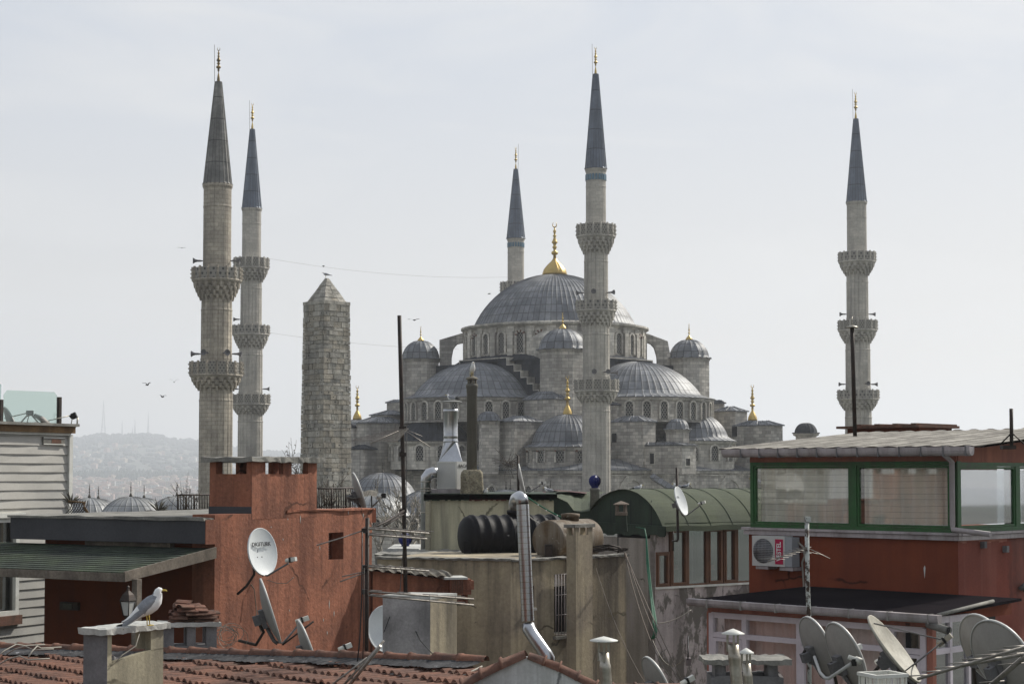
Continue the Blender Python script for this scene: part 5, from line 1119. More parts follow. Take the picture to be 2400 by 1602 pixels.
# ------------------------------------------------------------------ gulls
def gull(label, c, s=1.0, az=0, pose='stand', group='gulls on the rooftops'):
    """az: heading in degrees (0 = facing right)"""
    M = Matrix.Translation(Vector(c)) @ Matrix.Rotation(R(az), 4, 'Z') @ Matrix.Scale(s, 4); mb = MB(M)
    N = 14
    # body stations: x, z(centre), half width, half height
    if pose == 'stand': B = [(-.33, .10, .004, .004), (-.26, .115, .022, .012), (-.18, .14, .042, .03), (-.08, .175, .066, .062), (.0, .205, .078, .078), (.07, .235, .074, .08), (.115, .27, .06, .068), (.135, .305, .045, .05), (.142, .335, .04, .042), (.152, .36, .038, .038), (.17, .372, .033, .032), (.19, .37, .02, .02), (.2, .367, .01, .01)]
    elif pose == 'side': B = [(-.33, .17, .004, .004), (-.26, .175, .022, .012), (-.18, .185, .042, .03), (-.08, .2, .066, .056), (.0, .21, .078, .068), (.07, .225, .072, .066), (.115, .25, .055, .052), (.14, .28, .042, .042), (.155, .305, .038, .038), (.175, .318, .033, .032), (.195, .316, .02, .02), (.205, .313, .01, .01)]
    else: B = [(-.26, .06, .004, .004), (-.18, .065, .03, .02), (-.08, .075, .07, .06), (.02, .085, .08, .075), (.08, .1, .07, .07), (.11, .14, .045, .05), (.125, .17, .036, .038), (.15, .185, .03, .03), (.17, .18, .012, .012)]
    if pose == 'stand': B = [(x * .86 + .004, z + (x * .2 if x < .1 else .02 + (x - .1) * .1) + .008, wd * 1.22, ht * 1.22) for x, z, wd, ht in B]
    rows = []; body_v = []
    for i, (x, z, wd, ht) in enumerate(B):
        k0, k1 = B[max(0, i - 1)], B[min(len(B) - 1, i + 1)]; d = Vector((k1[0] - k0[0], 0, k1[1] - k0[1])).normalized(); up_ = Vector((-d.z, 0, d.x))
        rows.append([Vector((x, 0, z)) + Vector((0, wd * math.cos(2 * math.pi * k / N), 0)) + up_ * (ht * math.sin(2 * math.pi * k / N)) for k in range(N)])
    nb = len(B)
    def mi(a, b):
        ang = 2 * math.pi * (b + .5) / N
        if a < nb * .16: return 0
        if a < nb * .48 and math.sin(ang) > -.1: return 1
        if a < nb * .56 and math.sin(ang) > .7: return 1
        return 0
    mb.grid(rows, mi, True, True); mb.poly(rows[0], 0); mb.poly(rows[-1], 0)
    hd = B[-2]; hx, hz = B[-1][0], B[-1][1]
    # folded wings: tapered shells on both flanks, black tips crossing over the tail
    for sg in (-1, 1):
        st_ = [(.1, .0, .02), (.06, .012, .055), (-.02, .01, .075), (-.12, -.012, .06), (-.2, -.03, .042), (-.27, -.05, .026), (-.31, -.04, .014), (-.36, -.05, .004)] if pose == 'stand' else [(.1, .0, .02), (.06, .012, .05), (-.02, .01, .06), (-.12, -.0, .048), (-.2, -.01, .032), (-.27, -.015, .02), (-.33, -.018, .012), (-.38, -.02, .003)]
        if pose == 'sit': st_ = [(.08, .0, .02), (.03, .01, .05), (-.05, .01, .055), (-.14, .0, .035), (-.22, .0, .018), (-.3, .0, .003)]
        wr = []
        for x, dz, hh in st_:
            zc = interp([(b[0], b[1]) for b in B if b[0] < .11], x); wd = interp([(b[0], b[2]) for b in B if b[0] < .11], x); wd = max(wd, .012)
            wr.append([Vector((x, sg * (wd * ow + .004), zc + dz + hh * hz_)) for ow, hz_ in ((.35, 1.15), (.8, .8), (1.06, .2), (1.08, -.3), (.9, -.8), (.7, -1.0))])
        nn = len(wr); mb.grid(wr, lambda a, b: 3 if a >= nn - 3 else (0 if b >= 4 and a > 1 else 1), True)
    mb.lathe([(.011, 0), (.012, .012), (.011, .03), (.0095, .042), (.003, .056)], 8, (0, 0, 0), 2) if False else None
    bz = hz + .002; L = .055
    mb.tube([(hx - .008, 0, bz), (hx + L * .5, 0, bz - .002), (hx + L * .85, 0, bz - .006), (hx + L, 0, bz - .016)], [.012, .0095, .0085, .003], 8, 2)
    for sg in (-1, 1): mb.lathe([(0, -.004), (.0045, 0), (0, .004)], 6, (hx - .028, sg * .024, hz + .013), 3)
    if pose != 'sit':
        top = .15
        for sg in (-1, 1):
            fx = .02 + .012 * sg; mb.tube([(fx - .01, sg * .022, top), (fx, sg * .022, .08), (fx + .003, sg * .024, .008)], [.011, .0065, .0065], 6, 2)
            for a in (-25, 0, 25): mb.tube([(fx, sg * .024, .01), (fx + .055 * math.cos(R(a)), sg * .024 + .055 * math.sin(R(a)), .004)], [.006, .003], 4, 2)
            mb.poly([(fx, sg * .024, .008), (fx + .05, sg * .024 - .022, .004), (fx + .052, sg * .024 + .022, .004)], 2)
    return one(mb, 'seagull', [g_white, g_grey, g_yel, g_black], label, 'seagull', c, group)
gf = P(343, 1462, 19.9); gull('large white and grey gull standing on the white slab cap of a chimney, facing right', (gf.x, gf.y, zcap), 1.02, 8)
# ================================================================== middle rooftops
# pale concrete stack in front
Ks = P(1008, 1500, 27); M = fr((Ks.x, Ks.y), -18); t = thing('chimney_stack', 'square rendered stack, its left side stained grey, just above the tiled roof', 'chimney', (Ks.x, Ks.y, 9))
M2_ = fr((Ks.x, Ks.y), 58); xa = hit(M, 897, 1450)[0]; xb = hit(M2_, 1070, 1450)[0]; zt = Z(1403, 27)
A = M @ Vector((xa, 0, 0)); B_ = M2_ @ Vector((xb, 0, 0)); pts = [(Ks.x, Ks.y), (B_.x, B_.y), (B_.x + A.x - Ks.x, B_.y + A.y - Ks.y), (A.x, A.y)]
mb = MB(); mb.prism(pts, 7, zt); mb.build('stack', [surf('patchy_grey_render', (.36, .34, .34), c2=(.2, .19, .19), ns=1.3, amt=(.4, .6), streak=((.06, .055, .055), .6, 2), spots=((.34, .32, .32), 2, .6), fine=.15, bump=.3)], t)
mb = MB(M2_); mb.box(0, xb, -.006, 0, 7, zt - .01); mb.build('pale_side', beige, t)
mb = MB(); bp_ = [(p[0] + (p[0] - pts[0][0]) * .02, p[1] - .02 if i == 0 else p[1]) for i, p in enumerate(pts)]; mb.prism(bp_, zt, zt + .05); mb.build('cap', conc_lt, t)

# beige building
bo = P(1197, 1400, 39.5); b1 = P(884, 1400, 40.5); MB1 = fr((bo.x, bo.y), math.degrees(math.atan2(bo.y - b1.y, bo.x - b1.x))); b2 = P(1468, 1400, 42.3); MB2 = fr((bo.x, bo.y), math.degrees(math.atan2(b2.y - bo.y, b2.x - bo.x)))
bb = thing('beige_house', 'stained beige rendered house with a barred window and water tanks on its flat roof', 'house', (bo.x, bo.y, 0))
zt = Z(1314, 39.5); L1 = (bo - b1).xy.length; L2 = (b2 - bo).xy.length
h1 = hit(MB2, 1240, 1424); h2 = hit(MB2, 1252, 1371); h3 = hit(MB2, 1299, 1487); h4 = hit(MB2, 1339, 1343)
mb = MB(MB1); mb.box(-L1, 0, 0, 4, 0, zt); mb.build('wall', beige, bb)
mb = MB(MB2); holewall(mb, 0, L2, 0, zt - .02, [(h1[0], h2[0], h1[1], h2[1]), (h3[0], h4[0], h3[1], h4[1])], 0, .25); mb.box(0, L2, .25, 4, 0, zt - .03); mb.build('wall', beige, bb)
mb = MB(MB2); mb.box(h1[0], h2[0], .2, .24, h1[1], h2[1]); mb.box(h1[0] - .04, h2[0] + .04, -.05, .1, h1[1] - .06, h1[1], 1); mb.build('window', [dark, conc_lt], bb)
mb = MB(MB2); frame_mb(mb, h3[0], h4[0], h3[1], h4[1], .04, .1, .16); wn_ = mb.build('window', whitep, bb)
mb = MB(MB2); mb.box(h3[0], h4[0], .2, .24, h3[1], h4[1]); mb.box(h3[0] + .04, h4[0] - .04, .17, .19, h4[1] - .3, h4[1] - .05, 1); mb.build('pane', [dark, curtain], wn_)
mb = MB(MB2)
for k in range(7): x = h3[0] + (h4[0] - h3[0]) * k / 6; mb.tube([(x, -.05, h3[1]), (x, -.05, h4[1])], .011, 5)
for f in (0, .33, .66, 1): z = h3[1] + (h4[1] - h3[1]) * f; mb.tube([(h3[0], -.05, z), (h4[0], -.05, z)], .009, 5)
mb.build('window_bars', gutterm, wn_); mb = MB(MB2); mb.box(h3[0] - .05, h4[0] + .04, -.1, .1, h3[1] - .1, h3[1] - .03); mb.build('sill', conc, wn_)
mb = MB(MB1); bumpy(mb, -L1 - .05, .0, -.05, .35, zt, zt + .05, 0, 30, 2, .012); mb.M = MB2; bumpy(mb, 0.0, L2 + .05, -.05, .3, zt - .02, zt + .03, 0, 24, 2, .015); mb.build('parapet_coping', conc, bb)
zr = zt - .05
# chimney pillar on the beige house
Kp = P(1350, 1400, 40); Mp = fr((Kp.x, Kp.y), 50); Mq = fr((Kp.x, Kp.y), -25); xr_ = hit(Mp, 1389, 1400)[0]; xl2 = -hit(Mq, 1328, 1400)[0]
pc = thing('chimney', 'tall beige chimney pillar with two see-through holes in front of the rusty tank', 'chimney', (Kp.x, Kp.y, 0)); A = Mq @ Vector((-xl2, 0, 0)) - Vector((Kp.x, Kp.y, 0)); Bv = Mp @ Vector((xr_, 0, 0)) - Vector((Kp.x, Kp.y, 0))
pp = [Vector((Kp.x, Kp.y)), Vector((Kp.x, Kp.y)) + Bv.xy, Vector((Kp.x, Kp.y)) + Bv.xy + A.xy, Vector((Kp.x, Kp.y)) + A.xy]
zh0, zh1, zcp = Z(1254, 40), Z(1236, 40), Z(1228, 40); mb = MB(); mb.prism([tuple(p) for p in pp], 0, zh0)
for i in range(4):
    p = pp[i]; q, r_ = pp[(i + 1) % 4], pp[i - 1]; mb.prism([tuple(p), tuple(p + (q - p) * .2), tuple(p + (q - p) * .2 + (r_ - p) * .25), tuple(p + (r_ - p) * .25)], zh0, zh1)
mb.build('stack', beige, pc); cpt = sum(pp, Vector((0, 0))) / 4; mb = MB(); mb.prism([tuple(cpt + (p - cpt) * 1.22) for p in pp], zh1, zcp); mb.build('cap', conc, pc)
# duct
t = thing('spiral_duct', 'tall galvanised spiral duct with a bent top and an angled foot', 'duct', P(1280, 1545, 38)); D = 38
pts = [P(1204, 1175, D + .9), P(1206, 1160, D + .5), P(1216, 1151, D + .15), P(1224, 1158, D), P(1226, 1180, D)]; r_ = .143
mb = MB(); mb.tube([P(1206, 1190, D + .55), P(1207, 1178, D + .5), P(1210, 1168, D + .38), P(1217, 1164, D + .2), P(1223, 1169, D + .05), P(1225, 1182, D)], [.138, .138, .14, .142, .143, r_], 24); mb.build('top_elbow', steel, t)
mb = MB(); a_, b_ = P(1225, 1180, D), P(1238, 1466, D); n = 22; pr = []; rr = []
for k in range(n):
    for f, q in ((0, r_), (.1, r_)): pr.append(a_.lerp(b_, (k + f) / n)); rr.append(q)
mb.tube(pr, rr, 40, lambda a, b: 1 if a % 2 == 0 else 0, True, False); mb.build('riser', [steel, steel_dull], t)
mb = MB(); pr, rr = [], []
seq = [P(1238, 1462, D), P(1240, 1474, D - .05), P(1250, 1490, D - .15), P(1280, 1532, D - .4), P(1284, 1540, D - .4), P(1285, 1560, D - .4)]
mb.tube(seq, [r_ + .004, r_ + .012, r_ + .004, r_ + .004, r_ + .012, r_ + .004], 24); mb.build('foot', steel, t)
# barrel tanks
def tank(label, p0, ax, L, rad, m, ribs=6, cap=True, cat='water tank', legs=True, flat=False):
    t = thing('water_tank', label, cat, p0); ax = Vector(ax).normalized(); q = ax.to_track_quat('Z', 'Y').to_matrix().to_4x4(); M = Matrix.Translation(Vector(p0)) @ q; mb = MB(M); pr = [(.02, -.0 if flat else -.14), (rad * .5, .0 if flat else -.12), (rad * .85, .01 if flat else -.05), (rad * .97, .01), (rad, .05)]
    for k in range(ribs):
        z = L * (k + .5) / ribs; pr += [(rad, z - .05), (rad + .035, z - .035), (rad + .035, z + .035), (rad, z + .05)]
    pr += [(rad, L - .05), (rad * .97, L - .01), (rad * .8, L + .06), (.02, L + .1)]
    mb.lathe(pr, 40); mb.build('barrel', m, t)
    if cap: mb = MB(); c = Vector(p0) + ax * L * .55; mb.lathe([(.22, rad - .04), (.22, rad + .05), (.24, rad + .05), (.24, rad + .14), (.05, rad + .16)], 18, c); mb.build('lid', m, t)
    if legs:
        mb = MB()
        for f in (.02, .3, .55, .85): c = Vector(p0) + ax * L * f; mb.box(c.x - .09, c.x + .09, c.y - rad * .8, c.y + rad * .8, c.z - rad - .02, c.z - rad * .2)
        mb.build('saddle', m if not flat else iron, t)
    return t
tz = Z(1257, 44); tank('black ribbed plastic water tank lying on the beige house roof', P(1092, 1256, 43.6), (.9, .43, 0), 2.6, .52, blackplastic, 8)
t = tank('rusty beige steel water tank behind the holed chimney pillar', P(1283, 1265, 42.2), (.62, .78, 0), 1.75, .5, rusttank, 0, True, 'water tank', True, True)
mb = MB(); mb.box(*(P(1079, 1310, 43).x, P(1240, 1310, 43).x), 42.4, 43.0, Z(1311, 43), Z(1306, 43)); mb.box(P(1100, 1300, 42.9).x, P(1230, 1300, 42.9).x, 42.2, 42.4, Z(1306, 42.9), Z(1303, 42.9)); one(mb, 'plank', whitep, 'pale plank under the black water tank', 'plank', P(1150, 1308, 42.5))
mb = MB(); c = P(1425, 1288, 41.5)
for k in range(8): mb.tube([c + Vector((ru(-.5, -.3), ru(-.1, .1), .02 * k - .06)), c + Vector((0, ru(-.1, .1), .02 * k)), c + Vector((ru(.3, .5), 0, .015 * k - .04)), c + Vector((ru(.2, .3), -.15, .01 * k - .06))], .012, 4)
one(mb, 'cable_bundle', iron, 'bundle of cables lying on the beige house roof right of the rusty tank', 'cable bundle', c)

# cream building with equipment on its roof
cr = thing('cream_house', 'cream rendered rooftop block with a green and maroon parapet edge', 'house', P(1150, 1300, 50))
xa, xb = P(1005, 1250, 50).x, P(1298, 1250, 50).x; z1 = Z(1170, 50); mb = MB(); mb.box(xa, xb, 50, 56, 0, z1); mb.build('wall', cream, cr)
xm = P(1100, 1160, 50).x; n = 50; mb = MB()
for k in range(n):
    a_, b_ = xa - .15 + (xb + .25 - xa) * k / n, xa - .15 + (xb + .25 - xa) * (k + 1) / n; d_ = ru(0, .045); mb.poly([(a_, 49.9, z1 - d_), (b_, 49.9, z1 - d_), (b_, 49.9, z1 + .16), (a_, 49.9, z1 + .16)], 1 if .32 < k / n < .75 else 0)
mb.box(xa - .15, xb + .1, 49.9, 56, z1 + .0, z1 + .17, 0); mb.build('parapet_felt', [felt_dk, surf('maroon_felt', (.09, .028, .022), c2=(.06, .02, .018), ns=1, fine=.15, bump=.2)], cr)
mb = MB(); mb.box(xa - .1, xa + .06, 49.85, 50, 11.2, z1 - .05, 0); mb.build('downpipe', olive, cr); mb = MB(); mb.box(xa, P(1080, 1250, 50).x, 49.93, 50, Z(1308, 50), Z(1290, 50)); mb.build('base_felt', felt_dk, cr)
mb = MB(); bumpy(mb, P(880, 1300, 47).x, P(1110, 1300, 47).x, 46.8, 50.3, Z(1309, 46), Z(1302, 46), 0, 20, 3, .03); mb.prism([(P(880, 1300, 47).x, 46.9), (P(1110, 1300, 47).x, 46.9), (P(1110, 1300, 47).x, 50.2), (P(880, 1300, 47).x, 50.2)], 0, Z(1309, 46)); one(mb, 'flat_roof', conc, 'mossy low concrete roof between the terracotta house and the cream block', 'roof', P(980, 1305, 46.8)); zr2 = z1 + .17
# ventilation unit
D = 51.2; t = thing('ventilation_unit', 'white ventilation box with a tapered hood, steel stack and flat rain disc', 'ventilation unit', P(1050, 1150, D)); k_ = D / FPX
Kv = P(1070, 1110, D - .5); Mv = fr((Kv.x, Kv.y), -12); Mw2 = fr((Kv.x, Kv.y), 50); x0 = hit(Mv, 1024, 1110)[0]; x1 = hit(Mw2, 1093, 1110)[0]
A = Mv @ Vector((x0, 0, 0)); Bv = Mw2 @ Vector((x1, 0, 0)); q = [(Kv.x, Kv.y), (Bv.x, Bv.y), (Bv.x + A.x - Kv.x, Bv.y + A.y - Kv.y), (A.x, A.y)]; zb_, zt = Z(1145, D), Z(1081, D)
mb = MB(); mb.prism(q, zb_, zt); bx = mb.build('box', acgrey, t)
mb = MB(Mv); frame_mb(mb, x0 + .01, -.02, zb_ + .02, zt - .02, .02, -.012, 0); mb.build('edge_trim', whitep, bx)
mb = MB(); mb.box(A.x - .25, Kv.x + .35, Kv.y, Kv.y + .9, zb_ - .12, zb_ - .0); mb.build('base_frame', gutterm, t)
txt('BACA', Mw2 @ Matrix.Translation((x1 * .62, -.01, zt - .14)) @ Matrix.Rotation(R(90), 4, 'X'), .15, lettering_k, 'lettering', bx, .002, 1)
cx, cy = P(1056, 1060, D).x, D + .1; zc1_ = Z(1036, D); mb = MB(); a2 = .42; b2_ = .215
sq = [(-1, -1), (1, -1), (1, 1), (-1, 1)]; N = 24
for i in range(4):
    p, q2 = sq[i], sq[(i + 1) % 4]; ang0 = math.degrees(math.atan2(p[1], p[0])); top = [(cx + b2_ * math.cos(R(ang0 + 90 * j / 6)), cy + b2_ * math.sin(R(ang0 + 90 * j / 6)), zc1_) for j in range(7)]
    P0, P1 = (cx + p[0] * a2 * .85, cy + p[1] * a2 * .7, zt), (cx + q2[0] * a2 * .85, cy + q2[1] * a2 * .7, zt)
    mb.poly([P0, P1, top[6]]);
    for j in range(6): mb.poly([P0, top[j + 1], top[j]])
mb.build('hood', steel, t)
mb = MB(); z9 = Z(958, D); mb.lathe([(b2_, zc1_), (b2_ + .012, zc1_ + .02), (b2_ + .012, zc1_ + .05), (b2_, zc1_ + .07), (b2_, zc1_ + .16), (b2_ + .01, zc1_ + .17), (b2_, zc1_ + .2), (b2_, z9 - .1), (b2_ + .01, z9 - .09), (b2_ + .01, z9), (b2_ - .01, z9), (b2_ - .01, z9 - .4)], 36, (cx, cy, 0)); mb.build('stack', steel, t)
zd = Z(941, D); mb = MB(); mb.tube([(cx, cy, z9 - .1), (cx, cy, zd)], .03, 6); mb.lathe([(.02, zd - .02), (.33, zd - .01), (.335, zd + .01), (.2, zd + .03), (.01, zd + .04)], 32, (cx, cy, 0)); mb.build('rain_disc', dishm, t)
c = P(1058, 938, D); gull('gull crouching on the flat disc above the steel stack', (cx + .03, cy, zd + .04), .95, 160, 'sit')
# elbow duct left of the box
t = thing('bent_duct', 'shiny bent duct dropping down beside the cream block from the white box', 'duct', P(998, 1290, 51)); mb = MB(); D = 50.6
mb.tube([P(1025, 1108, D), P(1012, 1107, D), P(1008, 1108, D), P(998, 1122, D), P(998, 1126, D), P(998, 1300, D)], [.165, .165, .17, .17, .15, .15], 20, 0, True); mb.build('pipe', steel, t); mb = MB()
for yy in (1128, 1144, 1150, 1200, 1250): z = Z(yy, D); mb = MB(); mb.lathe([(.15, z - .02), (.165, z - .015), (.165, z + .015), (.15, z + .02)], 20, (P(998, 1200, D).x, D, 0)); mb.build('band', steel_dull, t)
# round grey chimney on a rough base
D = 50.3; cx = P(1106, 1100, D).x; t = thing('chimney', 'tall round fibre-cement chimney on a rough rendered base, a gull on top', 'chimney', (cx, D, zr2)); k_ = D / FPX; mb = MB(); r_ = .152
mb.lathe([(r_, Z(1150, D)), (r_, Z(921, D)), (r_ + .012, Z(920, D)), (r_ + .012, Z(909, D)), (r_ + .03, Z(907, D)), (r_ + .03, Z(901, D)), (r_, Z(900, D)), (r_, Z(899, D))], 24, (cx, D, 0)); mb.build('pipe', surf('fibre_cement', (.13, .125, .105), c2=(.1, .095, .08), ns=1, streak=((.2, .19, .15), .4, 5), fine=.1, bump=.1), t); mb = MB()
for a in (20, 110, 200, 290): mb.lathe([(.035, Z(900, D)), (.035, Z(888, D))], 5, (cx + .11 * math.cos(R(a)), D + .11 * math.sin(R(a)), 0))
mb.lathe([(r_ + .03, Z(889, D)), (r_ + .035, Z(887, D)), (.12, Z(883, D)), (.02, Z(881, D))], 24, (cx, D, 0)); mb.build('cowl', surf('cowl_cement', (.2, .18, .14), fine=.2, bump=.1), t)
mb = MB(); zz0, zz1 = zr2 - .05, Z(1100, D); rows = []
for f, s in ((0, 1), (.3, .98), (.75, .96), (.9, .9), (1, .7), (1.01, .1)): rows.append([(cx + .0 + .34 * s * (1 if abs(math.cos(a)) > abs(math.sin(a)) else abs(math.cos(a)) / .70711) * (1 if math.cos(a) > 0 else -1) * (1 + ru(-.02, .02)) , D + .34 * s * (1 if abs(math.sin(a)) > abs(math.cos(a)) else abs(math.sin(a)) / .70711) * (1 if math.sin(a) > 0 else -1), zz0 + (zz1 - zz0) * f) for a in [2 * math.pi * (k + .5) / 24 for k in range(24)]])
mb.grid(rows, 0, True, True); mb.build('base', surf('rough_render', (.3, .27, .19), c2=(.16, .14, .1), ns=5, fine=.4, fs=20, spots=((.06, .055, .045), 9, .6), bump=1, bsc=12, bdist=.05), t)
gull('gull standing upright on top of the tall round chimney', (cx - .0, D, Z(881, D)), .95, -75, 'stand')
gull('gull half hidden beside the rough chimney base on the cream block edge', (P(1137, 1153, 50).x, 50.05, zr2), .8, -60, 'sit'); gull('gull resting on the maroon parapet edge right of the leaning dish', (P(1287, 1156, 50).x, 50.1, zr2 + .02), .9, 190, 'sit')
t = dish('grey dish on a thin black pole, seen almost edge-on above the spiral duct', 1224, 1121, 45, (.95, -.02, .2), .8, .9, .62, dishm, dishb, None, 1, whitep, bracket=False)
mb = MB(); mb.tube([P(1215, 1170, 45.1), P(1214, 1068, 45.1)], .035, 6); mb.tube([P(1214, 1068, 45.1), P(1208, 1062, 45.1)], .012, 4); mb.tube([P(1215, 1156, 45.1), P(1206, 1160, 45.1)], .03, 4); tag(mb.build('antenna_pole', iron, None, P(1215, 1170, 45.1)), 'short black pole behind the spiral duct top', 'pole')
def cable2(lab, pts, r, m): return cable(lab, pts, r, m)
cable('green cable with white ties slanting down to the green facade', sagc(P(1233, 1162, 45), P(1345, 1224, 44), .05), .02, greencable)
cable('pale cable running from the duct down to the rusty tank', sagc(P(1234, 1204, 44), P(1268, 1228, 43), .02), .014, wire)
mb = MB()
for px, yy in ((1261, 1183), (1280, 1196), (1306, 1208), (1328, 1218)): mb.lathe([(.0, -.03), (.022, 0), (0, .03)], 5, P(px, yy, 44.3))
one(mb, 'cable_ties', whitep, 'row of small white ties along the slanting green cable', 'cable tie', P(1261, 1183, 44.3))

# green felt facade and barrel roof
G0 = P(1561, 1234, 48); ghd = Vector((.8, .6, 0)); ggd = Vector((-.6, .8, 0)); zev = G0.z; Wd = 3.56; Hr = 1.06
gb = thing('barrel_roofed_house', 'peeling rendered house with a green felt barrel roof and a row of brown windows', 'house', (G0.x, G0.y, 0))
arcp = []
Rr = (Wd * Wd / 4 + Hr * Hr) / (2 * Hr); am = math.asin(Wd / 2 / Rr)
for k in range(25): a = -am + 2 * am * k / 24; arcp.append((Wd / 2 + Rr * math.sin(a), zev + Rr * math.cos(a) - (Rr - Hr)))
def gp_(s, h, z): v = Vector((G0.x, G0.y, 0)) + ggd * s + ghd * h; return Vector((v.x, v.y, z))
mb = MB(); Lh = 9
rows = []
for h in [0, .03] + [.03 + (Lh - .03) * k / 12 for k in range(1, 13)]: rows.append([gp_(s, h - .12, z + ru(-.008, .008) + .012 * math.sin(h * 3.1 + s * 2)) for s, z in [(-.14, zev - .13), (-.12, zev + .02)] + arcp])
mb.grid(rows, 0, False)
for k in range(1, 11):
    h = k * .88; mb.tube([gp_(s, h + .0, z + .012) for s, z in arcp], .009, 4, 1, False, False)
mb.tube([gp_(.06, 0, zev + .09), gp_(.06, Lh, zev + .09)], .015, 4, 0); mb.build('barrel_roof', [felt, felt_dk], gb)
mb = MB(); mb.poly([gp_(s, 0, z) for s, z in arcp]); z0_ = Z(1262, 48)
mb.poly([gp_(0, 0, zev), gp_(Wd + .6, 0, zev), gp_(Wd + .6, 0, 12.25), gp_(0, 0, 12.25)])
for s in (.6, 1.5, 2.4): mb.poly([gp_(s, -.01, zev - .3), gp_(s + .02, -.01, zev - .3), gp_(s + .02, -.01, zev + .75), gp_(s, -.01, zev + .75)], 1)
mb.build('gable', [felt_dk, dark], gb)
n = 26; mb = MB(); yb = lambda f: z0_ + .0 + (.13 if f > .86 else .0) + ru(0, .05)
top = [gp_(-.1 + 3.3 * k / n, -.12, zev + .02 + .06 * (k / n)) for k in range(n + 1)]; bot = [gp_(-.1 + 3.3 * k / n, -.12, z0_ + .06 + .05 * ((k // 3) % 2) - .03 * (k / n)) for k in range(n + 1)]; mb.grid([bot, top], 0, False); mb.grid([top, [p + ghd * .14 for p in top]], 0, False); mb.build('felt_flap', felt_dk, gb)
# wall under the gable and under the windows
Wc = P(1535, 1300, 48.25); hh = .0; Mh = fr((Wc.x, Wc.y), math.degrees(math.atan2(.6, .8))); Mg2 = fr((Wc.x, Wc.y), math.degrees(math.atan2(-.8, .6)))
wl = [(1535, 1364), (1755, 1364)]; zsill = hit(Mh, 1536, 1375)[1]; ztopw = zev - .02; xw = [hit(Mh, p, 1300)[0] for p in (1537, 1567, 1579, 1608, 1612, 1655, 1661, 1690, 1697, 1724, 1729, 1775)]
zlow = hit(Mh, 1566, 1292)[1]; holes = [(xw[0], xw[1], zsill, zlow), (xw[1], xw[-1] + 3, zsill, ztopw - .05)]
mb = MB(Mh); holewall(mb, 0, 9, 0, ztopw, holes, 0, .2); mb.box(0, 9, .2, .3, 0, zsill - .0, 0); mb.build('wall', peelw, gb)
mb = MB(Mh); mb.box(0, 9, -.04, .1, zsill - .06, zsill, 0); mb.build('sill', whitep, gb)
mb = MB(Mg2); mb.box(-5.2, -.001, 0, .2, 0, zev - .35); mb.build('side_wall', peelg, gb)
mb = MB(Mh); mb.box(0, 9, 1.6, 1.65, 10, ztopw); mb.build('room', surf('dim_room', (.05, .055, .06), fine=.2, bump=0), gb)
def bwin(x0, x1, z0, z1, casement=False):
    mb = MB(Mh); frame_mb(mb, x0, x1, z0, z1, .045, -.02, .1); 
    if casement: frame_mb(mb, x0 + .05, x1 - .05, z0 + .05, z1 - .05, .05, -.04, .08)
    w_ = mb.build('window', brownframe, gb); mb = MB(Mh); q = .1 if casement else .045; mb.box(x0 + q, x1 - q, .04, .05, z0 + q, z1 - q); mb.build('pane', glass_dk, w_); return w_
x = xw; bwin(x[0], x[1] + .03, zsill, zlow, True); bwin(x[1] + .06, x[3] + .05, zsill, ztopw - .07, True); bwin(x[3] + .06, x[5] + .04, zsill, ztopw - .07); bwin(x[5] + .05, x[7] + .06, zsill, ztopw - .07, True); bwin(x[7] + .1, x[9] + .04, zsill, ztopw - .07, True); bwin(x[9] + .05, x[11] + .6, zsill, ztopw - .07)
mb = MB(Mh); mb.box(0, 9, -.03, .09, ztopw - .07, ztopw - .005); mb.build('lintel', brownframe, gb)
mb = MB(Mh); curtain_mb(mb, x[3] + .55, x[5] - .02, zsill, ztopw - .1, .45); curtain_mb(mb, x[3] + .1, x[3] + .22, zsill, ztopw - .1, .45); curtain_mb(mb, x[5] + .3, x[7] - .1, zsill, ztopw - .1, .5); mb.build('curtain', dishm, gb)
# people at the window: dim seated figures behind the glass
def sitter(px, lab, hd):
    xx, zz = hit(Mh, px, 1328, .7); c = Mh @ Vector((xx, .7, zz)); mb = MB(Matrix.Translation(c) @ Matrix.Rotation(R(hd), 4, 'Z')); N = 14
    S_ = [(-.62, .17, .12), (-.5, .18, .13), (-.35, .17, .12), (-.2, .2, .12), (-.12, .2, .1), (-.07, .12, .08), (-.04, .055, .055), (0, .055, .055), (.03, .07, .075), (.08, .082, .095), (.14, .085, .1), (.19, .07, .085), (.225, .03, .04)]
    mb.grid([[(a_ * math.cos(2 * math.pi * k / N), b_ * math.sin(2 * math.pi * k / N) - (.02 if z > .02 else 0), z) for k in range(N)] for z, a_, b_ in S_], lambda a, b: 1 if 5 <= a < 8 else (2 if a >= 9 else (1 if a == 8 else 0)), True, True)
    for sg in (-1, 1): mb.tube([(sg * .19, 0, -.15), (sg * .23, -.05, -.4), (sg * .14, -.25, -.45)], [.055, .045, .035], 8, 0)
    mb.lathe([(.0, -.01), (.012, 0), (0, .02)], 5, (0, -.11, .09), 1)
    return one(mb, 'person', [surf('dark_jacket', (.03, .03, .04), bump=0), surf('skin', (.35, .2, .14), bump=0), surf('dark_hair', (.02, .015, .012), bump=0)], lab, 'person', c, 'people behind the brown windows')
sitter(1585, 'dim seated person in a dark jacket behind the second brown window', 20); sitter(1669, 'dim seated person in dark clothes behind the fourth brown window', -30)
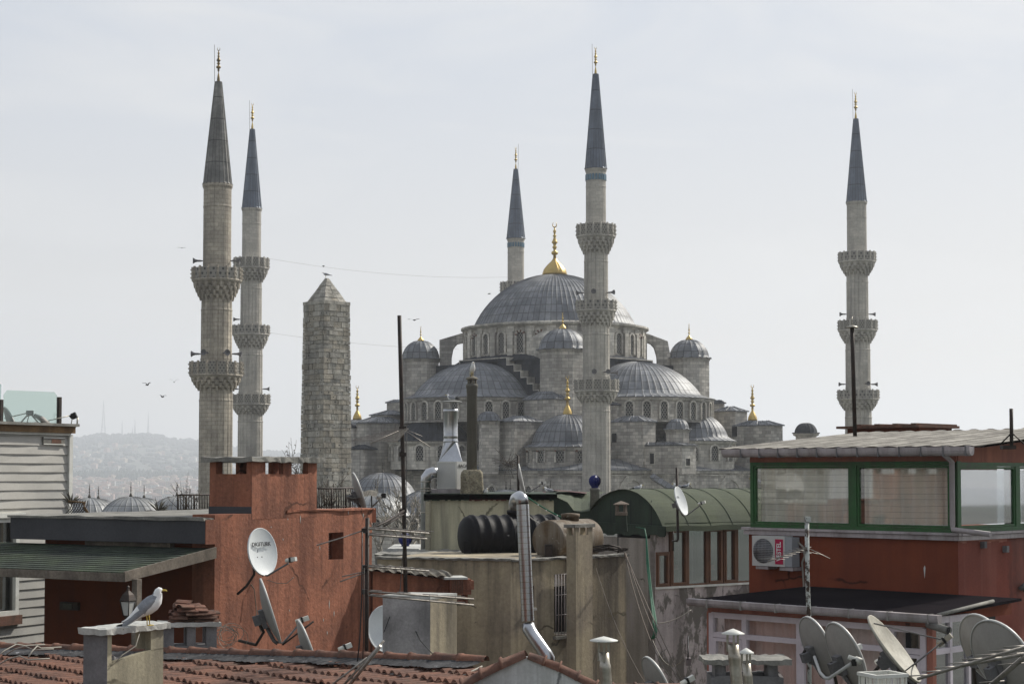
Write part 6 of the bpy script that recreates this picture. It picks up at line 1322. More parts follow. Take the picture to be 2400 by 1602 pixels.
# felt facade left of the barrel
ff = thing('felt_facade', 'dark green felt wall with a sagging lighter felt valley above it', 'wall', P(1340, 1250, 50.6))
yA = 50.4; mb = MB(); pts = [(1291, 1300), (1410, 1300), (1410, 1172), (1385, 1196), (1362, 1199), (1345, 1196), (1330, 1176), (1300, 1162), (1291, 1165)]
q = [(P(a, b, yA).x, P(a, b, yA).z) for a, b in pts]; mb.xprism(list(q), yA, yA + .15); mb.build('wall', felt_dk, ff)
mb = MB(); rows = []
for D_, yy in ((yA - .02, ((1300, 1163), (1330, 1178), (1345, 1197), (1362, 1200), (1383, 1197), (1395, 1176))), (51.8, ((1296, 1160), (1325, 1166), (1345, 1178), (1362, 1182), (1378, 1180), (1402, 1165))), (53.5, ((1300, 1158), (1325, 1156), (1345, 1158), (1362, 1160), (1380, 1160), (1405, 1158))), (55.5, ((1250, 1157), (1300, 1151), (1340, 1150), (1365, 1151), (1385, 1152), (1420, 1152)))): rows.append([P(a, b, D_) for a, b in yy])
mb.grid(rows, 0, False); mb.build('valley', felt, ff)
mb = MB(); mb.grid([[P(a, b, 53) for a, b in ((1262, 1158), (1290, 1150), (1330, 1151), (1375, 1156))], [P(a, b, 55) for a, b in ((1262, 1156), (1290, 1146), (1330, 1149), (1375, 1153))]], 0, False); mb.build('red_flashing', reddish, ff)
cf = P(1456, 1234, 47.0); t = thing('chimney', 'small square vent chimney with a pitched cap on the dark green felt', 'chimney', cf); mb = MB(Matrix.Translation(cf)); mb.lathe([(0.250, -0.120), (0.206, 0.324)], 4, (0, 0, 0), 0, False, 40); mb.build('base', felt_dk, t); mb = MB(Matrix.Translation(cf)); mb.lathe([(0.237, 0.324), (0.237, 0.408), (0.213, 0.420)], 4, (0, 0, 0), 0, False, 40)
for a in (40, 130, 220, 310): mb.lathe([(0.050, 0.408), (0.050, 0.624)], 4, (.16 * math.cos(R(a)), .16 * math.sin(R(a)), 0), 0, False, 0)
mb.lathe([(0.300, 0.612), (0.300, 0.636), (0.025, 0.720)], 4, (0, 0, 0), 0, False, 40); mb.build('cap', surf('buff_cement', (.2, .16, .125), c2=(.13, .105, .085), ns=6, fine=.2, bump=.2), t)
# blue ventilators
def turbine(px, yb, yt, rpx, D, lab, base=None):
    k = D / FPX; c = P(px, yb, D); H = Z(yt, D) - c.z; r = rpx * k; t = thing('turbine_ventilator', lab, 'ventilator', c, 'blue turbine ventilators'); mb = MB(Matrix.Translation(c)); n = 18
    for j in range(n):
        rows = []
        for f, s in ((.12, .62), (.3, .9), (.5, 1.0), (.7, .98), (.88, .75), (.97, .45)):
            a = 2 * math.pi * j / n; rows.append([(r * s * math.cos(a + d), r * s * math.sin(a + d), H * f) if d else (r * s * 1.0 * math.cos(a), r * s * math.sin(a), H * f) for d in (0, .3)]); rows[-1][1] = (r * s * .86 * math.cos(a + .36), r * s * .86 * math.sin(a + .36), H * f)
        mb.grid(rows, 0, True)
    mb.lathe([(r * .55, 0), (r * .62, H * .12), (r * .62, H * .14)], 20); mb.lathe([(r * .5, H * .95), (r * .3, H * 1.0), (.01, H * 1.02)], 20); mb.lathe([(r * .6, H * .1), (r * .8, H * .5), (r * .45, H * .95)], 16); mb.build('rotor', blue, t)
    if base:
        mb = MB(); mb.lathe([(base * k, Z(yb + 60, D)), (base * k, Z(yb + 6, D)), (base * k * 1.12, Z(yb + 5, D)), (base * k * 1.12, c.z), (.05, c.z)], 18, (c.x, D, 0)); mb.build('base', conc_lt if False else conc, t)
    return t
turbine(1394, 1143, 1113, 14, 50.8, 'blue turbine ventilator on a round concrete base in front of the tall minaret', 11); turbine(950, 1279, 1249, 16, 66, 'blue turbine ventilator seen between the antenna masts', 10)
mb = MB(); mb.box(P(912, 1290, 65).x, P(985, 1290, 65).x, 64, 68, Z(1310, 65), Z(1282, 65), 0); mb.box(P(912, 1290, 65).x, P(985, 1290, 65).x, 64, 68, 0, Z(1310, 65)); one(mb, 'roof_block', conc_lt, 'pale concrete block under the blue ventilator between the masts', 'roof block', P(950, 1300, 64))
gull('gull peeking over the barrel roof beside the blue ventilator', gp_(2.6, 1.2, zev + Hr - .06), .9, 20, 'sit'); gull('gull sitting low on the barrel roof crest, nearer of a pair', gp_(1.9, 2.2, zev + Hr + .0), .8, 170, 'sit'); gull('gull sitting low on the barrel roof crest, farther of a pair', gp_(2.0, 2.6, zev + Hr + .0), .8, 10, 'sit')
gull('gull standing in profile on the barrel roof, facing left', gp_(Wd * .42, 5.15, zev + Hr - .01), 1.0, 180, 'side')
t = dish('white dish on a black pole in front of the barrel roof', 1597, 1173, 45.6, (.85, -.4, .3), .8, .92, .66, dish_wht, dishb, None, 1, whitep)
c = P(1597, 1173, 45.6); n = Vector((.85, -.4, .3)).normalized(); Y = (Vector((0, 0, 1)) - n * n.z).normalized(); X = Y.cross(n); Md = Matrix(((X.x, Y.x, n.x, c.x), (X.y, Y.y, n.y, c.y), (X.z, Y.z, n.z, c.z), (0, 0, 0, 1)))
txt('Vector', Md @ Matrix.Translation((0, .14, -.065)), .13, lettering_g, 'lettering', t)
mb = MB(); mb.tube([P(1585, 1266, 45.9), P(1589, 1264, 45.9), P(1586, 1095, 45.9)], .04, 6); mb.tube([P(1576, 1267, 46.3), P(1588, 1267, 45.9)], .025, 5); mb.tube([P(1578, 1244, 46.5), P(1578, 1290, 46.5)], .02, 5); tag(mb.build('antenna_pole', iron, None, P(1586, 1266, 45.9)), 'black pole carrying the white dish in front of the barrel roof', 'pole')
# cables on the peeling wall
for k in range(6):
    dx = ru(-3, 3); cable('strand of the green cable bundle hanging down the peeling wall', [P(1490, 1234, 47.1), P(1511, 1238, 46.6), P(1515 + dx * .3, 1260, 46.4), P(1518 + dx, 1320, 46), P(1527 + dx, 1400, 45), P(1534 + dx * 1.5, 1450, 44), P(1536 + dx * 1.6, 1485 + ru(-8, 8), 43.5), P(1529 + dx, 1496, 43.5)], .013, greencable, 'cable', 'green cable strands on the peeling wall')
for k, (x0, x1) in enumerate(((1464, 1604), (1466, 1598), (1463, 1585))):
    cable('brown cable running diagonally down the peeling wall', sagc(P(x0, 1294, 41.5), P(x1, 1606, 32), .05 + .2 * k), .012, wiredk, 'cable', 'brown cables on the peeling wall')
cable('thin line slanting across the beige wall to the ridge tiles', sagc(P(1397, 1330, 40), P(1512, 1600, 26), .2), .005, wiredk)
cable('pale cable swagging right across the peeling wall', sagc(P(1540, 1460, 45), P(1620, 1428, 45.5), .08), .014, wire); cable('pale low cable curving to the small wall box', sagc(P(1530, 1500, 44), P(1604, 1540, 42), .4), .01, wire)
mb = MB(); c = P(1612, 1548, 41); mb.box(c.x - .05, c.x + .07, 40.9, 41.05, c.z - .1, c.z + .08, 0); mb.tube([P(1612, 1545, 40.9), P(1613, 1530, 40.9), P(1613, 1490, 41.5)], .018, 4, 1); one(mb, 'junction_box', [gutterm, blk], 'small grey junction box hanging from a black cable on the peeling wall', 'junction box', c)
dish('beige dish at the bottom edge below the peeling wall, seen from behind', 1541, 1594, 23, (.82, .3, .4), .72, .9, .55, dishm, dishb)
vcap('wide cone-capped steel flue at the bottom edge, left of the pink house', 1415, 1499, 1490, 33, 13, 18, 1640, 1426)
vcap('tallest twin cone-capped flue rising in front of the white window frames', 1718, 1483, 1472, 27, 14, 20, 1640, 1730); vcap('shorter cone-capped flue just right of the tallest one', 1749, 1528, 1517, 18, 11, 20.8, 1640, 1757)
t = thing('chimney', 'rough grey concrete chimney with a slab cap on stub posts at the bottom right', 'chimney', P(1750, 1602, 23)); D = 23; X_ = lambda p: P(p, 1560, D).x
mb = MB(); bumpy(mb, X_(1667), X_(1838), D, D + .6, 8, Z(1584, D), 0, 8, 3, .02)
for a, b in ((1674, 1704), (1798, 1824)): bumpy(mb, X_(a), X_(b), D + .05, D + .3, Z(1588, D), Z(1552, D), 0, 3, 2, .015)
mb.build('stack', conc_gr, t); mb = MB(); bumpy(mb, X_(1649), X_(1853), D - .08, D + .65, Z(1556, D), Z(1544, D), 0, 18, 4, .012); mb.build('cap', conc, t)

# ================================================================== red house on the right
Kr = P(2245, 1260, 33); Kl = P(1755, 1250, 36.6); angr = math.degrees(math.atan2(Kr.y - Kl.y, Kr.x - Kl.x)); Mr = fr((Kr.x, Kr.y), angr); Ms = fr((Kr.x, Kr.y), angr + 90); LL = (Kr - Kl).xy.length
U_ = 5.2
rh = thing('red_house', 'dark red house with green framed windows under a corrugated sheet roof', 'house', (Kr.x, Kr.y, 0))
hr_ = lambda px, y, o=0: hit(Mr, px, y, o); hs = lambda px, y, o=0: hit(Ms, px, y, o)
zl = hr_(2240, 1254)[1]; zft = hr_(2232, 1080)[1]; zg0 = hr_(2240, 1064)[1]; zev2 = hr_(2240, 1048)[1]
mb = MB(Mr); mb.box(-LL, -.001, 0, 7, 0, zl); mb.build('lower_wall', brick_red, rh)
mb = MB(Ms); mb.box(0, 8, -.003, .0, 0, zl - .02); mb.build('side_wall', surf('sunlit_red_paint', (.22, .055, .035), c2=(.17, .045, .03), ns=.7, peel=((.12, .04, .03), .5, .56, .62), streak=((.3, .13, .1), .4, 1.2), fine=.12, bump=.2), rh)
mb = MB(Ms); xs_ = hs(2360, 1300)[0]
for k in range(12): mb.box(xs_ * k / 12, xs_ * (k + 1) / 12, -.007, -.003, zl - .12 - ru(0, .06), zl - .021)
mb.build('peeled_band', pink, rh)
mb = MB(Mr); mb.box(-LL - .12, .1, -.12, .1, zl, zl + .05); mb.box(-LL - .08, .07, -.08, .1, zl - .1, zl - .01); mb.M = Ms; mb.box(-.02, 8, -.12, .0, zl + .001, zl + .049); mb.box(0, 8, -.075, -.0, zl - .1, zl - .011); mb.build('ledge', gutterm, rh)
mb = MB(Mr); mb.box(-LL, .0, .05, .2, zft, zg0 + .1); mb.M = Ms; mb.xprism([(0, zft - .02), (8, zft - .02), (8, zev2 + .5), (U_, zev2 + .46), (0, zev2 - .02)], .03, .2); mb.build('upper_band', pink, rh)
def gwin(M, x0, x1, z0, z1, cur, lab=None, grid_=False):
    mb = MB(M); frame_mb(mb, x0, x1, z0, z1, .08, .02, .14); frame_mb(mb, x0 + .085, x1 - .085, z0 + .085, z1 - .085, .045, .04, .12); w_ = mb.build('window', greenframe, rh)
    if lab: w_['label'] = lab
    mb = MB(M); mb.box(x0 + .15, x1 - .15, .075, .085, z0 + .15, z1 - .15); mb.build('pane', glass if cur else glass_dk, w_)
    if cur:
        mb = MB(M); curtain_mb(mb, x0 + .12, x1 - .12, z0 + .05, z1 - .02, .26, .085, .26); mb.build('curtain', curtain, w_)
    if grid_:
        mb = MB(M)
        for k in range(1, 9): z = z0 + .15 + (z1 - z0 - .3) * k / 9; mb.tube([(x0 + .15, .06, z + ru(-.01, .01)), (x0 + (x1 - x0) * ru(.3, .7), .06, z - ru(.0, .03)), (x1 - .15, .06, z + ru(-.01, .01))], .0022, 3)
        mb.build('reflected_grid_lines', iron, w_)  # thin dark rods drawn in for grid lines reflected in the pane
    return w_
x0, x1, x2 = hr_(1757, 1150)[0], hr_(1998, 1150)[0], hr_(2232, 1150)[0]; gwin(Mr, x0, x1, zl + .05, zft, True, None, True); gwin(Mr, x1 + .0, x2, zl + .05, zft, True, None, True)
mb = MB(Mr); mb.box(x2, .0, .02, .14, zl + .05, zft); mb.build('corner_post', greenframe, rh)
s0_, s1_, s2_ = .02, hs(2388, 1150)[0], hs(2520, 1150)[0]; gwin(Ms, s0_, s1_, zl + .05, zft - .02, False); gwin(Ms, s1_, s2_, zl + .05, zft - .02, False); 
mb = MB(Ms); curtain_mb(mb, s0_ + .1, s0_ + .5, zl + .1, zft - .1, .4, .03); curtain_mb(mb, s1_ + .15, s1_ + .6, zl + .1, zft - .1, .4, .03); mb.build('curtain', curtain, rh)
mb = MB(Ms); mb.box(1, 8, 3.6, 3.65, zl, zft); mb.M = Mr; mb.box(-LL - .0, -LL + .03, .45, 6, zl, zft + .3); mb.build('room_wall', surf('dim_plaster', (.12, .1, .085), bump=0), rh)
# sheet roof with gutter
xL = hr_(1704, 1046)[0]; mb = MB(Mr); n = 60; ze_ = zev2 + .02; U = 5.2; rise = .46
xc = lambda k: xL + (.75 - xL) * k / n
rows = []
for yy in (-.28, .6, 1.4, 2.2, 3.0, 3.8, U): rows.append([(xc(k), yy, ze_ + (yy + .28) / (U + .28) * rise + (.016 if (k // 2) % 2 == 0 else 0) + .004 * math.sin(k * .7 + yy)) for k in range(n + 1)])
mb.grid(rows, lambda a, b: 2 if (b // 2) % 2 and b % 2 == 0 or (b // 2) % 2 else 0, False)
rows2 = [[(p[0], p[1], p[2] - .03) for p in rows[0]], rows[0]]; mb.grid(rows2, 1, False); 
for j in range(0, n, 8): mb.box(xc(j), xc(j) + .03, -.29, 2.8, ze_ + .03, ze_ + .05 + rise * .02, 0) if False else None
mb.poly([(xL, -.28, ze_ - .03), (.75, -.28, ze_ - .03), (.75, U, ze_ + rise - .03), (xL, U, ze_ + rise - .03)], 1)
rows = [[(xc(k) , yy, ze_ + rise - (yy - U) * .1 + (.028 if (k // 2) % 2 == 0 else 0)) for k in range(n + 1)] for yy in (U, U + 2)]; mb.grid(rows, 0, False)
rows = [[(.75 + 8 * k / 20, yy, ze_ + (yy + .28) / (U + .28) * rise + .02 * (k % 2)) for k in range(21)] for yy in (-.28, U)]
mb.build('corrugated_roof', [surf('weathered_sheet', (.36, .34, .3), rough=.85, c2=(.24, .225, .2), ns=1.2, streak=((.08, .07, .06), .5, 2), fine=.2, bump=0, spec=.08), iron, sheet_shade], rh)
mb = MB(Mr); ga = hr_(2281, 1050, -.35)[0]; gl_ = hr_(1700, 1055, -.35)[0]; mb.tube([(gl_, -.4, zg0 + .06), (ga, -.4, zg0 + .05)], .085, 12); mb.box(gl_, ga, -.49, -.31, zg0 + .06, zg0 + .14); gut = mb.build('gutter', gutterm, rh); mb = MB(Mr)
for k in range(12): x_ = gl_ + .5 + (ga - gl_ - .6) * k / 11; mb = MB(Mr); mb.box(x_, x_ + .03, -.5, -.3, zg0 - .04, zg0 + .16); mb.build('gutter_bracket', conc_gr, gut)
pd = hr_(2232, 1150, -.1)[0]; mb = MB(Mr); mb.tube([(pd, -.4, zg0), (pd + .02, -.14, zg0 - .15), (pd + .02, -.14, zl + .22), (pd + .06, -.2, zl + .12), (pd + .9, -.25, zl + .05)], .052, 10); mb.build('downpipe', gutterm, rh)
mb = MB(Mr); xa = hr_(1986, 1005, 6.5)[0]; xb = hr_(2155, 1005, 6.5)[0]; zz = hit(Mr, 2050, 1003, 6.5)[1]; mb.box(xa, xb, 6.5, 8, ze_, zz); mb.box(xa - .2, xb + .1, 6.3, 8.2, zz, zz + .06, 1)
for k in range(4): mb.box(xa + .4 + k * (xb - xa) / 4, xa + .55 + k * (xb - xa) / 4, 6.3, 8.2, zz + .06, zz + .1, 1)
mb.build('rear_dormer', [terra_dk, clayold], rh)
mb = MB(Ms); pxs = hs(2392, 1370)[0]; zz = hs(2392, 1372)[1]; mb.tube([(pxs - .1, -.04, zz - .06), (pxs - .08, -.14, zz + .03), (pxs + .12, -.12, zz), (pxs + .14, -.02, zz - .1)], .05, 8); mb.build('pipe_stub', conc_gr, rh)
for px, yy in ((2300, 1275), (2352, 1285)): x_, z_ = hs(px, yy); mb = MB(Ms); mb.box(x_ - .05, x_ + .05, -.1, -.004, z_ - .07, z_ + .06); mb.build('fixing', conc_gr, rh)
x_, z_ = hr_(2167, 1330); mb = MB(Mr); mb.xprism([(x_ - .02, z_), (x_, z_ - .2), (x_ + .02, z_), (x_ + .005, z_ + .05)], -.004, 0); mb.build('paint_drip', whitep, rh)
# air conditioner
ax0, az0 = hr_(1763, 1324, -.35); ax1, az1 = hr_(1855, 1257, -.35); t = thing('air_conditioner', 'white air conditioning unit with a crimson label on the dark red wall', 'air conditioner', Mr @ Vector(((ax0 + ax1) / 2, -.2, az0)))
xm = ax0 + (ax1 - ax0) * .83; mb = MB(Mr); mb.box(ax0, xm, -.35, -.06, az0, az1, 0); mb.box(xm + .002, ax1, -.34, -.07, az0, az1 - .02, 1); cs = mb.build('casing', [acgrey, acdark], t)
fcx, fcz, fr_ = ax0 + (xm - ax0) * .34, (az0 + az1) / 2, (az1 - az0) * .41; mb = MB(Mr @ Matrix.Translation((fcx, -.352, fcz)) @ Matrix.Rotation(R(90), 4, 'X')); mb.lathe([(.01, .0), (fr_, .0)], 32, (0, 0, 0), 0, False); fan = mb.build('fan_opening', conc_gr, cs); mb = MB(Mr)
for k in range(-6, 7):
    z = fcz + fr_ * k / 7; w_ = math.sqrt(max(.001, fr_ ** 2 - (z - fcz) ** 2)); mb.tube([(fcx - w_, -.36, z), (fcx + w_, -.36, z)], .0045, 4); x_ = fcx + fr_ * k / 7; mb.tube([(x_, -.362, fcz - w_), (x_, -.362, fcz + w_)], .003, 4)
mb.build('fan_guard', steel, cs)
lx0, lx1 = ax0 + (xm - ax0) * .71, ax0 + (xm - ax0) * .95; mb = MB(Mr); mb.box(lx0, lx1, -.356, -.351, az0 + .05, az1 - .06); lab_ = mb.build('label_panel', signred, cs)
txt('VESTEL', Mr @ Matrix.Translation(((lx0 + lx1) / 2, -.36, (az0 + az1) / 2)) @ Matrix.Rotation(R(90), 4, 'Y') @ Matrix.Rotation(R(90), 4, 'X') if False else Mr @ Matrix.Translation(((lx0 + lx1) / 2, -.36, (az0 + az1) / 2)) @ Matrix.Rotation(R(90), 4, 'X') @ Matrix.Rotation(R(90), 4, 'Z'), .155, lettering_w, 'lettering', cs, .002, .82, .003)
mb = MB(Mr); mb.box(ax0 + .08, ax0 + .4, -.33, 0, az0 - .07, az0 - .01); mb.box(xm - .15, ax1 + .02, -.33, 0, az0 - .08, az0 - .01); mb.build('bracket', gutterm, t)
mb = MB(Mr); mb.tube([(ax1 + .0, -.12, az1 - .12), (ax1 + .12, -.1, az1 - .22), (ax1 + .14, -.08, az1 - .4), (ax1 + .06, -.06, az1 - .55), (ax1 + .1, -.06, az0 - .4), (ax1 + .12, -.08, az0 - 1.0)], .022, 6); mb.build('hose', wire, t)
# lean-to with white frames
Kt = P(2180, 1500, 30); M3 = fr((Kt.x, Kt.y), angr); M4 = fr((Kt.x, Kt.y), angr + 90); h3_ = lambda px, y, o=0: hit(M3, px, y, o); h4_ = lambda px, y, o=0: hit(M4, px, y, o)
lh = thing('glazed_lean_to', 'pink lean-to with white framed windows under a black felt roof', 'lean-to', (Kt.x, Kt.y, 0)); xL = h3_(1668, 1500)[0]; zg = h3_(2190, 1452, -.2)[1]; zgl = zg
dep = 3.0; zbk = hr_(2240, 1392)[1]
mb = MB(M3); r0, r1_ = h3_(1640, 1400, -.15)[0], .25; mb.poly([(r0, -.2, zg + .1), (r1_, -.2, zg + .1), (r1_ - .1, dep, zbk), (r0 + .35, dep, zbk)]); mb.poly([(r0, -.2, zg + .05), (r1_, -.2, zg + .05), (r1_ - .1, dep, zbk - .05), (r0 + .35, dep, zbk - .05)]); mb.poly([(r1_, -.2, zg + .05), (r1_, -.2, zg + .1), (r1_ - .1, dep, zbk), (r1_ - .1, dep, zbk - .05)])
for k in range(1, 5): pass
mb.build('roof', tarroof, lh)
mb = MB(M3); mb.tube([(r1_ + .03, -.2, zg + .09), (r1_ - .02, dep * .6, zg + .1 + (zbk - zg) * .6)], .035, 6); mb.build('roof_edge', conc, lh)
mb = MB(M3); ga, gb_ = h3_(1612, 1410, -.35)[0], h3_(2200, 1430, -.35)[0]; mb.tube([(ga, -.32, zg + .03), (gb_, -.32, zg + .02)], .075, 12); mb.box(ga, gb_, -.4, -.24, zg + .03, zg + .1); gut = mb.build('gutter', gutterm, lh); mb = MB(M3)
for k in range(7): x_ = ga + .5 + (gb_ - ga - .7) * k / 6; mb = MB(M3); mb.box(x_, x_ + .025, -.41, -.23, zg - .055, zg + .11); mb.build('gutter_bracket', dishb, gut)
zft2 = zg - .1; mb = MB(M3); mb.box(xL - .1, 0, .0, .1, zft2 - .06, zg + .05); mb.box(xL - .12, xL, .0, .15, 7, zft2 - .06); mb.box(xL, .0, .02, .1, 7, zft2 - 2.3); mb.build('pink_trim', pink, lh)
cols = [h3_(p, 1500)[0] for p in (1670, 1747, 1875, 1950, 2092, 2166)]; ztr = h3_(2166, 1527)[1]
mb = MB(M3)
for x_ in cols: mb.box(x_ - .055, x_ + .055, -.05, .06, 7, zft2 - .08)
mb.box(cols[0], cols[-1], -.04, .05, zft2 - .17, zft2 - .06); mb.box(cols[0], cols[-1], -.045, .05, ztr - .05, ztr + .05); mb.box(cols[0], cols[-1], -.04, .05, ztr - 1.5, ztr - 1.4); mb.build('window_frame', pvc, lh)
for q_ in (0, 2, 4): mb = MB(M3); frame_mb(mb, cols[q_] + .06, cols[q_ + 1] - .06, ztr - 1.4, ztr - .06, .06, -.055, .03); mb.build('casement', pvc, lh)
mb = MB(M3); mb.box(cols[0], cols[-1], .01, .018, ztr - 1.4, zft2 - .17); mb.build('pane', glass_mat('lean_to_glass', (.97, .96, .96), .05), lh)
mb = MB(M3); curtain_mb(mb, cols[0] + .1, cols[-1] - .05, 8, zft2 - .15, .25, .035, .22); mb.build('curtain', curtain_p, lh)
mb = MB(M3); mb.box(cols[-1] + .06, .06, -.02, .1, 7, zft2 - .06); mb.build('corner_post', pink, lh)
xe2 = h4_(2268, 1500)[0]; mb = MB(M4); e = [0.04, h4_(2225, 1500)[0], xe2]
for x_ in e: mb.box(x_ - .04, x_ + .04, -.04, .05, 7, zft2 + .12)
mb.box(0, xe2, -.035, .05, zft2 - .0, zft2 + .12); mb.box(0, xe2, -.035, .05, ztr - .05, ztr + .05); mb.build('side_window_frame', pvc, lh)
mb = MB(M4); mb.box(0, xe2, .01, .018, 7, zft2); mb.build('side_pane', glass_dk, lh)
mb = MB(M4); mb.box(0, dep, .4, .5, 7, zft2 + .0, 1); mb.poly([(0, .06, zft2 + .0), (dep, .06, zft2 + .0), (dep, .06, zbk - .05), (0, .06, zg + .06)], 0); mb.build('side_wall', [brick_red, dark], lh)
mb = MB(); mb.tube([P(2176, 1462, 29.7), P(2224, 1477, 29.2)], .07, 12); mb.tube([P(2223, 1476.8, 29.2), P(2225, 1477.3, 29.19)], .072, 12, 1); tag(mb.build('drain_pipe', [conc, dark], None, P(2176, 1462, 29.7)), 'short grey drain pipe poking out below the lean-to gutter end', 'pipe')

# dishes in the bottom right corner
dish('large dish seen from behind on the rusty pole, left of its twin', 1917, 1514, 24, (.87, .3, .34), .9, .9, .6, dishm, dishb, [tuple(P(1893, 1512, 24.2))])
dish('large dish seen from behind, right of its twin and overlapped by a bright arm', 1984, 1535, 23.2, (.87, .3, .36), .97, .9, .5, dishm, dishb, [tuple(P(1960, 1600, 23.4)), tuple(P(1955, 1640, 23.4))])
t = thing('feed_arm_rig', 'bright steel arm with a white feed horn in front of the twin dishes', 'antenna', P(1940, 1590, 22.5)); mb = MB(); mb.tube([P(1909, 1538, 23.2), P(1922, 1575, 22.8), P(1934, 1588, 22.6), P(1944, 1588, 22.5), P(1996, 1553, 22.2)], .022, 8); mb.build('arm', dishm, t)
mb = MB(Matrix.Translation(P(2002, 1543, 22.2)) @ Matrix.Rotation(R(-70), 4, 'Y')); mb.lathe([(.03, -.1), (.045, -.1), (.045, -.02), (.03, 0), (.03, .08), (.01, .08)], 12); mb.build('feed_horn', whitep, t); mb = MB(Matrix.Translation(P(2001, 1548, 22.2))); mb.box(-.03, .03, -.04, .04, -.06, .03); mb.build('clamp', blk, t)
t = dish('weathered dish tilted steeply back with a three-legged feed', 2097, 1518, 22, (.74, -.3, .62), 1.03, .92, .56, dish_old, dishb, [tuple(P(2066, 1555, 22.2)), tuple(P(2032, 1590, 22.3)), tuple(P(2020, 1640, 22.3))], 3, steel_dull)
dish('large grey dish at the right edge, partly hidden by the one in front', 2312, 1518, 21.5, (.8, .38, .34), .93, .95, .5, dishm, dishb, [tuple(P(2290, 1640, 21.7))]); dish('largest grey dish cut off by the right edge of the view', 2352, 1542, 20.3, (.78, .4, .36), 1.0, .98, .5, dishm, dishb, [tuple(P(2320, 1650, 20.5))])
t = thing('crate', 'white slatted plastic crate at the bottom edge below the tilted dish', 'crate', P(2070, 1602, 20)); Kc = P(2054, 1581, 20); Mc = fr((Kc.x, Kc.y), 22); mb = MB(Mc); w1, w2 = .42, .36; z1 = Kc.z; 
for a in range(9):
    x_ = w1 * a / 8; mb.box(x_ - .008, x_ + .008, 0, .012, z1 - .28, z1 - .03); mb.box(x_ - .008, x_ + .008, w2 - .012, w2, z1 - .28, z1 - .03)
mb.M = Mc @ Matrix.Rotation(R(90), 4, 'Z')
for a in range(8): x_ = w2 * a / 7; mb.box(x_ - .008, x_ + .008, -.006, .006, z1 - .28, z1 - .03); mb.box(x_ - .008, x_ + .008, -w1 - .006, -w1 + .006, z1 - .28, z1 - .03)
mb.M = Mc; frame2 = [(-.02, w1 + .02, -.02, .02), (-.02, w1 + .02, w2 - .02, w2 + .02), (-.02, .02, .02, w2 - .02), (w1 - .02, w1 + .02, .02, w2 - .02)]
for q in frame2: mb.box(*q, z1 - .04, z1); mb.box(*q, z1 - .3, z1 - .27)
mb.box(0, w1, 0, w2, z1 - .3, z1 - .29); mb.build('body', whitep, t)

# ================================================================== masts and aerials
def mast(lab, pts, r, m, D): mb = MB(); mb.tube([P(a, b, D) for a, b in pts], r, 10); o = mb.build('pole', m, None, P(*pts[-1], D)); return o
def aerialmast(lab, pts, r, m, D, fn, grp='aerial masts above the rooftops'):
    t = thing('aerial_mast', lab, 'aerial', P(*pts[-1], D), grp); mb = MB(); mb.tube([P(a, b, D) for a, b in pts], r, 10); mb.build('pole', m, t); fn(t); return t
def A1(t):
    D = 22
    for ya, yb, xb, n_ in ((1238, 1249, 1005, 12), (1252, 1262, 1000, 9), (1327, 1337, 1005, 12), (1385, 1403, 1110, 4), (1394, 1417, 1110, 4)):
        mb = MB(); yagi(mb, P(862, ya, D), P(xb, yb, D + 1.5), (.5, -.86, .04), n_, .34, .5, .006, .013); mb.build('yagi_aerial', alu, t)
    mb = MB(); mb.tube([P(858, 1240, D), P(800, 1260, D - .2), P(742, 1277, D - .3)], .009, 5); mb.tube([P(858, 1340, D), P(797, 1362, D - .3)], .008, 4); mb.tube([P(858, 1338, D), P(802, 1350, D)], .007, 4); mb.build('side_rod', alu, t); mb = MB()
    for y in (1242, 1328, 1385): mb.box(P(848, y, D).x, P(862, y, D).x, D - .06, D + .06, Z(y + 6, D), Z(y - 5, D))
    mb.build('clamp', iron, t)
aerialmast('dark iron mast with several horizontal aerials in front of the terracotta house', [(861, 1213), (858, 1640)], .028, iron, 22, A1)
cable('black cable running down the left side of the dark iron mast', [P(849, 1245, 21.9), P(848, 1400, 21.9), P(843, 1500, 21.8), P(830, 1620, 21.7)], .009, blk); cable('second black cable beside the dark iron mast', [P(853, 1330, 21.9), P(852, 1500, 21.9), P(846, 1640, 21.8)], .006, blk)
def A2(t):
    D = 28.6; mb = MB(); yagi(mb, P(942, 1006, D), P(868, 1038, D - .8), (.85, -.5, -.03), 14, .3, 1.0, .005, .016); mb.tube([P(946, 1006, D), P(1010, 1048, D)], .006, 4); mb.tube([P(946, 1004, D), P(990, 1022, D)], .005, 4); mb.build('yagi_aerial', alu, t)
    mb = MB(); mb.tube([P(949, 1195, D), P(905, 1222, D - 1), P(858, 1243, D - 1.6)], .022, 5); mb.tube([P(949, 1202, D), P(900, 1232, D - 1)], .016, 5); mb.build('folded_arm', iron, t); mb = MB()
    for y in (1003, 1064, 1196, 1390): mb.box(P(936, y, D).x, P(953, y, D).x, D - .05, D + .07, Z(y + 5, D), Z(y - 4, D))
    mb.build('clamp', iron, t); mb = MB(); c = P(953, 1430, D)
    for k in range(5): mb.grid([[c + Vector((ru(-.1, .1), ru(-.04, .02), ru(.12, .28))), c + Vector((ru(.0, .14), -.03, ru(.1, .2)))], [c + Vector((ru(-.12, 0), -.05, ru(-.3, 0))), c + Vector((ru(0, .1), -.03, ru(-.25, 0)))]], 0, False)
    mb.build('tattered_wrap', surf('faded_rag', (.15, .12, .07), bump=0), t)
aerialmast('tall leaning dark mast rising from the pale stack past the mosque', [(936, 739), (940, 900), (946, 1150), (953, 1520)], .036, iron, 28.6, A2)
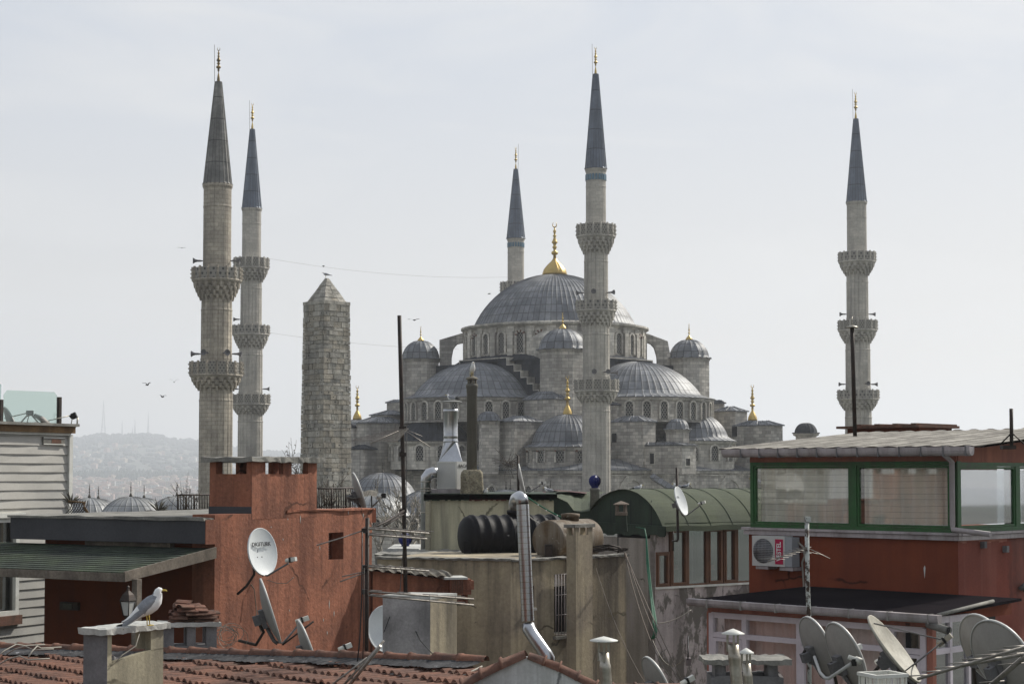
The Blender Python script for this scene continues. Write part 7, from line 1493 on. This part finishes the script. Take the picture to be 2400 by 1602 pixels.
cable('black guy cable right of the tall leaning mast', [P(953, 1000, 28.5), P(952, 1190, 28.4), P(938, 1380, 28), P(900, 1480, 26.8)], .007, blk); cable('thin black line from the tall mast down over the pale stack', [P(955, 1440, 28), P(985, 1500, 26.6), P(1022, 1540, 25)], .008, blk)
def A3(t): mb = MB(); c = P(1997, 766, 35); mb.lathe([(.13, -.02), (.13, 0), (.02, .04)], 14, c); mb.tube([c, c + Vector((0, 0, .22))], .01, 4); mb.build('cap', steel_dull, t)
aerialmast('thin dark flue pole with a small cap overlapping the rightmost minaret', [(1997, 766), (1999, 840), (2004, 1022)], .042, iron, 35, A3)
def A4(t): mb = MB(); D = 31.5; mb.tube([P(2370, 1015, D), P(2345, 1040, D)], .014, 4); mb.tube([P(2370, 1012, D), P(2400, 1040, D)], .014, 4); mb.box(P(2347, 1045, D).x, P(2378, 1045, D).x, D - .1, D + .1, Z(1052, D), Z(1043, D)); mb.build('stay', iron, t)
aerialmast('short black pole with splayed stays on the corrugated roof at the right edge', [(2370, 957), (2371, 1050)], .034, iron, 31.5, A4)
def A5(t):
    D = 26.5; mb = MB(); yagi(mb, P(1892, 1283, D), P(1800, 1315, D - .6), (.9, .43, -.04), 8, .2, .5, .004, .012); mb.tube([P(1895, 1284, D), P(1945, 1308, D)], .006, 4); mb.tube([P(1868, 1286, D), P(1930, 1300, D)], .005, 4); mb.tube([P(1868, 1292, D), P(1902, 1296, D)], .005, 4); mb.build('yagi_aerial', alu, t)
    mb = MB(); mb.box(P(1886, 1215, D).x, P(1899, 1215, D).x, D - .05, D + .05, Z(1222, D), Z(1210, D)); mb.build('head_clamp', rustpole, t)
aerialmast('rust-flaked pale pole with a small aerial in front of the dark red wall', [(1891, 1212), (1892, 1340), (1896, 1460), (1898, 1640)], .035, rustpole, 26.5, A5)
t = thing('yagi_aerial', 'blurred long aerial booms crossing the bottom right corner', 'aerial', P(2400, 1520, 13)); D = 13
for (a, b, c_, d, n_) in ((2150, 1590, 2410, 1512, 8), (2310, 1615, 2410, 1530, 2), (2250, 1560, 2410, 1530, 3)):
    mb = MB(); yagi(mb, P(a, b, D), P(c_, d, D - .5), (.95, .3, .02), n_, .22, .26, .005, .012 if n_ != 2 else .022); mb.build('boom', alu, t)
mb = MB(); t2 = thing('yagi_aerial', 'pale aerial elements slanting in front of the dark mast foot', 'aerial', P(860, 1560, 19)); mb.tube([P(800, 1610, 19), P(900, 1500, 19)], .014, 5); mb.tube([P(815, 1610, 19), P(892, 1512, 18.6)], .02, 5); mb.tube([P(780, 1602, 19), P(860, 1540, 19)], .012, 5); mb.build('boom', alu, t2)

# bare plane tree behind the masts
def tree(lab, c, H, seed, m=bark, grp=None):
    random.seed(seed); t = thing('bare_tree', lab, 'tree', c, grp); mb = MB(); br = MB()
    def grow(p, d, L, r, n):
        pts = [p]; q = p
        for j in range(4): d = (d + Vector((ru(-.25, .25), ru(-.25, .25), ru(-.05, .15)))).normalized(); q = q + d * L / 4; pts.append(q)
        (mb if n == 0 else br).tube(pts, [r * (1 - .12 * j) for j in range(5)], 6 if n < 2 else 3)
        if n < 4:
            for k in range(3 if n < 3 else 4): b = pts[random.choice((2, 3, 4))]; grow(b, (d + Vector((ru(-.9, .9), ru(-.9, .9), ru(-.2, .5)))).normalized(), L * ru(.55, .75), r * .55, n + 1)
    grow(Vector(c), Vector((0, 0, 1)), H * .45, H * .028, 0); mb.build('trunk', m, t); br.build('crown', m, t)
tree('bare pale tree behind the cream block, among the antenna masts', P(925, 1400, 110), 8.5, 5, bark, 'bare trees before the arcade'); tree('second bare tree at the edge of the terracotta house, before the arcade', P(895, 1400, 118), 8, 11, bark, 'bare trees before the arcade'); tree('third bare tree half hidden by the bent duct', P(978, 1400, 112), 8.5, 23, bark, 'bare trees before the arcade')
random.seed(99)
# flying birds and perched pigeons
def bird(px, y, D, s, az, flap, lab):
    c = P(px, y, D); mb = MB(Matrix.Translation(c) @ Matrix.Rotation(R(az), 4, 'Z')); mb.tube([(-.2 * s, 0, 0), (-.08 * s, 0, 0), (.05 * s, 0, .01 * s), (.14 * s, 0, .02 * s), (.19 * s, 0, .02 * s)], [.01 * s, .04 * s, .05 * s, .03 * s, .006 * s], 8)
    for sg in (-1, 1):
        st_ = [(0, .06, -.06, 0), (.16, .09, -.04, flap * .13), (.32, .05, -.06, flap * .17), (.46, -.03, -.09, flap * .14)]
        for o in (0, -.012): mb.grid([[(a * s, sg * w_ * s, (z + o) * s), (b * s, sg * w_ * s, (z + o) * s)] for w_, a, b, z in st_], 0, True)
    return one(mb, 'flying_bird', g_black, lab, 'bird', c, 'birds in flight')
bird(345, 902, 120, .9, 60, 1.2, 'dark bird flying with raised wings above the hill, leftmost of three'); bird(408, 895, 120, .8, 100, 1.5, 'dark bird flying left of the widest minaret, highest of three'); bird(381, 930, 120, .8, 150, 1, 'dark bird flying lowest of the three over the hill'); bird(426, 581, 200, 1.1, 90, .3, 'tiny far bird gliding left of the widest minaret'); bird(971, 750, 110, 1.0, 70, .5, 'dark bird gliding right of the tall leaning mast top'); bird(1147, 688, 150, .8, 20, -.2, 'dark bird flying just left of the great dome'); bird(758, 623, 150, .7, 10, -.3, 'small dark bird flying just above the obelisk tip')
gull('gull standing on the very tip of the obelisk', P(764, 651, 150), 1.5, 180, 'side')
cable2 = None

# ================================================================== air
mb = MB(); mb.box(-7000, 7000, -120, 9600, -60, 330); hz_ = mb.build('haze', [], None, (0, 0, 0)); hz_['kind'] = 'stuff'; hz_['label'] = 'thin pale haze lying over the city and the far shore'; hz_['category'] = 'haze'
hm_ = bpy.data.materials.new('haze_air'); hm_.use_nodes = True; t_ = hm_.node_tree; t_.nodes.clear(); o_ = t_.nodes.new('ShaderNodeOutputMaterial'); v_ = t_.nodes.new('ShaderNodeVolumePrincipled'); v_.inputs['Color'].default_value = (.91, .94, .99, 1); v_.inputs['Density'].default_value = HAZE; v_.inputs['Anisotropy'].default_value = .3
t_.links.new(v_.outputs[0], o_.inputs['Volume']); hz_.data.materials.append(hm_)
